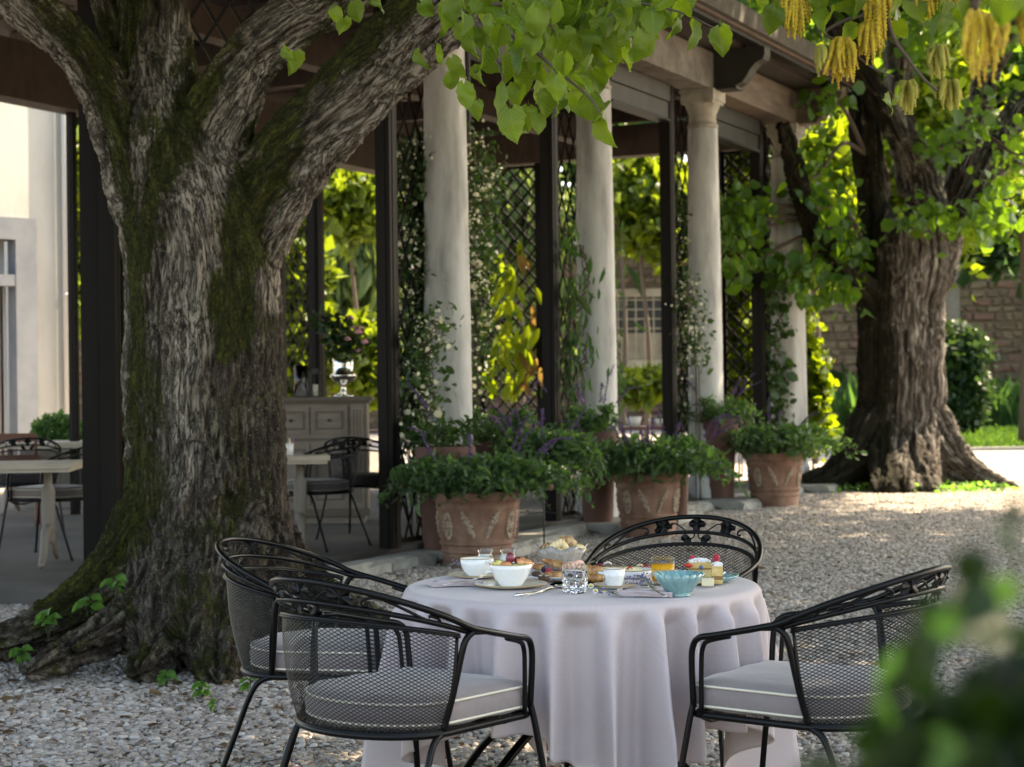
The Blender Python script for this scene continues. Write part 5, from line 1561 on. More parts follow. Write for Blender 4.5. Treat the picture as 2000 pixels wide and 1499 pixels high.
def side_chair(px, Y, rz, label):
    x = W(px, 760, Y).x
    t = thing('wooden_chair', label, 'chair', (x, Y, FZ), R(rz), 'brown wooden chairs on the terrace')
    b = MB(); b.box((-.22, -.2, .44), (.22, .22, .47)); b.build('seat', M['red_wood'], t, smooth=False)
    for sx in (-1, 1):
        b = MB(); b.tube([(sx * .2, .2, 0), (sx * .2, .2, .66)], .016, 8); b.build('leg', M['red_wood'], t)
        b = MB(); b.tube(catmull([(sx * .2, -.24, 0), (sx * .2, -.2, .44), (sx * .2, -.25, .86)], 5), .016, 8); b.build('leg', M['red_wood'], t)
        b = MB(); b.box((sx * .2 - .02, -.22, .66), (sx * .2 + .02, .24, .685)); b.build('armrest', M['red_wood'], t, smooth=False)
    b = MB(); b.box((-.2, -.26, .80), (.2, -.24, .88)); b.box((-.2, -.245, .62), (.2, -.225, .68)); b.build('backrest', M['red_wood'], t, smooth=False)
    return t
side_chair(28, 17.3, 12, 'reddish brown wooden armchair at the left edge behind the cream table')
side_chair(1075, 21.6, -70, 'reddish brown wooden armchair at the table between the first two columns')
# low planter with clipped box beside the villa window
x, y = at(112, 20.3)
t = thing('box_planter', 'low planter with a clipped round box bush in front of the villa window', 'planter', (x, y, FZ))
b = MB(); b.box((-.32, -.25, 0), (.32, .25, .62)); b.box((-.35, -.28, .56), (.35, .28, .63)); b.build('trough', M['leg_paint'], t, smooth=False)
P = ellipsoid((0, 0, .80), (.30, .26, .22), 2600, .6); leaf_cloud('foliage', P, .045, LM['box'], t, tmpl=LEAF4)
# ------------------------------------------------------------------ breakfast things on the cloth
TZ = .7312
def tp(px, py, z=TZ): return G(px, py, z)
china_m = NT('speckled_china')
v = china_m.coord()
sp_ = china_m.noise(v, 420, 2, .5)
c = china_m.mix(china_m.ramp(sp_, [(.30, 1), (.36, 0)]), (.76, .75, .71), (.34, .26, .18))
china_m.link(c, china_m.b.inputs['Base Color']); china_m.b.inputs['Roughness'].default_value = .18; china_m.b.inputs['Coat Weight'].default_value = .4
CH = china_m.m
RIM = mat('ochre_rim', (.34, .20, .05), .3, col2=(.45, .30, .10), nscale=40, coat=.4)
WHITE = mat('white_porcelain', (.74, .73, .71), .2, coat=.3)
TURQ = mat('turquoise_glaze', (.13, .29, .30), .15, col2=(.21, .40, .40), nscale=30, coat=.8)
NAP = mat('napkin_linen', (.44, .36, .36), .9, col2=(.52, .44, .44), nscale=30, bump=.2, bscale=200, bdist=.001)
def lathe_obj(name, prof, m, parent=None, n=48, loc=None):
    b = MB(); b.lathe(prof, n); return b.build(name, m, parent, smooth=True, loc=loc)
def rimmed(root, prof_out, prof_in, rim_r, rim_z, m=CH, rr=.0016, nm='body'):
    lathe_obj(nm, prof_out + list(reversed(prof_in)), m, root)
    b = MB(); b.tube([(rim_r * math.cos(2 * math.pi * k / 48), rim_r * math.sin(2 * math.pi * k / 48), rim_z) for k in range(48)], rr, 8, closed=True); b.build('rim', RIM, root)
def saucer(lab, p, r, cat='saucer', grp=None, h=.012, name='saucer'):
    t = thing(name, lab, cat, tuple(p), 0, grp)
    rimmed(t, [(0, .0), (r * .55, .0), (r * .62, .002), (r * .98, h)], [(0, .004), (r * .55, .004), (r * .96, h + .001)], r * .975, h, rr=.0018)
    return t
YT = TY
# left cup
p = tp(932, 1128); s_ = p.y / F
saucer('small saucer under the large cup at the left of the table', p, 56 * s_)
t = thing('coffee_cup', 'wide speckled coffee cup with ochre rim at the left of the table', 'cup', tuple(p + Vector((0, 0, .004))), 0)
r = 33 * s_; h = .058
rimmed(t, [(0, 0), (r * .5, 0), (r * .56, .004), (r * .80, h * .3), (r * .96, h * .62), (r, h)], [(0, .006), (r * .5, .006), (r * .9, h * .6), (r * .95, h)], r * .975, h)
b = MB(); b.tube(catmull([(r * .55, -r * .78, h * .85), (r * .95, -r * 1.15, h * .85), (r * 1.0, -r * 1.2, h * .45), (r * .5, -r * .72, h * .25)], 6), .0045, 8); b.build('handle', CH, t)
lathe_obj('coffee', [(0, h * .72), (r * .90, h * .72)], mat('cappuccino', (.34, .2, .1), .4), t)
# fruit bowl on plate
p = tp(998, 1147); s_ = p.y / F
saucer('side plate with ochre rim under the fruit bowl', p, 73 * s_, 'plate', name='side_plate')
bp = p + Vector((0, 0, .004))
t = thing('fruit_bowl', 'speckled bowl with ochre rim full of fruit salad', 'bowl', tuple(bp)); r = 43 * s_; h = .069
rimmed(t, [(0, 0), (r * .48, 0), (r * .52, .004), (r * .78, h * .4), (r * .93, h * .75), (r, h)], [(0, .008), (r * .5, .008), (r * .88, h * .75), (r * .96, h)], r * .98, h, rr=.0018)
def fruit(name, lab, cat, mb, m, loc, grp='fruit in the speckled bowl'):
    o = mb.build(name, m, None, loc=loc); tag(o, lab, cat, grp); return o
GR = mat('red_grape', (.13, .018, .03), .22, col2=(.24, .04, .06), nscale=20, sss=.2, coat=.2)
def wf(px, py, dy=0.0): return W(px, py, bp.y + dy)
for k, (px, py, rp, dy, lab) in enumerate([(997, 1090, 9.5, 0, 'topmost dark red grape in the fruit bowl'), (1012, 1096, 8, .01, 'red grape right of the topmost one'), (992, 1104, 9, -.01, 'red grape below the topmost one'), (1004, 1108, 7, .015, 'small red grape at the back of the bowl')]):
    b = MB(); b.blob((0, 0, 0), (rp * s_, rp * s_, rp * s_ * 1.1), 3); fruit('grape', lab, 'grape', b, GR, tuple(wf(px, py, dy)))
PE = mat('plum_skin', (.45, .12, .05), .4, col2=(.62, .30, .12), nscale=18)
b = MB(); b.blob((0, 0, 0), (.020, .016, .014), 3); fruit('apricot_half', 'orange red apricot half at the front of the fruit bowl', 'apricot', b, PE, tuple(wf(988, 1106, -.025)))
ML = mat('melon', (.72, .28, .10), .35, col2=(.8, .38, .18), nscale=20, sss=.2)
for k, (px, py, a, lab) in enumerate([(1018, 1100, .3, 'large cube of orange melon in the fruit bowl'), (1030, 1103, 1.0, 'second melon cube at the right of the bowl')]):
    b = MB(); b.box((-.014, -.013, -.011), (.014, .013, .011), Matrix.Rotation(a, 4, 'Z') @ Matrix.Rotation(.5, 4, 'X')); o = fruit('melon_cube', lab, 'melon', b, ML, tuple(wf(px, py, .0)))
KW = mat('kiwi', (.22, .38, .05), .3, col2=(.38, .52, .12), nscale=60, sss=.2)
for k, (px, py, lab) in enumerate([(1006, 1109, 'kiwi slice beside the apricot'), (1016, 1109, 'middle kiwi slice in the fruit bowl'), (1026, 1108, 'rightmost kiwi slice in the fruit bowl')]):
    b = MB(); b.lathe([(0, -.004), (.011, -.004), (.012, 0), (.011, .004), (0, .004)], 18, Matrix.Rotation(1.2 + k * .2, 4, 'X') @ Matrix.Rotation(.5 * k, 4, 'Y')); fruit('kiwi_slice', lab, 'kiwi', b, KW, tuple(wf(px, py, -.03)))
PA = mat('pineapple', (.75, .58, .12), .4, col2=(.82, .70, .25), nscale=50)
for (px, py, lab) in [(975, 1102, 'pineapple chunk at the left of the fruit bowl'), (967, 1106, 'small pineapple chunk by the bowl rim')]:
    b = MB(); b.box((-.009, -.008, -.009), (.009, .008, .009), Matrix.Rotation(.6, 4, 'Z') @ Matrix.Rotation(.5, 4, 'Y')); fruit('pineapple_chunk', lab, 'pineapple', b, PA, tuple(wf(px, py, -.01)))
b = MB(); b.lathe([(0, h * .8), (r * .86, h * .8)], 30); b.build('fruit_salad', ML, t)
# jars
def jar(px, py, rp, hp, lab, fill):
    p = tp(px, py); s_ = p.y / F; r, h = rp * s_, hp * s_
    t = thing('jam_jar', lab, 'jar', tuple(p), 0, 'small glass jars behind the coffee cup')
    lathe_obj('glass', [(0, 0), (r * .85, 0), (r, h * .1), (r, h * .55), (r * .8, h * .72), (r * .78, h * .78), (r * .86, h * .82), (r * .86, h), (r * .78, h), (r * .72, h * .75), (r * .9, h * .53), (r * .9, h * .12), (0, h * .08)], M['thin'], t, 32)
    if fill: lathe_obj('contents', [(0, h * .10), (r * .86, h * .13), (r * .88, h * .55), (r * .76, h * .68), (0, h * .68)], fill, t, 24)
def thin_glass(name, tint=(1, 1, 1), base=.02):
    t = NT(name); tr = t.new('ShaderNodeBsdfTransparent'); tr.inputs[0].default_value = (*tint, 1)
    gl_ = t.new('ShaderNodeBsdfGlossy'); gl_.inputs['Roughness'].default_value = .03
    lw = t.new('ShaderNodeLayerWeight'); lw.inputs['Blend'].default_value = .2
    f = t.math('ADD', t.math('MULTIPLY', lw.outputs['Fresnel'], .5), base)
    mx_ = t.new('ShaderNodeMixShader'); t.link(f, mx_.inputs[0]); t.link(tr.outputs[0], mx_.inputs[1]); t.link(gl_.outputs[0], mx_.inputs[2]); t.link(mx_.outputs[0], t.out.inputs[0])
    return t.m
M['thin'] = thin_glass('thin_glass', (.95, .96, .96))
YO = mat('yoghurt', (.75, .73, .66), .4)
jar(948, 1112, 17, 42, 'left glass jar of white yoghurt behind the coffee cup', YO); jar(992, 1112, 17, 42, 'right glass jar of white yoghurt behind the grapes', YO)
jar(967, 1118, 13, 33, 'smaller glass jar with jam between the two yoghurt jars', mat('jam', (.5, .3, .12), .3))
# napkin with fork
def napkin(px, py, w, d, rz, lab, z=0.0):
    p = tp(px, py); t = thing('napkin', lab, 'napkin', tuple(p + Vector((0, 0, z))), rz)
    V = []; nx, ny = 20, 14
    for layer in range(4):
        mb = MB(); V = []
        z0 = .001 + layer * .0038; sh = layer * .004
        for i in range(nx + 1):
            for j in range(ny + 1):
                u, v_ = i / nx, j / ny
                x = (u - .5) * w * (1 - .09 * layer); y = (v_ - .5) * d * (1 - .07 * layer) + (sh + .004) * math.sin(u * 4 + layer)
                z_ = z0 + .0035 * math.sin(u * 8 + v_ * 4 + layer * 1.7) + .004 * math.exp(-((u - .1) / .08) ** 2) * (layer % 2) + .003 * math.sin(v_ * 7 + layer * 2) * (1 - u)
                V.append((x, y, max(z_, z0 * .5 + .0005)))
        Fs = [(i * (ny + 1) + j, (i + 1) * (ny + 1) + j, (i + 1) * (ny + 1) + j + 1, i * (ny + 1) + j + 1) for i in range(nx) for j in range(ny)]
        mb.raw(V, Fs)
        for (x0, yy) in ((-w / 2, 1), ):
            mb.tube(catmull([(x0 + .004, -d / 2, z0 + .002), (x0 - .002, 0, z0 + .004), (x0 + .004, d / 2, z0 + .002)], 6), .0028, 6)
        mb.tube(catmull([(-w / 2, -d / 2, z0 + .001), (0, -d / 2 - .002, z0 + .003), (w / 2, -d / 2, z0 + .001)], 6), .0022, 6)
        mb.build('fold', NAP, t)
    return t
napkin(888, 1143, .165, .10, R(12), 'folded rosy linen napkin at the left with a fork lying on it')
napkin(1262, 1164, .165, .075, R(-12), 'folded rosy linen napkin in front of the lavender with a silver handle on it')
napkin(1048, 1108, .09, .07, R(5), 'pale folded napkin just left of the cut glass bread bowl')
ST = M['steel']
def fork(a, b_):
    t = thing('fork', 'silver fork resting on the left napkin, tines pointing right', 'fork', tuple(a)); d = Vector(b_) - Vector(a); L = d.length; d.normalize(); s = d.cross(Vector((0, 0, 1))).normalized()
    m_ = MB(); m_.tube([d * 0, d * L * .25 + Vector((0, 0, .002)), d * L * .6 + Vector((0, 0, -.002)), d * L * .7], [.0045, .003, .002, .003], 8, flat=.4); m_.build('handle', ST, t)
    m_ = MB(); m_.tube([d * L * .69, d * L * .76], [.004, .009], 8, flat=.2, up=(0, 0, 1)); m_.build('neck', ST, t)
    for k in range(4):
        o = (k - 1.5) * .0045
        m_ = MB(); m_.tube([d * L * .75 + s * o, d * L * .88 + s * o + Vector((0, 0, .003)), d * L + s * o + Vector((0, 0, .010))], .0012, 6); m_.build('tine', ST, t)
fork(tuple(tp(866, 1142, TZ + .017)), tuple(tp(945, 1128, TZ + .022)))
def spoon(a, b_, lab, hand=False, bowl=.019):
    t = thing('spoon', lab, 'spoon', tuple(a)); d = Vector(b_) - Vector(a); L = d.length; d.normalize(); s = d.cross(Vector((0, 0, 1))).normalized()
    m_ = MB(); m_.tube(catmull([d * 0 + Vector((0, 0, .001)), d * L * .3 + Vector((0, 0, .004)), d * L * .6 + Vector((0, 0, .009)), d * L * .72 + Vector((0, 0, .004))], 5), [.0045 - .00015 * k for k in range(16)], 8, flat=.5); m_.build('handle', ST, t)
    m_ = MB(); V, Fs = ico(3); MM = Matrix(((d.x, s.x, 0), (d.y, s.y, 0), (0, 0, 1)))
    out = [MM @ Vector((v.x * bowl * 1.4, v.y * bowl, (v.z if v.z < 0 else v.z * -.75) * bowl * .5)) + d * L * .86 + Vector((0, 0, bowl * .52)) for v in V]
    m_.raw(out, Fs); m_.build('spoon_bowl', ST, t)
spoon(tuple(tp(1022, 1166)), tuple(tp(1107, 1146)), 'silver spoon lying across the knife at the front edge of the table')
t = thing('knife', 'silver knife with ornate handle under the spoon at the front edge', 'knife', tuple(tp(1004, 1164)))
d = (tp(1062, 1156) - tp(1004, 1164)); m_ = MB(); m_.tube([d * 0, d * .08, d * .5, d * .85, d], [.004, .0062, .005, .006, .004], 10); m_.build('handle', ST, t)
d2 = (tp(1100, 1140) - tp(1004, 1164)); m_ = MB(); m_.tube([d, d.lerp(d2, .5), d2], [.004, .008, .003], 8, flat=.12, up=(0, 0, 1)); m_.build('blade', ST, t)
spoon(tuple(tp(1300, 1166, TZ + .016)), tuple(tp(1252, 1146, TZ + .012)), 'small silver spoon resting on the right napkin', bowl=.014)
# pastry platter
p = tp(1105, 1134); s_ = p.y / F
t = thing('platter', 'long white oval platter of pastries across the middle of the table', 'platter', tuple(p))
b = MB(); b.lathe([(0, 0), (.6, 0), (.66, .002), (1.0, .016), (.985, .018), (.64, .006), (0, .005)], 56, Matrix.Diagonal((.128, .085, 1, 1))); b.build('dish', WHITE, t)
CR = mat('croissant_crust', (.26, .105, .03), .45, col2=(.50, .27, .10), nscale=45, nlo=.4, nhi=.62, bump=.3, bscale=120, bdist=.002)
def croissant(px, py, L, rz, rmax, lab, dy=0.0, zz=.012, tilt=0.0):
    q = tp(px, py, TZ + zz); q.y += dy
    t = thing('croissant', lab, 'croissant', tuple(q), rz, 'croissants on the white platter')
    P = []; rad = []; n = 77; seg = 7
    for k in range(n + 1):
        u = k / n; a = math.pi * (u - .5) * 1.25
        P.append((L / 2 * math.sin(a), -L * .34 * (math.cos(a) - 1), rmax * .72 + tilt * (u - .5)))
        s_ = (abs(u - .5) * 2 * seg / 2 + .25) % 1
        env = (math.cos(math.pi * (u - .5)) ** .8) * .82 + .12
        rad.append(rmax * env * (.80 + .26 * math.sin(math.pi * s_) ** .7))
    b = MB(); b.tube(P, rad, 18, flat=.82); b.build('crust', CR, t)
croissant(1083, 1131, .062, .5, .018, 'small round croissant left of the water glass', -.03, .008)
croissant(1092, 1112, .085, 2.5, .015, 'croissant leaning up behind the water glass', .04, .022, .035)
croissant(1146, 1124, .085, -.45, .023, 'large ridged croissant right of the water glass', .0, .010)
croissant(1160, 1136, .065, .35, .018, 'croissant tip at the right end of the platter', -.035, .006)
CHO = mat('brownie', (.05, .022, .012), .8, col2=(.10, .05, .03), nscale=40, bump=.6, bscale=80, bdist=.004)
SUG = NT('icing_sugar_on_brownie'); nn_ = SUG.noise(SUG.coord(), 70, 4, .7); cc_ = SUG.mix(SUG.ramp(nn_, [(.42, 0), (.56, 1)]), (.07, .035, .02), (.78, .76, .74)); SUG.link(cc_, SUG.b.inputs['Base Color']); SUG.b.inputs['Roughness'].default_value = .95
def bit(name, lab, cat, px, py, size, m, rz=0.0, dy=0.0, zz=.008, grp=None, top=None):
    q = tp(px, py, TZ + zz); q.y += dy
    t = thing(name, lab, cat, tuple(q), rz, grp)
    w, d_, h_ = size
    b = MB(); b.blob((0, 0, h_ / 2), (w / 2 * 1.15, d_ / 2 * 1.15, h_ / 2 * 1.1), 3, 2, .05)
    # squarish lump
    b.v = [tuple((math.copysign(min(abs(x), w / 2), x), math.copysign(min(abs(y), d_ / 2), y), min(z, h_))) for x, y, z in b.v]
    b.build('crumb', m, t)
    if top:
        b = MB(); b.blob((0, 0, h_), (w / 2 * .95, d_ / 2 * .95, .003), 2, 1, .1); b.build('sugar', top, t)
    return t
bit('brownie', 'dark brownie dusted with icing sugar at the left end of the platter', 'brownie', 1062, 1134, (.034, .03, .018), CHO, .2, -.03, top=SUG.m)
bit('brownie', 'dark brownie half hidden by the fruit bowl', 'brownie', 1048, 1128, (.03, .03, .02), CHO, .5, .0)
bit('brownie', 'brown pastry behind the sugared brownie', 'brownie', 1052, 1116, (.035, .03, .022), CR, .1, .03)
RA = mat('raspberry', (.36, .012, .03), .35, col2=(.5, .03, .06), nscale=30, sss=.25)
BL = mat('blackberry', (.012, .008, .02), .25)
BB = mat('blueberry', (.06, .07, .16), .5, col2=(.12, .14, .26), nscale=40)
def berry(name, lab, p, r, m, tall=1.25, grp='berries on the table'):
    t = MB(); k = 0
    for lat in range(6):
        ph_ = (lat + .5) / 6 * math.pi * .92; rr_ = math.sin(ph_); n_ = max(1, int(8 * rr_))
        for j in range(n_):
            a = 2 * math.pi * (j + .5 * (lat % 2)) / n_
            wz = math.cos(ph_) * tall; shr = 1 - .22 * max(0, math.cos(ph_))
            t.blob((r * .78 * rr_ * shr * math.cos(a), r * .78 * rr_ * shr * math.sin(a), r * .8 * wz), r * .36, 1)
    o = t.build(name, m, None, loc=tuple(p)); tag(o, lab, 'berry', grp); return o
def wz(px, py, Y): return W(px, py, Y)
berry('blackberry', 'blackberry on the pastry platter', wz(1062, 1113, p.y - .02), .009, BL)
berry('raspberry', 'raspberry beside the blackberry on the platter', wz(1071, 1116, p.y - .04), .009, RA)
berry('blackberry', 'second blackberry behind the raspberry', wz(1074, 1120, p.y - .01), .007, BL)
# folded ham
HAM = mat('ham', (.62, .36, .26), .45, col2=(.7, .46, .36), nscale=12, sss=.2)
b = MB(); V = []
for i in range(15):
    for j in range(9):
        u, v_ = i / 14, j / 8
        V.append(((u - .5) * .085, .012 * math.sin(u * 7 + v_ * 2), v_ * .030 * math.sin(math.pi * (u * .9 + .05)) + .004 * math.sin(u * 11)))
b.raw(V, [(i * 9 + j, (i + 1) * 9 + j, (i + 1) * 9 + j + 1, i * 9 + j + 1) for i in range(14) for j in range(8)])
q = W(1125, 1112, p.y + .045); o = b.build('ham_slice', HAM, None, loc=tuple(q)); tag(o, 'folded pink ham slice standing behind the water glass', 'ham')
o.modifiers.new('t', 'SOLIDIFY').thickness = .002
# bread bowl, cut glass
p = tp(1097, 1113); s_ = p.y / F
t = thing('bread_bowl', 'cut glass bowl with wavy rim filled with rolls', 'bowl', tuple(p))
nb = 72; V = []; prof = [(.0, .004), (.40, .0), (.46, .006), (.70, .35), (.90, .72), (1.0, 1.0)]
r, h = 48 * s_, 46 * s_
def bowlr(a, f): return f * (1 + .05 * math.cos(12 * a) * f) + .02 * math.cos(30 * a) * f
for f, z in prof + [(f * .93, z + .04) for f, z in reversed(prof[:-1])][0:5]:
    for k in range(nb):
        a = 2 * math.pi * k / nb
        V.append((r * bowlr(a, f) * math.cos(a), r * bowlr(a, f) * math.sin(a), h * z * (1 + (.09 * math.cos(6 * a) if z > .5 else 0))))
b = MB(); nn_ = len(V) // nb
b.raw(V, [(i * nb + k, i * nb + (k + 1) % nb, (i + 1) * nb + (k + 1) % nb, (i + 1) * nb + k) for i in range(nn_ - 1) for k in range(nb)])
CG = NT('pressed_glass'); CG.b.inputs['Transmission Weight'].default_value = .55; CG.b.inputs['Base Color'].default_value = (.72, .66, .58, 1); CG.b.inputs['Roughness'].default_value = .12; CG.b.inputs['IOR'].default_value = 1.4
vv_ = CG.new('ShaderNodeTexVoronoi'); vv_.inputs['Scale'].default_value = 90; CG.link(CG.coord((1, 1, .5)), vv_.inputs['Vector']); CG.link(CG.bump(vv_.outputs['Distance'], .8, .004), CG.b.inputs['Normal'])
b.build('glass', CG.m, t, smooth=True)
BRD = mat('pale_bread', (.66, .46, .20), .8, col2=(.78, .62, .36), nscale=22, bump=.2, bscale=60)
BRN = mat('seeded_bread', (.28, .15, .06), .85, col2=(.5, .34, .18), nscale=55, nlo=.45, nhi=.58, bump=.7, bscale=140, bdist=.003)
for (px, py, rx, rz_, m_, lab, dy, rot) in [(1108, 1062, .038, .026, BRN, 'seeded brown roll at the top of the bread bowl', .02, .4), (1068, 1073, .027, .020, BRN, 'dark seeded roll at the left of the bread bowl', 0, -.3), (1127, 1074, .032, .018, BRD, 'smooth pale roll at the right of the bread bowl', -.01, -.1)]:
    b = MB(); b.blob((0, 0, 0), (rx, rx * .8, rz_), 3, 3, .03, Matrix.Rotation(rot, 3, 'Y')); o = b.build('bread_roll', m_, None, loc=tuple(W(px, py, p.y + dy))); tag(o, lab, 'bread roll', 'bread in the cut glass bowl')
for (px, py, rot, lab, n_) in [(1086, 1066, -.5, 'scored pale roll uppermost in the bread bowl', 4), (1090, 1077, .35, 'scored pale roll in the middle of the bread bowl', 5), (1106, 1073, 1.0, 'ridged pale roll leaning right in the bread bowl', 5), (1078, 1072, -.9, 'small ridged pale roll', 3)]:
    b = MB()
    for k in range(n_):
        u = k - (n_ - 1) / 2
        b.blob((u * .011 * math.cos(rot), -.01, -u * .011 * math.sin(rot)), (.010, .020, .019 - abs(u) * .0015), 2)
    o = b.build('bread_roll', BRD, None, loc=tuple(W(px, py, p.y - .03))); tag(o, lab, 'bread roll', 'bread in the cut glass bowl')
# water glass (cut crystal)
def tumbler(px, py, rp, hp, lab, liquid, level, cut=True, lmat=None, group=None):
    p = tp(px, py); s_ = p.y / F; r, h = rp * s_, hp * s_
    t = thing('tumbler', lab, 'glass', tuple(p)); nb = 64; V = []
    outer = [(0, 0), (.80, 0), (.90, .03), (.93, .10), (.95, .2), (.96, .3), (.97, .42), (.975, .5), (.98, .56), (.99, .8), (1.0, 1.0)]
    if not cut: outer = [(0, 0), (.84, 0), (.90, .04), (.94, .3), (1.0, 1.0)]
    inner = [(.955, 1.0), (.93, .6), (.88, .2), (.80, .13), (0, .12)]
    for i, (f, z) in enumerate(outer + inner):
        for k in range(nb):
            a = 2 * math.pi * k / nb; g = f
            if cut and .05 < z < .55 and i < len(outer): g = f * (1 + .045 * ((1 if (k // 4 + i) % 2 else -1)))
            elif cut and z >= .55 and i < len(outer): g = f * (1 + .012 * math.cos(a * 16))
            V.append((r * g * math.cos(a), r * g * math.sin(a), h * z))
    n_ = len(outer + inner); b = MB(); b.raw(V, [(i * nb + k, i * nb + (k + 1) % nb, (i + 1) * nb + (k + 1) % nb, (i + 1) * nb + k) for i in range(n_ - 1) for k in range(nb)])
    b.build('glass', M['glass'] if cut else M['thin'], t, smooth=not cut)
    if liquid:
        k_ = 1.0 if cut else 1.045
        lathe_obj('liquid', [(0, h * .122), (r * .795, h * .132), (r * .875 * k_, h * .2), (r * (.88 + .05 * (level - .2) / .4) * k_ * .995, h * level), (0, h * level)], lmat, t, 40)
    if not cut:
        b = MB(); b.tube([(r * .978 * math.cos(2 * math.pi * k / 40), r * .978 * math.sin(2 * math.pi * k / 40), h) for k in range(40)], .0009, 6, closed=True); b.build('rim', RIM, t)
    return t
tumbler(1123, 1158, 25, 55, 'cut crystal tumbler of water at the front of the table', True, .78, True, glass_mat('water', (1, 1, 1), 0, 1.33))
OJn = NT('orange_juice'); OJn.b.inputs['Base Color'].default_value = (.90, .46, .012, 1); OJn.b.inputs['Roughness'].default_value = .3
_tr = OJn.new('ShaderNodeBsdfTranslucent'); _tr.inputs[0].default_value = (1.0, .55, .02, 1); _mx = OJn.new('ShaderNodeMixShader'); _mx.inputs[0].default_value = .45
OJn.link(OJn.b.outputs[0], _mx.inputs[1]); OJn.link(_tr.outputs[0], _mx.inputs[2]); OJn.link(_mx.outputs[0], OJn.out.inputs[0]); OJ = OJn.m
tumbler(1295, 1142, 23.5, 52, 'glass of bright orange juice behind the turquoise bowl', True, .76, False, OJ)
# espresso cup and saucer
p = tp(1200, 1149); s_ = p.y / F
saucer('small ochre rimmed saucer under the handleless cup', p, 42 * s_)
t = thing('espresso_cup', 'small handleless speckled cup with ochre rim in the middle of the table', 'cup', tuple(p + Vector((0, 0, .004))))
r, h = 22 * s_, 36 * s_
rimmed(t, [(0, 0), (r * .62, 0), (r * .72, h * .12), (r * .9, h * .5), (r, h)], [(0, .006), (r * .6, .006), (r * .84, h * .5), (r * .94, h)], r * .97, h)
# shallow dish with cheese
p = tp(1216, 1128); s_ = p.y / F
t = thing('serving_dish', 'shallow white dish with ochre rim holding cheese and petals behind the small cup', 'dish', tuple(p))
b = MB(); b.lathe([(0, 0), (.7, 0), (.8, .004), (1.0, .026), (.97, .026), (.78, .008), (0, .006)], 48, Matrix.Diagonal((64 * s_, .075, 1, 1))); b.build('dish', WHITE, t)
b = MB(); b.tube([(64 * s_ * .985 * math.cos(2 * math.pi * k / 48), .075 * .985 * math.sin(2 * math.pi * k / 48), .026) for k in range(48)], .0016, 6, closed=True); b.build('rim', RIM, t)
CHE = mat('cheese', (.74, .66, .36), .5, col2=(.8, .74, .5), nscale=12)
for (px, py, w, lab, m_) in [(1205, 1112, .05, 'pale cheese slices in the shallow dish', CHE), (1235, 1112, .05, 'second heap of cheese slices in the shallow dish', CHE)]:
    q = W(px, py, p.y); t = thing('cheese', lab, 'cheese', tuple(q))
    for k in range(3):
        b = MB(); b.box((-w / 2, -.03, -.004), (w / 2, .03, .0), Matrix.Translation((0, k * .006, k * .0035 - .004)) @ Matrix.Rotation(.2 * k, 4, 'Z') @ Matrix.Rotation(.08 * (k - 1), 4, 'Y')); b.build('slice', m_, t, smooth=False)
for (px, py, col, lab, s2) in [(1172, 1103, (.18, .015, .05), 'dark red radicchio petal at the left of the shallow dish', .014), (1187, 1100, (.62, .5, .42), 'curled pale petal in the shallow dish', .016), (1230, 1109, (.6, .05, .02), 'bright red pepper strip on the cheese', .012), (1250, 1104, (.62, .48, .25), 'cream wafer sticking out of the shallow dish', .014), (1262, 1106, (.3, .015, .04), 'dark red petal at the right of the shallow dish', .016)]:
    b = MB(); V = []
    for i in range(7):
        for j in range(5):
            u, v_ = i / 6 - .5, j / 4 - .5
            V.append((u * s2 * 1.6, v_ * s2 * .5, s2 * (.5 - 1.6 * u * u) + .3 * s2 * v_))
    b.raw(V, [(i * 5 + j, (i + 1) * 5 + j, (i + 1) * 5 + j + 1, i * 5 + j + 1) for i in range(6) for j in range(4)])
    o = b.build('petal', mat('petal_colour', col, .5), None, loc=tuple(W(px, py + 3, p.y - .02))); tag(o, lab, 'garnish'); o.modifiers.new('t', 'SOLIDIFY').thickness = .0015
# lavender and chamomile
LAV = mat('lavender_bud', (.12, .10, .24), .7, col2=(.22, .19, .36), nscale=80); GST = mat('herb_stem', (.10, .14, .06), .7); CHA = mat('chamomile_petal', (.75, .74, .7), .6); YEL = mat('chamomile_eye', (.55, .45, .03), .8)
def sprig(px0, py0, px1, py1, lab, seed, grp='lavender sprigs lying on the cloth'):
    rq = random.Random(seed); a = tp(px0, py0, TZ + .004); c_ = tp(px1, py1, TZ + .012)
    t = thing('lavender_sprig', lab, 'lavender', tuple(a), 0, grp); d = c_ - a
    b = MB(); b.tube(catmull([(0, 0, 0), d * .5 + Vector((0, 0, .006)), d], 5), .0011, 5)
    for k in range(3): e = Vector((rq.gauss(0, .01), rq.gauss(0, .01), abs(rq.gauss(.004, .006)))); b.tube([d * .3 * k, d * (.3 * k + .15) + e], .0009, 4)
    b.build('stem', GST, t)
    b = MB()
    for k in range(17):
        u = .4 + .6 * k / 17
        b.blob(d * u + Vector((rq.gauss(0, .006), rq.gauss(0, .008), abs(rq.gauss(.004, .007)))), (.0028, .0022, .003), 1)
    b.build('buds', LAV, t)
for k, (x0, y0, x1, y1, lab) in enumerate([(1275, 1143, 1224, 1130, 'lavender sprig pointing left beside the small cup'), (1270, 1142, 1240, 1122, 'lavender sprig rising towards the cheese dish'), (1278, 1145, 1258, 1128, 'lavender sprig nearest the juice glass'), (1282, 1150, 1228, 1140, 'lavender sprig lowest on the cloth'), (1215, 1165, 1160, 1158, 'lavender sprig lying beside the chamomile'), (870, 1108, 897, 1102, 'tiny lavender sprig behind the coffee cup')]):
    sprig(x0, y0, x1, y1, lab, k)
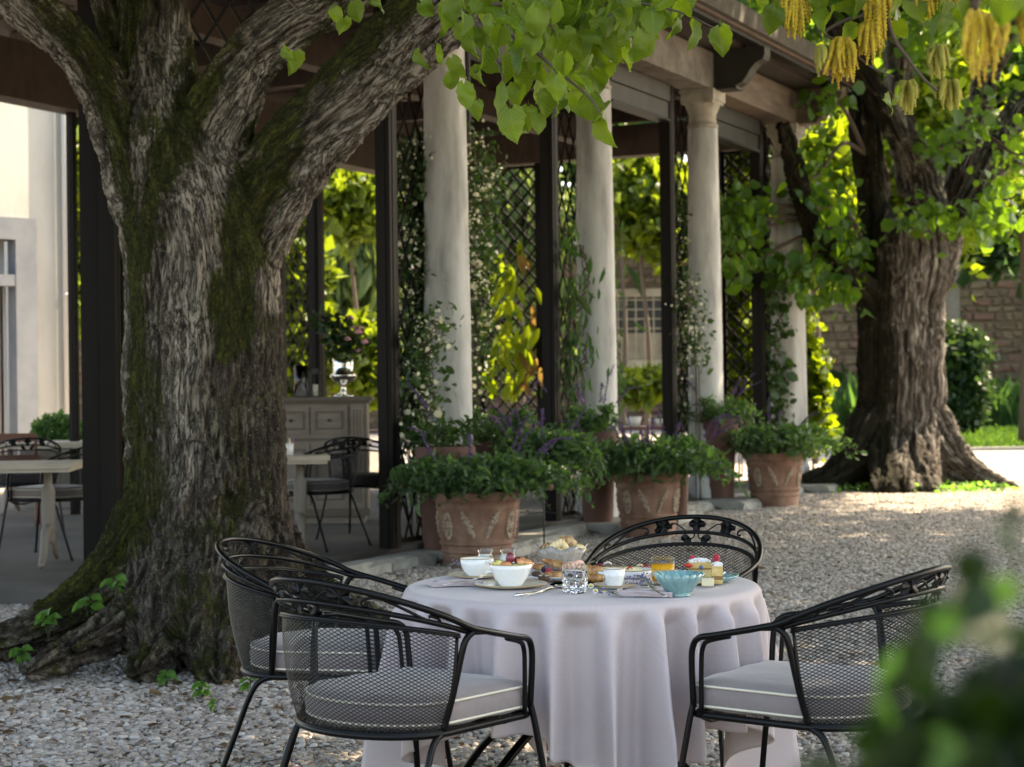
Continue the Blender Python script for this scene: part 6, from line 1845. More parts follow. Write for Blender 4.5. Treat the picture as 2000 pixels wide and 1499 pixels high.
for k, (px, py, x0, y0, lab) in enumerate([(1154, 1143, 1200, 1160, 'upper chamomile flower right of the water glass'), (1163, 1153, 1212, 1163, 'lower chamomile flower right of the water glass'), (1180, 1155, 1225, 1163, 'small chamomile bud on the green stems')]):
    a = tp(x0, y0, TZ + .004); q = W(px, py, a.y - .01)
    t = thing('chamomile', lab, 'flower', tuple(a), 0, 'chamomile flowers on the cloth'); d = q - a
    b = MB(); b.tube(catmull([(0, 0, 0), d * .5 + Vector((0, 0, .004)), d], 5), .0012, 5); b.build('stem', GST, t)
    b = MB()
    s3 = .005 if k < 2 else .003
    for j in range(11):
        an = 2 * math.pi * j / 11; b.blob(d + Vector((math.cos(an) * s3 * 1.3, -.001, math.sin(an) * s3 * 1.1 - .003)), (s3 * .55, .001, s3 * .45), 1)
    b.build('petals', CHA, t)
    b = MB(); b.blob(d + Vector((0, -.003, -.001)), (s3 * .85, s3 * .7, s3 * .8), 2); b.build('eye', YEL, t)
# turquoise bowl and plate
def petal_ware(px, py, rp, hp, lab, name, cat, npet, prof, flare=1.0):
    p = tp(px, py); s_ = p.y / F; r, h = rp * s_, hp * s_
    t = thing(name, lab, cat, tuple(p)); nb = npet * 12; V = []
    for i, (f, z, side) in enumerate(prof):
        for k in range(nb):
            a = 2 * math.pi * k / nb; pt = abs(math.cos(a * npet / 2)); pt2 = abs(math.cos(a * npet / 2 + math.pi / 2))
            g = f * (1 + .06 * (pt ** .5 - .6) * f * side); zz = z + (.11 * (pt ** .6 - .5) if z > .9 or (flare < 1 and f > .9) else 0)
            V.append((r * g * math.cos(a), r * g * math.sin(a), h * zz))
    n_ = len(prof); b = MB(); b.raw(V, [(i * nb + k, i * nb + (k + 1) % nb, (i + 1) * nb + (k + 1) % nb, (i + 1) * nb + k) for i in range(n_ - 1) for k in range(nb)])
    b.build('glazed_body', TURQ, t, smooth=True)
    b = MB()
    for k in range(npet):     # raised inner petals
        a = 2 * math.pi * (k + .5) / npet
        V = []
        for i in range(6):
            for j in range(5):
                u = i / 5; v_ = j / 4 - .5; f = (.5 + .46 * u); w = 1.05 * math.pi / npet * math.sin(math.pi * (u * .75 + .22)) * v_ * 2
                V.append((r * f * math.cos(a + w), r * f * math.sin(a + w), h * ((.16 + .84 * u ** 1.05) if flare == 1 else (.25 + .55 * u)) + .0012 + .002 * (1 - 4 * v_ * v_)))
        b.raw(V, [(i * 5 + j, (i + 1) * 5 + j, (i + 1) * 5 + j + 1, i * 5 + j + 1) for i in range(5) for j in range(4)])
    b.build('petal_relief', TURQ, t)
    return t, p
petal_ware(1326, 1164, 51, 43, 'turquoise glazed bowl shaped like an open flower at the front right of the table', 'flower_bowl', 'bowl', 18, [(0, .0, 0), (.45, 0, 0), (.47, .04, 0), (.42, .10, 0), (.60, .36, 1), (.82, .70, 1), (1.0, 1.0, 1), (.97, 1.0, 1), (.78, .70, 1), (.5, .25, 0), (0, .16, 0)])
cp, pc = petal_ware(1378, 1137, 64, 14, 'turquoise scalloped plate carrying cake slices', 'cake_plate', 'plate', 22, [(0, 0, 0), (.6, 0, 0), (.7, .1, 1), (1.0, .85, 1), (.98, 1.0, 1), (.68, .35, 1), (0, .3, 0)], flare=.5)
# cakes
SPG = mat('sponge', (.55, .36, .10), .9, col2=(.68, .50, .22), nscale=50, bump=.5, bscale=120, bdist=.003)
SPT = NT('icing_sugar_on_sponge'); nn2 = SPT.noise(SPT.coord(), 60, 4, .7); cc2 = SPT.mix(SPT.ramp(nn2, [(.35, 0), (.5, 1)]), (.36, .22, .12), (.80, .79, .78)); SPT.link(cc2, SPT.b.inputs['Base Color']); SPT.b.inputs['Roughness'].default_value = .95
CHK = mat('cheesecake', (.76, .68, .44), .6); CTP = mat('baked_top', (.20, .085, .04), .6, col2=(.33, .15, .07), nscale=20); CRM = mat('brown_filling', (.28, .15, .05), .8)
def slab(name, lab, px, py, size, rz, mats, dy=0.0, zz=.006, grp='cake slices on the turquoise plate', tilt=0.0, dome=0.0):
    q = tp(px, py, TZ + zz); q.y += dy; t = thing(name, lab, 'cake', tuple(q), rz, grp); w, d_, h_ = size; z = 0
    for nm, fr, m_ in mats:
        b = MB(); n_ = 10; V = []
        za, zb = z * h_, (z + fr) * h_
        for i in range(n_ + 1):
            for j in range(n_ + 1):
                u, v_ = i / n_, j / n_
                k = dome * (1 - (2 * u - 1) ** 2) * (1 - .5 * (2 * v_ - 1) ** 2) if nm == 'top' else 0
                V.append(((u - .5) * w, (v_ - .5) * d_, zb + k + rnd.uniform(-.0006, .0006)))
        o_ = len(V)
        for i in range(n_ + 1):
            for j in range(n_ + 1): V.append(((i / n_ - .5) * w * 1.0, (j / n_ - .5) * d_, za))
        N1 = n_ + 1
        Fs = [(i * N1 + j, (i + 1) * N1 + j, (i + 1) * N1 + j + 1, i * N1 + j + 1) for i in range(n_) for j in range(n_)]
        for i in range(n_):
            for (A, B) in (((i, 0), (i + 1, 0)), ((i + 1, n_), (i, n_)), ((0, i + 1), (0, i)), ((n_, i), (n_, i + 1))):
                a0, b0_ = A[0] * N1 + A[1], B[0] * N1 + B[1]; Fs.append((a0, a0 + o_, b0_ + o_, b0_))
        b.raw(V, Fs, Matrix.Rotation(tilt, 4, 'Y')); b.build(nm, m_, t, smooth=False); z += fr
    return t
slab('sponge_cake', 'back left sponge slice dusted with icing sugar and topped by a raspberry', 1370, 1130, (.066, .035, .052), .1, [('sponge', .45, SPG), ('filling', .1, CRM), ('sponge', .35, SPG), ('top', .1, SPT.m)], .05, .014, dome=.008)
slab('sponge_cake', 'tall sponge slice at the right of the plate topped by a raspberry', 1401, 1139, (.034, .05, .060), -.1, [('sponge', .2, SPG), ('filling', .2, CRM), ('sponge', .5, SPG), ('top', .1, SPT.m)], .0, .006, dome=.006)
slab('chocolate_cake', 'brown topped cake slice at the left of the turquoise plate', 1356, 1139, (.062, .035, .026), -.12, [('cake', .3, SPG), ('top', .7, CTP)], .0, .008)
slab('cheesecake', 'pale cheesecake wedge at the front of the turquoise plate', 1382, 1143, (.036, .035, .021), -.15, [('cake', .88, CHK), ('top', .12, CHK)], -.01, .006)
berry('raspberry', 'raspberry on the left sponge slice', W(1352, 1094, pc.y + .05), .0115, RA, 1.3); berry('raspberry', 'raspberry on the right sponge slice', W(1399, 1091, pc.y - .01), .0115, RA, 1.3)
b = MB(); b.blob((0, 0, 0), .0075, 3); o = b.build('blueberry', BB, None, loc=tuple(W(1370, 1109, pc.y - .02))); tag(o, 'single blueberry on the brown cake slice', 'berry')
b = MB(); b.blob((0, 0, 0), (.014, .008, .007), 3, 1, .05); o = b.build('strawberry', mat('strawberry', (.6, .03, .015), .35, sss=.2), None, loc=tuple(W(1345, 1105, pc.y - .01))); tag(o, 'halved strawberry at the left of the cakes', 'strawberry')
# ------------------------------------------------------------------ terracotta pots and their plants
def pot(root, h, r, fancy=True, m=None):
    m = m or M['terracotta']
    if fancy:
        prof = [(0, 0), (r * .74, 0), (r * .75, h * .05), (r * .755, h * .20), (r * .79, h * .215), (r * .79, h * .24), (r * .765, h * .255), (r * .775, h * .30), (r * .82, h * .32), (r * .825, h * .35), (r * .79, h * .37),
                (r * .80, h * .45), (r * .84, h * .60), (r * .875, h * .76), (r * .90, h * .78), (r * .90, h * .805), (r * .89, h * .82), (r * .91, h * .86), (r * .97, h * .885), (r * 1.0, h * .91), (r * 1.0, h * .97), (r * .98, h), (r * .90, h), (r * .86, h * .9), (r * .85, h * .88)]
    else:
        prof = [(0, 0), (r * .72, 0), (r * .74, h * .05), (r * .90, h * .86), (r * .99, h * .865), (r * 1.0, h * .88), (r * 1.0, h * .98), (r * .98, h), (r * .9, h), (r * .87, h * .9), (r * .86, h * .88)]
    b = MB(); b.lathe(prof, 48); body = b.build('pot', m, root, smooth=False, auto=40)
    b = MB(); b.lathe([(0, h * .905), (r * .87, h * .89)], 24); b.build('soil', M['soil'], root)
    if fancy:
        def surf(a, v, out=.0):
            z = h * (.39 + .37 * v); rr = r * (.795 + .075 * v) + out
            return Vector((rr * math.cos(a), rr * math.sin(a), z))
        n = 10
        for k in range(n):
            a0 = 2 * math.pi * k / n + .12
            b = MB(); rq = random.Random(k)
            def lump(a_, v, s_, i): b.blob(surf(a_, v, .002), (s_ * rq.uniform(.7, 1.3), s_, s_ * rq.uniform(.8, 1.4)), 1, i, .25)
            if k % 3 == 0:      # oval wreath with a face in it
                for i in range(20):
                    t = 2 * math.pi * i / 20
                    lump(a0 + .13 * math.cos(t), .46 + .42 * math.sin(t), .015, i)
                for i in range(12): lump(a0 + rq.gauss(0, .035), .46 + rq.gauss(0, .14), .016, i)
            else:               # hanging festoon of fruit and leaves with a ribbon
                sg = 1 if k % 3 == 1 else -1
                for i in range(26):
                    u = i / 25; wd = .055 * math.sin(math.pi * min(1, u + .1))
                    lump(a0 + sg * (u - .5) * .30 + rq.gauss(0, wd * .6), .95 - .85 * u + rq.gauss(0, .03), .012 + .006 * math.sin(math.pi * u), i)
                for i in range(6): lump(a0 - sg * .10 + rq.gauss(0, .02), .9 - i * .06, .010, i)
            b.build('relief', M['relief'], body)
    return body
spk = [mat('salvia_flower', (.045, .018, .085), .7, col2=(.085, .035, .14), nscale=60), mat('pink_salvia_flower', (.45, .16, .30), .7, col2=(.6, .28, .42), nscale=60)]
def sage(root, h, r, spread, nstem, height, fall, spikes, leafm='sage', lsize=.055, seed=1, spm=0, bias=0.0):
    rq = random.Random(seed); PL = []; SA = []
    st = MB()
    for k in range(nstem):
        a = rq.uniform(0, 2 * math.pi); rr0 = r * .8 * math.sqrt(rq.random())
        ox = spread * rq.uniform(.25, 1.0) * math.sqrt(rq.random() + .1)
        top = height * rq.uniform(.4, 1.0) * (1 - .55 * (ox / (spread * 1.1)) ** 2)
        dn = fall * rq.uniform(0, 1) * (ox / spread) ** 2
        p0 = Vector((rr0 * math.cos(a), rr0 * math.sin(a), h * .92))
        e = Vector((math.cos(a) + bias, math.sin(a), 0))
        p1 = p0 + e * ox * .35 + Vector((0, 0, top * .75)); p2 = p0 + e * ox * .8 + Vector((0, 0, top)); p3 = p0 + e * ox * 1.1 + Vector((0, 0, top * .85 - dn))
        Pq = catmull([p0, p1, p2, p3], 5)
        st.tube(Pq, .0025, 4, cap=False)
        m_ = 30
        for i in range(m_):
            u = i / m_ * (len(Pq) - 1.001); q = Pq[int(u)].lerp(Pq[int(u) + 1], u % 1)
            if q.z < h * .9 and q.xy.length < r: continue
            PL.append(tuple(q + Vector((rq.gauss(0, .022), rq.gauss(0, .022), rq.gauss(0, .018)))))
    st.build('stems', M['stem'], root)
    stuff_o = leaf_cloud('foliage', np.array(PL), lsize, LM[leafm], root, width=.42, tmpl=LEAF6, up=.25)
    for k in range(spikes):
        a = rq.uniform(0, 2 * math.pi); ox = spread * rq.uniform(.5, 1.15)
        p0 = Vector((ox * .6 * math.cos(a), ox * .6 * math.sin(a), h + height * .5)); e = Vector((math.cos(a) + bias, math.sin(a), 0))
        L = rq.uniform(.18, .32)
        Pq = catmull([p0, p0 + e * .10 + Vector((0, 0, .12)), p0 + e * .2 + Vector((0, 0, L)), p0 + e * (.28 + rq.uniform(0, .08)) + Vector((0, 0, L + rq.uniform(-.1, .14)))], 10)
        b = MB(); b.tube(Pq, .002, 4)
        for i in range(10, len(Pq)):
            u = (i - 10) / 20
            for j in range(3):
                b.blob(Pq[i] + Vector((rq.gauss(0, .006), rq.gauss(0, .006), rq.gauss(0, .003))), (.008 * (1.1 - .6 * u),) * 3, 1)
        b.build('flower_spike', spk[spm], root)
def pot_at(px, py, z=0.0): return G(px, py, z)
POTG = 'garland relief terracotta pots along the pergola'
for (px, py, hp, wp, lab, sp_, ns, ht, fl, spk_, sd, bias) in [
    (932, 1108, 150, 178, 'large terracotta pot with garland relief behind the jam jars, green sage spilling over', .62, 260, .30, .22, 6, 3, .12),
    (1266, 1050, 128, 140, 'wreath relief terracotta pot behind the far chair, with dark sage and purple spikes', .66, 280, .32, .30, 9, 5, .0),
    (1513, 990, 106, 122, 'smallest looking garland pot, nearest the second linden, with sunlit leaves', .62, 220, .36, .14, 6, 7, .15)]:
    p = pot_at(px, py); Y = p.y; r = wp / 2 * Y / F; h = hp * Y / F
    t = thing('flower_pot', lab, 'flower pot', tuple(p), rnd.uniform(0, 6), POTG)
    t.rotation_euler = (0, 0, 0)
    pot(t, h, r)
    sage(t, h, r, sp_, ns, ht, fl, spk_, seed=sd, bias=bias, leafm='sage', lsize=.06)
PG2 = 'plain terracotta pots at the foot of the columns'
def plain_pot(px, Y, ztop, wp, lab, plant, zb=0.0, **kw):
    q = W(px, 760, Y); r = wp / 2 * Y / F
    t = thing('flower_pot', lab, 'flower pot', (q.x, Y, zb), 0, PG2)
    h = W(px, ztop, Y).z - zb
    pot(t, h, r, fancy=False, m=M['terracotta_plain'])
    if plant: sage(t, h, r, **plant)
    return t
plain_pot(868, 14.35, 872, 118, 'dark plain terracotta pot in shadow behind the large garland pot, jasmine growing from it', dict(spread=.25, nstem=16, height=.35, fall=.05, spikes=1, seed=11, leafm='jasmine'), FZ)
plain_pot(972, 15.3, 862, 100, 'plain terracotta pot behind the large garland pot, right of the first column', dict(spread=.3, nstem=26, height=.35, fall=.1, spikes=2, seed=12), FZ)
plain_pot(1165, 17.0, 842, 80, 'plain terracotta pot at the foot of the second column', dict(spread=.32, nstem=30, height=.30, fall=.1, spikes=5, seed=13), FZ)
plain_pot(1405, 20.4, 818, 70, 'tall plain terracotta pot at the foot of the third column', dict(spread=.40, nstem=50, height=.30, fall=.3, spikes=7, seed=16), FZ)
plain_pot(1062, 14.9, 905, 44, 'small pot of trailing sage on a thin iron stand beside the large garland pot', dict(spread=.52, nstem=230, height=.26, fall=.42, spikes=7, seed=14), .52)
plain_pot(1325, 16.9, 905, 40, 'small plain pot of dark trailing sage right of the wreath relief pot', dict(spread=.38, nstem=120, height=.26, fall=.36, spikes=5, seed=18), .15)
# thin iron plant stake
p = W(1062, 1000, 14.9); p.z = 0
t = thing('plant_stake', 'thin dark iron plant stand under the trailing sage', 'stake', tuple(p))
b = MB(); b.tube([(0, 0, 0), (0, 0, .52)], .007, 6); b.build('rod', M['black_metal'], t)
b = MB(); b.tube(catmull([(-.14, 0, .36), (-.10, 0, .33), (0, 0, .34), (.10, 0, .33), (.14, 0, .36)], 6), .004, 5); b.build('crossbar', M['black_metal'], t)

# ------------------------------------------------------------------ climbing plants on the lattices
flw = leaf_mat('jasmine_flower', (.62, .58, .40), (.78, .75, .6), (.7, .65, .45), .3)
def climber(px0, py0, px1, py1, Y, wpx, n, lab, leafm, lsize, flowers=0, name='jasmine', width=.55, down=None, wob=10, seed=0, cat='climbing plant', gap=0.0):
    rq = random.Random(seed)
    base = W(px1, py1, Y); base.z = FZ
    t = thing(name, lab, cat, tuple(base))
    K = 26; cs = []; st = MB(); path = []
    for k in range(K):
        u = k / (K - 1); px = px0 + (px1 - px0) * u + wob * math.sin(u * 9 + seed) * .6; py = py0 + (py1 - py0) * u
        path.append(W(px, py, Y) - base)
        for j in range(3):
            if rq.random() < gap: continue
            cs.append(tuple(W(px + rq.uniform(-1, 1) * wpx / 2, py + rq.uniform(-15, 15), Y + rq.uniform(-.12, .12)) - base))
    path.append(Vector((0, 0, 0)))
    for q in range(3):
        st.tube(catmull([p + Vector((rq.uniform(-.05, .05), rq.uniform(-.03, .03), 0)) for p in path], 2), .006, 5)
    st.build('stems', M['wood_stem'], t)
    P = clumps(np.array(cs), .16, n)
    leaf_cloud('foliage', P, lsize, LM[leafm], t, width=width, tmpl=LEAF6, down=down)
    if flowers:
        cf = [cs[i] for i in range(len(cs)) if rq.random() < .6]
        c0 = np.array(cf); c0[:, 1] -= .10
        P = clumps(c0, .12, flowers)
        o = leaf_cloud('flowers', P, .028, flw, t, width=.9, tmpl=LEAF6)
    return t
climber(800, 285, 806, 850, 15.1, 44, 3300, 'white flowering jasmine climbing the lattice left of the first column', 'jasmine', .06, 620, seed=1)
climber(842, 620, 832, 870, 14.5, 30, 480, 'jasmine trails hanging over the left side of the first column', 'jasmine', .055, 170, seed=2, gap=.3)
climber(922, 270, 930, 850, 15.4, 22, 900, 'white flowering jasmine climbing right of the first column', 'jasmine', .055, 420, seed=3)
climber(952, 290, 925, 560, 15.6, 36, 500, 'loose jasmine shoot reaching towards the second bay', 'jasmine', .055, 160, seed=4, gap=.5)
climber(1104, 440, 1116, 840, 17.4, 24, 240, 'narrow leaved climber with drooping leaves left of the second column', 'sage', .11, 0, name='climber', width=.28, down=.7, seed=5)
climber(1140, 480, 1132, 740, 17.2, 14, 60, 'drooping long leaves hanging across the second column', 'sage', .13, 0, name='climber', width=.26, down=.8, seed=6, gap=.4)
climber(1196, 420, 1204, 800, 18.0, 10, 70, 'sparse drooping climber right of the second column', 'sage', .12, 0, name='climber', width=.28, down=.7, seed=7, gap=.4)
climber(1330, 400, 1336, 830, 20.7, 22, 1000, 'white flowering jasmine climbing left of the third column', 'jasmine', .065, 420, seed=8)
climber(1350, 560, 1362, 720, 20.0, 30, 220, 'jasmine trail reaching over the third column', 'jasmine', .06, 100, seed=9, gap=.4)
climber(1560, 600, 1590, 860, 24.2, 46, 1500, 'sunlit bright green climber right of the last column', 'vine', .12, 0, name='climber', width=.75, seed=10)
climber(1515, 560, 1520, 840, 23.0, 20, 260, 'dark climber with bare stems over the last column', 'jasmine', .10, 0, name='climber', width=.7, seed=12, gap=.5)
climber(1440, 480, 1445, 780, 24.6, 70, 1500, 'sunlit yellow green creeper covering the end lattice', 'vine', .13, 0, name='creeper', width=.8, seed=13, gap=.15)
climber(1430, 270, 1440, 480, 25.2, 80, 900, 'sunlit leaves above the end lattice', 'bright', .14, 0, name='creeper', width=.8, seed=14, gap=.2)

# backlit vine in the end bay: large single leaves
vr = W(1000, 790, 25.0); vr.z = FZ
t = thing('vine', 'backlit vine with long yellow green leaves and some reddish ones on the end lattice', 'vine', tuple(vr))
b = MB()
for pts in ([(975, 790), (980, 700), (975, 620), (990, 560), (985, 500)], [(1010, 790), (1020, 720), (1035, 640), (1030, 560), (1010, 490)], [(990, 780), (1000, 730), (985, 690), (1000, 640)]):
    b.tube(catmull([W(px, py, 25.0) - vr for px, py in pts], 5), .008, 5)
stm = b.build('stems', M['wood_stem'], t)
def slim_leaf(m):
    V = []; Fs = []
    for i in range(6):
        v = i / 5; w = .17 * math.sin(math.pi * min(.98, v * .92 + .05)) ** .8
        V += [(-w, v, .04 * v), (0, v, -.03), (w, v, .04 * v)]
    for i in range(5):
        Fs += [(3 * i, 3 * i + 1, 3 * i + 4, 3 * i + 3), (3 * i + 1, 3 * i + 2, 3 * i + 5, 3 * i + 4)]
    me = bpy.data.meshes.new('vine_leaf'); me.from_pydata(V, [], Fs); me.materials.append(m); attr(me, 'tint', np.full(18, .5)); me.shade_smooth(); return me
sl_a, sl_b = slim_leaf(LM['vine']), slim_leaf(LM['autumn'])
rq = random.Random(5)
for k in range(84):
    if k < 66:
        px, py = rq.gauss(990, 22), rq.uniform(520, 755)
        if rq.random() < .3: px, py = rq.gauss(1020, 16), rq.uniform(630, 730)
        m_ = sl_a
    else: px, py, m_ = rq.gauss(1030, 18), rq.uniform(580, 740), sl_b
    if k > 76: px, py, m_ = rq.gauss(1000, 25), rq.uniform(470, 520), rq.choice((sl_a, sl_b))
    s = rq.uniform(.20, .36); tip = Vector((rq.gauss(0, .5), rq.gauss(0, .3), -1)).normalized()
    leaf_obj(m_, t, W(px, py, 25 + rq.uniform(-.2, .2)), s, tip, (rq.gauss(0, .5), -1, rq.gauss(.3, .3)), vr)

# ------------------------------------------------------------------ garden trees and shrubs beyond the pergola
def garden_tree(px, py, rx, rz, Y, n, lsize, leafm, lab, name='garden_tree', cat='tree', down=None, nc=40, trunk=True, cr=None, shell=.35, bottom=None, group=None, sun=False):
    c = W(px, py, Y); base = Vector((c.x, Y, 0))
    RX, RZ = rx * Y / F, rz * Y / F
    t = thing(name, lab, cat, tuple(base), 0, group)
    C = ellipsoid(tuple(c - base), (RX, RX * .8, RZ), nc, shell)
    C = C[C[:, 2] > .1]
    if trunk:
        b = MB(); h = (c - base).z
        b.tube(catmull([(0, 0, -.1), (.1, 0, h * .4), (-.05, 0, h * .8), (0, 0, h + RZ * .4)], 5), [max(.03, RX * .09 * (1 - .05 * i)) for i in range(16)], 8); b.build('trunk', M['wood_stem'], t)
        b = MB()
        for k in range(0, len(C), 4): b.tube([(0, 0, max(.2, h - RZ * .6)), (Vector(C[k]) + Vector((0, 0, h))) * .5, C[k]], .03, 5)
        b.build('limbs', M['wood_stem'], t)
    P = clumps(C, cr or min(RX, RZ) * .55, n); P = P[P[:, 2] > .02]
    leaf_cloud('crown', P, lsize, LM[leafm], t, tmpl=LEAF4, down=down, width=.75 if not down else .3)
    return t
BG = 'trees and shrubs of the garden behind the pergola'
garden_tree(1255, 410, 75, 95, 38, 6500, .24, 'bright', 'bright green leafy tree seen through the second bay above the barred window', group=BG)
garden_tree(580, 600, 50, 190, 30, 5000, .20, 'bright', 'sunlit yellow green tree directly right of the mossy trunk behind the terrace', group=BG)
garden_tree(690, 520, 75, 170, 40, 9000, .45, 'weeping', 'drooping grey green tree seen above the pink roses', down=.8, group=BG)
garden_tree(690, 400, 70, 60, 34, 2500, .22, 'bright', 'yellowish leafy tree top between back posts', group=BG)
garden_tree(720, 700, 60, 70, 30, 2500, .18, 'bright', 'light green shrub below the roses by the stone wall', trunk=False, name='shrub', cat='shrub', group=BG)
garden_tree(155, 440, 60, 190, 30, 6000, .22, 'bright', 'sunlit green tree in the gap between villa and corner post', group=BG)
garden_tree(1010, 400, 80, 130, 44, 5000, .3, 'weeping', 'grey green tree behind the upper end lattice', down=.6, group=BG)
garden_tree(1000, 620, 80, 110, 48, 3000, .3, 'weeping', 'greyish green bush behind the backlit vine', trunk=False, name='shrub', cat='shrub', group=BG)
garden_tree(1255, 755, 50, 28, 34, 2600, .13, 'bright', 'low rounded sunlit shrub behind the far table', trunk=False, name='shrub', cat='shrub', group=BG)
garden_tree(1585, 380, 75, 130, 31, 7500, .20, 'vine', 'glowing yellow green tree between the last column and the second linden', group=BG)
garden_tree(1500, 330, 60, 110, 29, 4500, .18, 'bright', 'bright tree behind the pergola corner', group=BG)
garden_tree(1770, 250, 150, 260, 36, 13000, .22, 'vine', 'glowing backlit tree behind the limbs of the second linden', group=BG)
garden_tree(1990, 180, 130, 260, 38, 12000, .24, 'lime2', 'mid green tree at the upper right edge', group=BG)
garden_tree(1950, 470, 90, 50, 44, 3500, .24, 'dark', trunk=False, lab='dark overhanging bough in front of the garden wall at the right edge', group=BG)
garden_tree(1870, 730, 50, 110, 46, 5000, .18, 'dark', 'dark round shrub against the wall right of the second linden', trunk=False, name='shrub', cat='shrub', group=BG)
garden_tree(1625, 530, 40, 40, 40, 1200, .2, 'dark', 'dark leafy bush in front of the wall left of the second linden', trunk=False, name='shrub', cat='shrub', group=BG)
garden_tree(1400, 20, 150, 70, 50, 5000, .3, 'weeping', 'pale green tree top rising behind the pergola roof', group=BG)
garden_tree(1560, 60, 110, 120, 46, 7000, .26, 'lime2', 'tree crown behind the pergola roof end', group=BG)
garden_tree(1450, 600, 60, 130, 33, 3500, .2, 'bright', 'bright shrub behind the end lattice', trunk=False, name='shrub', cat='shrub', group=BG)
garden_tree(1210, 330, 60, 70, 52, 3500, .3, 'dark', 'dark evergreen tree above the barred window', group=BG)
# the wood beyond the wall
P = []
for _ in range(110):
    P.append((rnd.uniform(-34, 34), rnd.uniform(61, 72), rnd.uniform(1, 17)))
wood = leaf_cloud('wood', clumps(np.array(P), 6.5, 30000), .95, LM['dark'], None, width=.8); tag(wood, 'dark dense wood rising beyond the garden wall')
# weeds and fallen leaves round the roots
def sprout(px, py, n, s, lab, z=0.0):
    q = G(px, py, z)
    t = thing('seedling', lab, 'seedling', tuple(q), 0, 'young green seedlings by the roots')
    b = MB(); me = LEAFM[1]
    mew = _weed
    for k in range(n):
        a = rnd.uniform(0, 6.28); h = rnd.uniform(.3, 1) * s * 2.0
        tip = Vector((math.cos(a), math.sin(a), -.1)); e = tip * s * .4 + Vector((0, 0, h))
        b.tube([(0, 0, -.01), tuple(e * .6 + Vector((0, 0, .1 * s))), tuple(e)], .0013, 4)
    b.build('stem', M['stem'], t)
    for k in range(n):
        a = rnd.uniform(0, 6.28); h = rnd.uniform(.5, 1) * s * 2.0
        tip = Vector((math.cos(a), math.sin(a), rnd.uniform(-.3, .2)))
        leaf_obj(mew, t, Vector((q.x, q.y, z + h)) + tip * s * .2, s * rnd.uniform(.7, 1.1), tip, (rnd.gauss(0, .3), -.6, 1), q)
_weed = LEAFM[1].copy(); _weed.materials.clear(); _weed.materials.append(LM['weed'])
for (px, py, n, s, lab, z) in [(95, 1245, 4, .07, 'pair of pale green seedling leaves on the left root', .12), (175, 1215, 3, .08, 'single broad green seedling leaf on the root crest', .18), (135, 1300, 6, .06, 'heart leaved seedling at the front of the left root', .02), (40, 1290, 9, .06, 'bushy clump of green weeds at the lower left', .02), (75, 1310, 7, .05, 'low weeds beside the left root tip', .0), (225, 1170, 5, .06, 'small sprouts high on the left root flare', .3), (325, 1325, 6, .05, 'seedling cluster in front of the main root', .0), (395, 1350, 9, .045, 'light green weeds in the gravel below the trunk', .0), (490, 1340, 4, .05, 'seedling beside the rear leg of the chair', .0), (420, 1375, 5, .035, 'tiny yellow green weeds in the gravel', .0), (215, 1230, 3, .05, 'sprout between two roots', .15), (105, 1235, 3, .05, 'yellowish sprout on the left root', .15)]:
    sprout(px, py + (22 if py > 1280 else 0), int(n * 1.5), s * .95, lab, z + (.05 if z > .05 else 0))
lo = add_leaf(trunk1, Vector((0, 0, 0)), None, 592, 1016, 38, 9.2)
dl = leaf_mat('dry_leaf', (.05, .028, .014), (.16, .10, .055), (.2, .1, .03), .15)
P = np.concatenate([np.stack([nr.uniform(-3.2, 3.0, 900), nr.uniform(6, 15, 900), nr.uniform(.016, .026, 900)], 1), np.stack([nr.normal(-1.6, 1.3, 700), 8.1 + nr.normal(0, .8, 700), nr.uniform(.014, .03, 700)], 1)])
a, d, b_ = rot_rand(1600); b_ = b_ * .25 + np.array([0, 0, 1.0]); b_ /= np.linalg.norm(b_, axis=1)[:, None]; d = d - b_ * np.sum(d * b_, 1)[:, None]; d /= np.linalg.norm(d, axis=1)[:, None]
o = leaf_cloud('leaf_litter', P, .026, dl, None, tmpl=LEAF6, frames=(np.cross(d, b_), d, b_), svar=.5); tag(o, 'scattered dry brown leaves and scraps on the gravel')
tw_ = MB()
for k in range(90):
    x, y = rnd.uniform(-3, 2.5), rnd.uniform(6, 12); a = rnd.uniform(0, 3.14); L = rnd.uniform(.04, .16)
    tw_.tube(catmull([(x, y, .02), (x + L * .5 * math.cos(a), y + L * .5 * math.sin(a), .028), (x + L * math.cos(a + .4), y + L * math.sin(a + .4), .02)], 3), .0022, 4)
tag(stuff(tw_.build('twig_litter', M['wood_stem'])), 'small dry twigs lying on the gravel')
# leafy weeds at foot of second tree
P = np.concatenate([np.array([tuple(G(px, 955 + rnd.uniform(-4, 10), 0) + Vector((rnd.gauss(0, .1), rnd.gauss(0, .1), rnd.uniform(0, .10)))) for _ in range(26)]) for px in list(range(1630, 1960, 14))])
o = leaf_cloud('ground_ivy', P, .06, LM['weed'], None, tmpl=LEAF6, up=.4); tag(o, 'low bright weeds growing round the foot of the second linden')

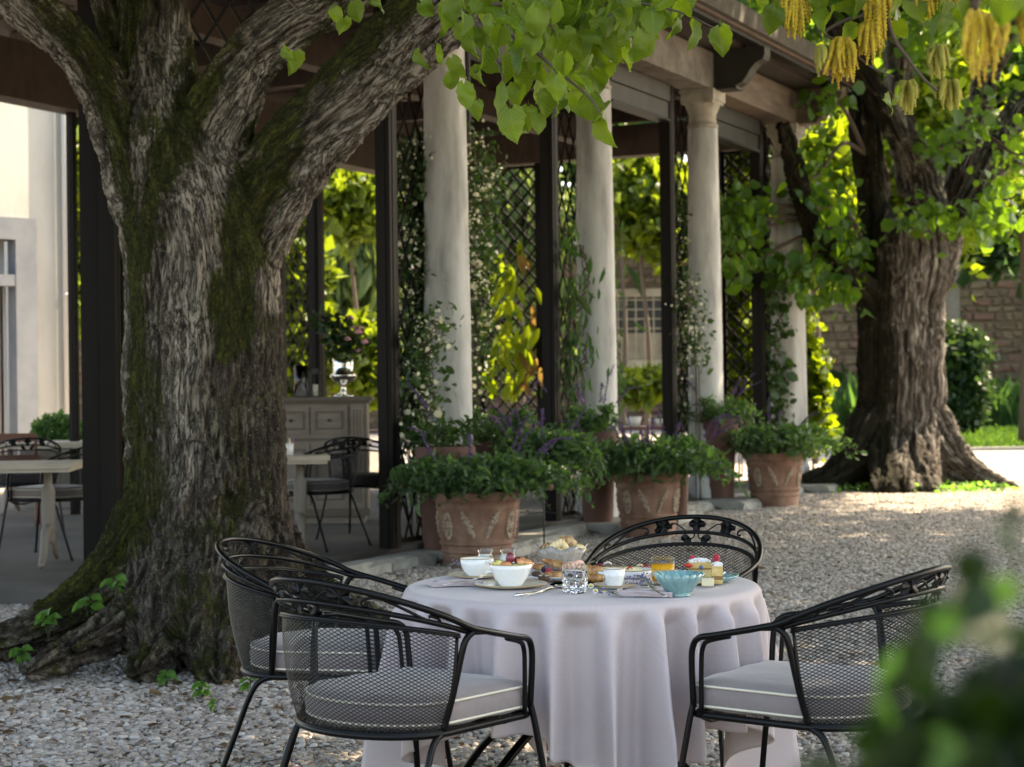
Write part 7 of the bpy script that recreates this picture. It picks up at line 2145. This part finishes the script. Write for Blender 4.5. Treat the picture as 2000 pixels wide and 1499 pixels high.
# ------------------------------------------------------------------ blurred shrub close to the camera, lower right
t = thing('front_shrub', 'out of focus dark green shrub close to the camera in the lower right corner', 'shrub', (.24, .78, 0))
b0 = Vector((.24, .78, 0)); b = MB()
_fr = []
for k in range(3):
    me = LEAFM[k].copy(); me.materials.clear(); me.materials.append(LM['front'] if k < 2 else LM['weed']); _fr.append(me)  # third leaf mesh is brighter: sunlit leaves put into the colour
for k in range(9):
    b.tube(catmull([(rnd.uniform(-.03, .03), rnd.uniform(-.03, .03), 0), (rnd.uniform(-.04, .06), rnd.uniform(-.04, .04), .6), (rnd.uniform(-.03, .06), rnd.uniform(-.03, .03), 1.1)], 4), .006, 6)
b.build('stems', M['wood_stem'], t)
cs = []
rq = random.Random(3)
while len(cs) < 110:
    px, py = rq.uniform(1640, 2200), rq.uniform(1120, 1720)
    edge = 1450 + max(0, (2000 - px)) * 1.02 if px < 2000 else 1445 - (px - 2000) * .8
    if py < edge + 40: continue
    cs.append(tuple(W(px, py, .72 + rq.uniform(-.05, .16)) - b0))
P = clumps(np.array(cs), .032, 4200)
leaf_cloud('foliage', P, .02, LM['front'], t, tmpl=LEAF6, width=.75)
for k, (px, py, s_) in enumerate([(1950, 1060, .018), (1900, 1120, .026), (1965, 1165, .02), (1830, 1215, .026), (1995, 1010, .014), (1755, 1315, .028), (1790, 1350, .028), (1770, 1340, .024), (1860, 1250, .03), (1930, 1200, .03), (1825, 1300, .03), (1730, 1400, .026), (1700, 1450, .03), (1760, 1420, .03), (1850, 1490, .03), (1740, 1490, .03)]):
    Yl = .68 + rq.uniform(-.03, .06); s_ *= .62
    o = leaf_obj(_fr[k % 3], t, W(px, py, Yl) - Vector((0, 0, -s_ * .5)), s_, (rq.gauss(0, .5), rq.gauss(0, .3), -1), (rq.gauss(0, .5), -1, .5), b0)
b = MB()
for (pa, pb) in (((1990, 1180), (1975, 1000)), ((1960, 1230), (1900, 1110)), ((1900, 1300), (1825, 1210)), ((1850, 1400), (1750, 1310))):
    b.tube([W(*pa, .72) - b0, W((pa[0] + pb[0]) / 2 + 4, (pa[1] + pb[1]) / 2, .71) - b0, W(*pb, .70) - b0], .0012, 5)
b.build('twigs', M['stem'], t)
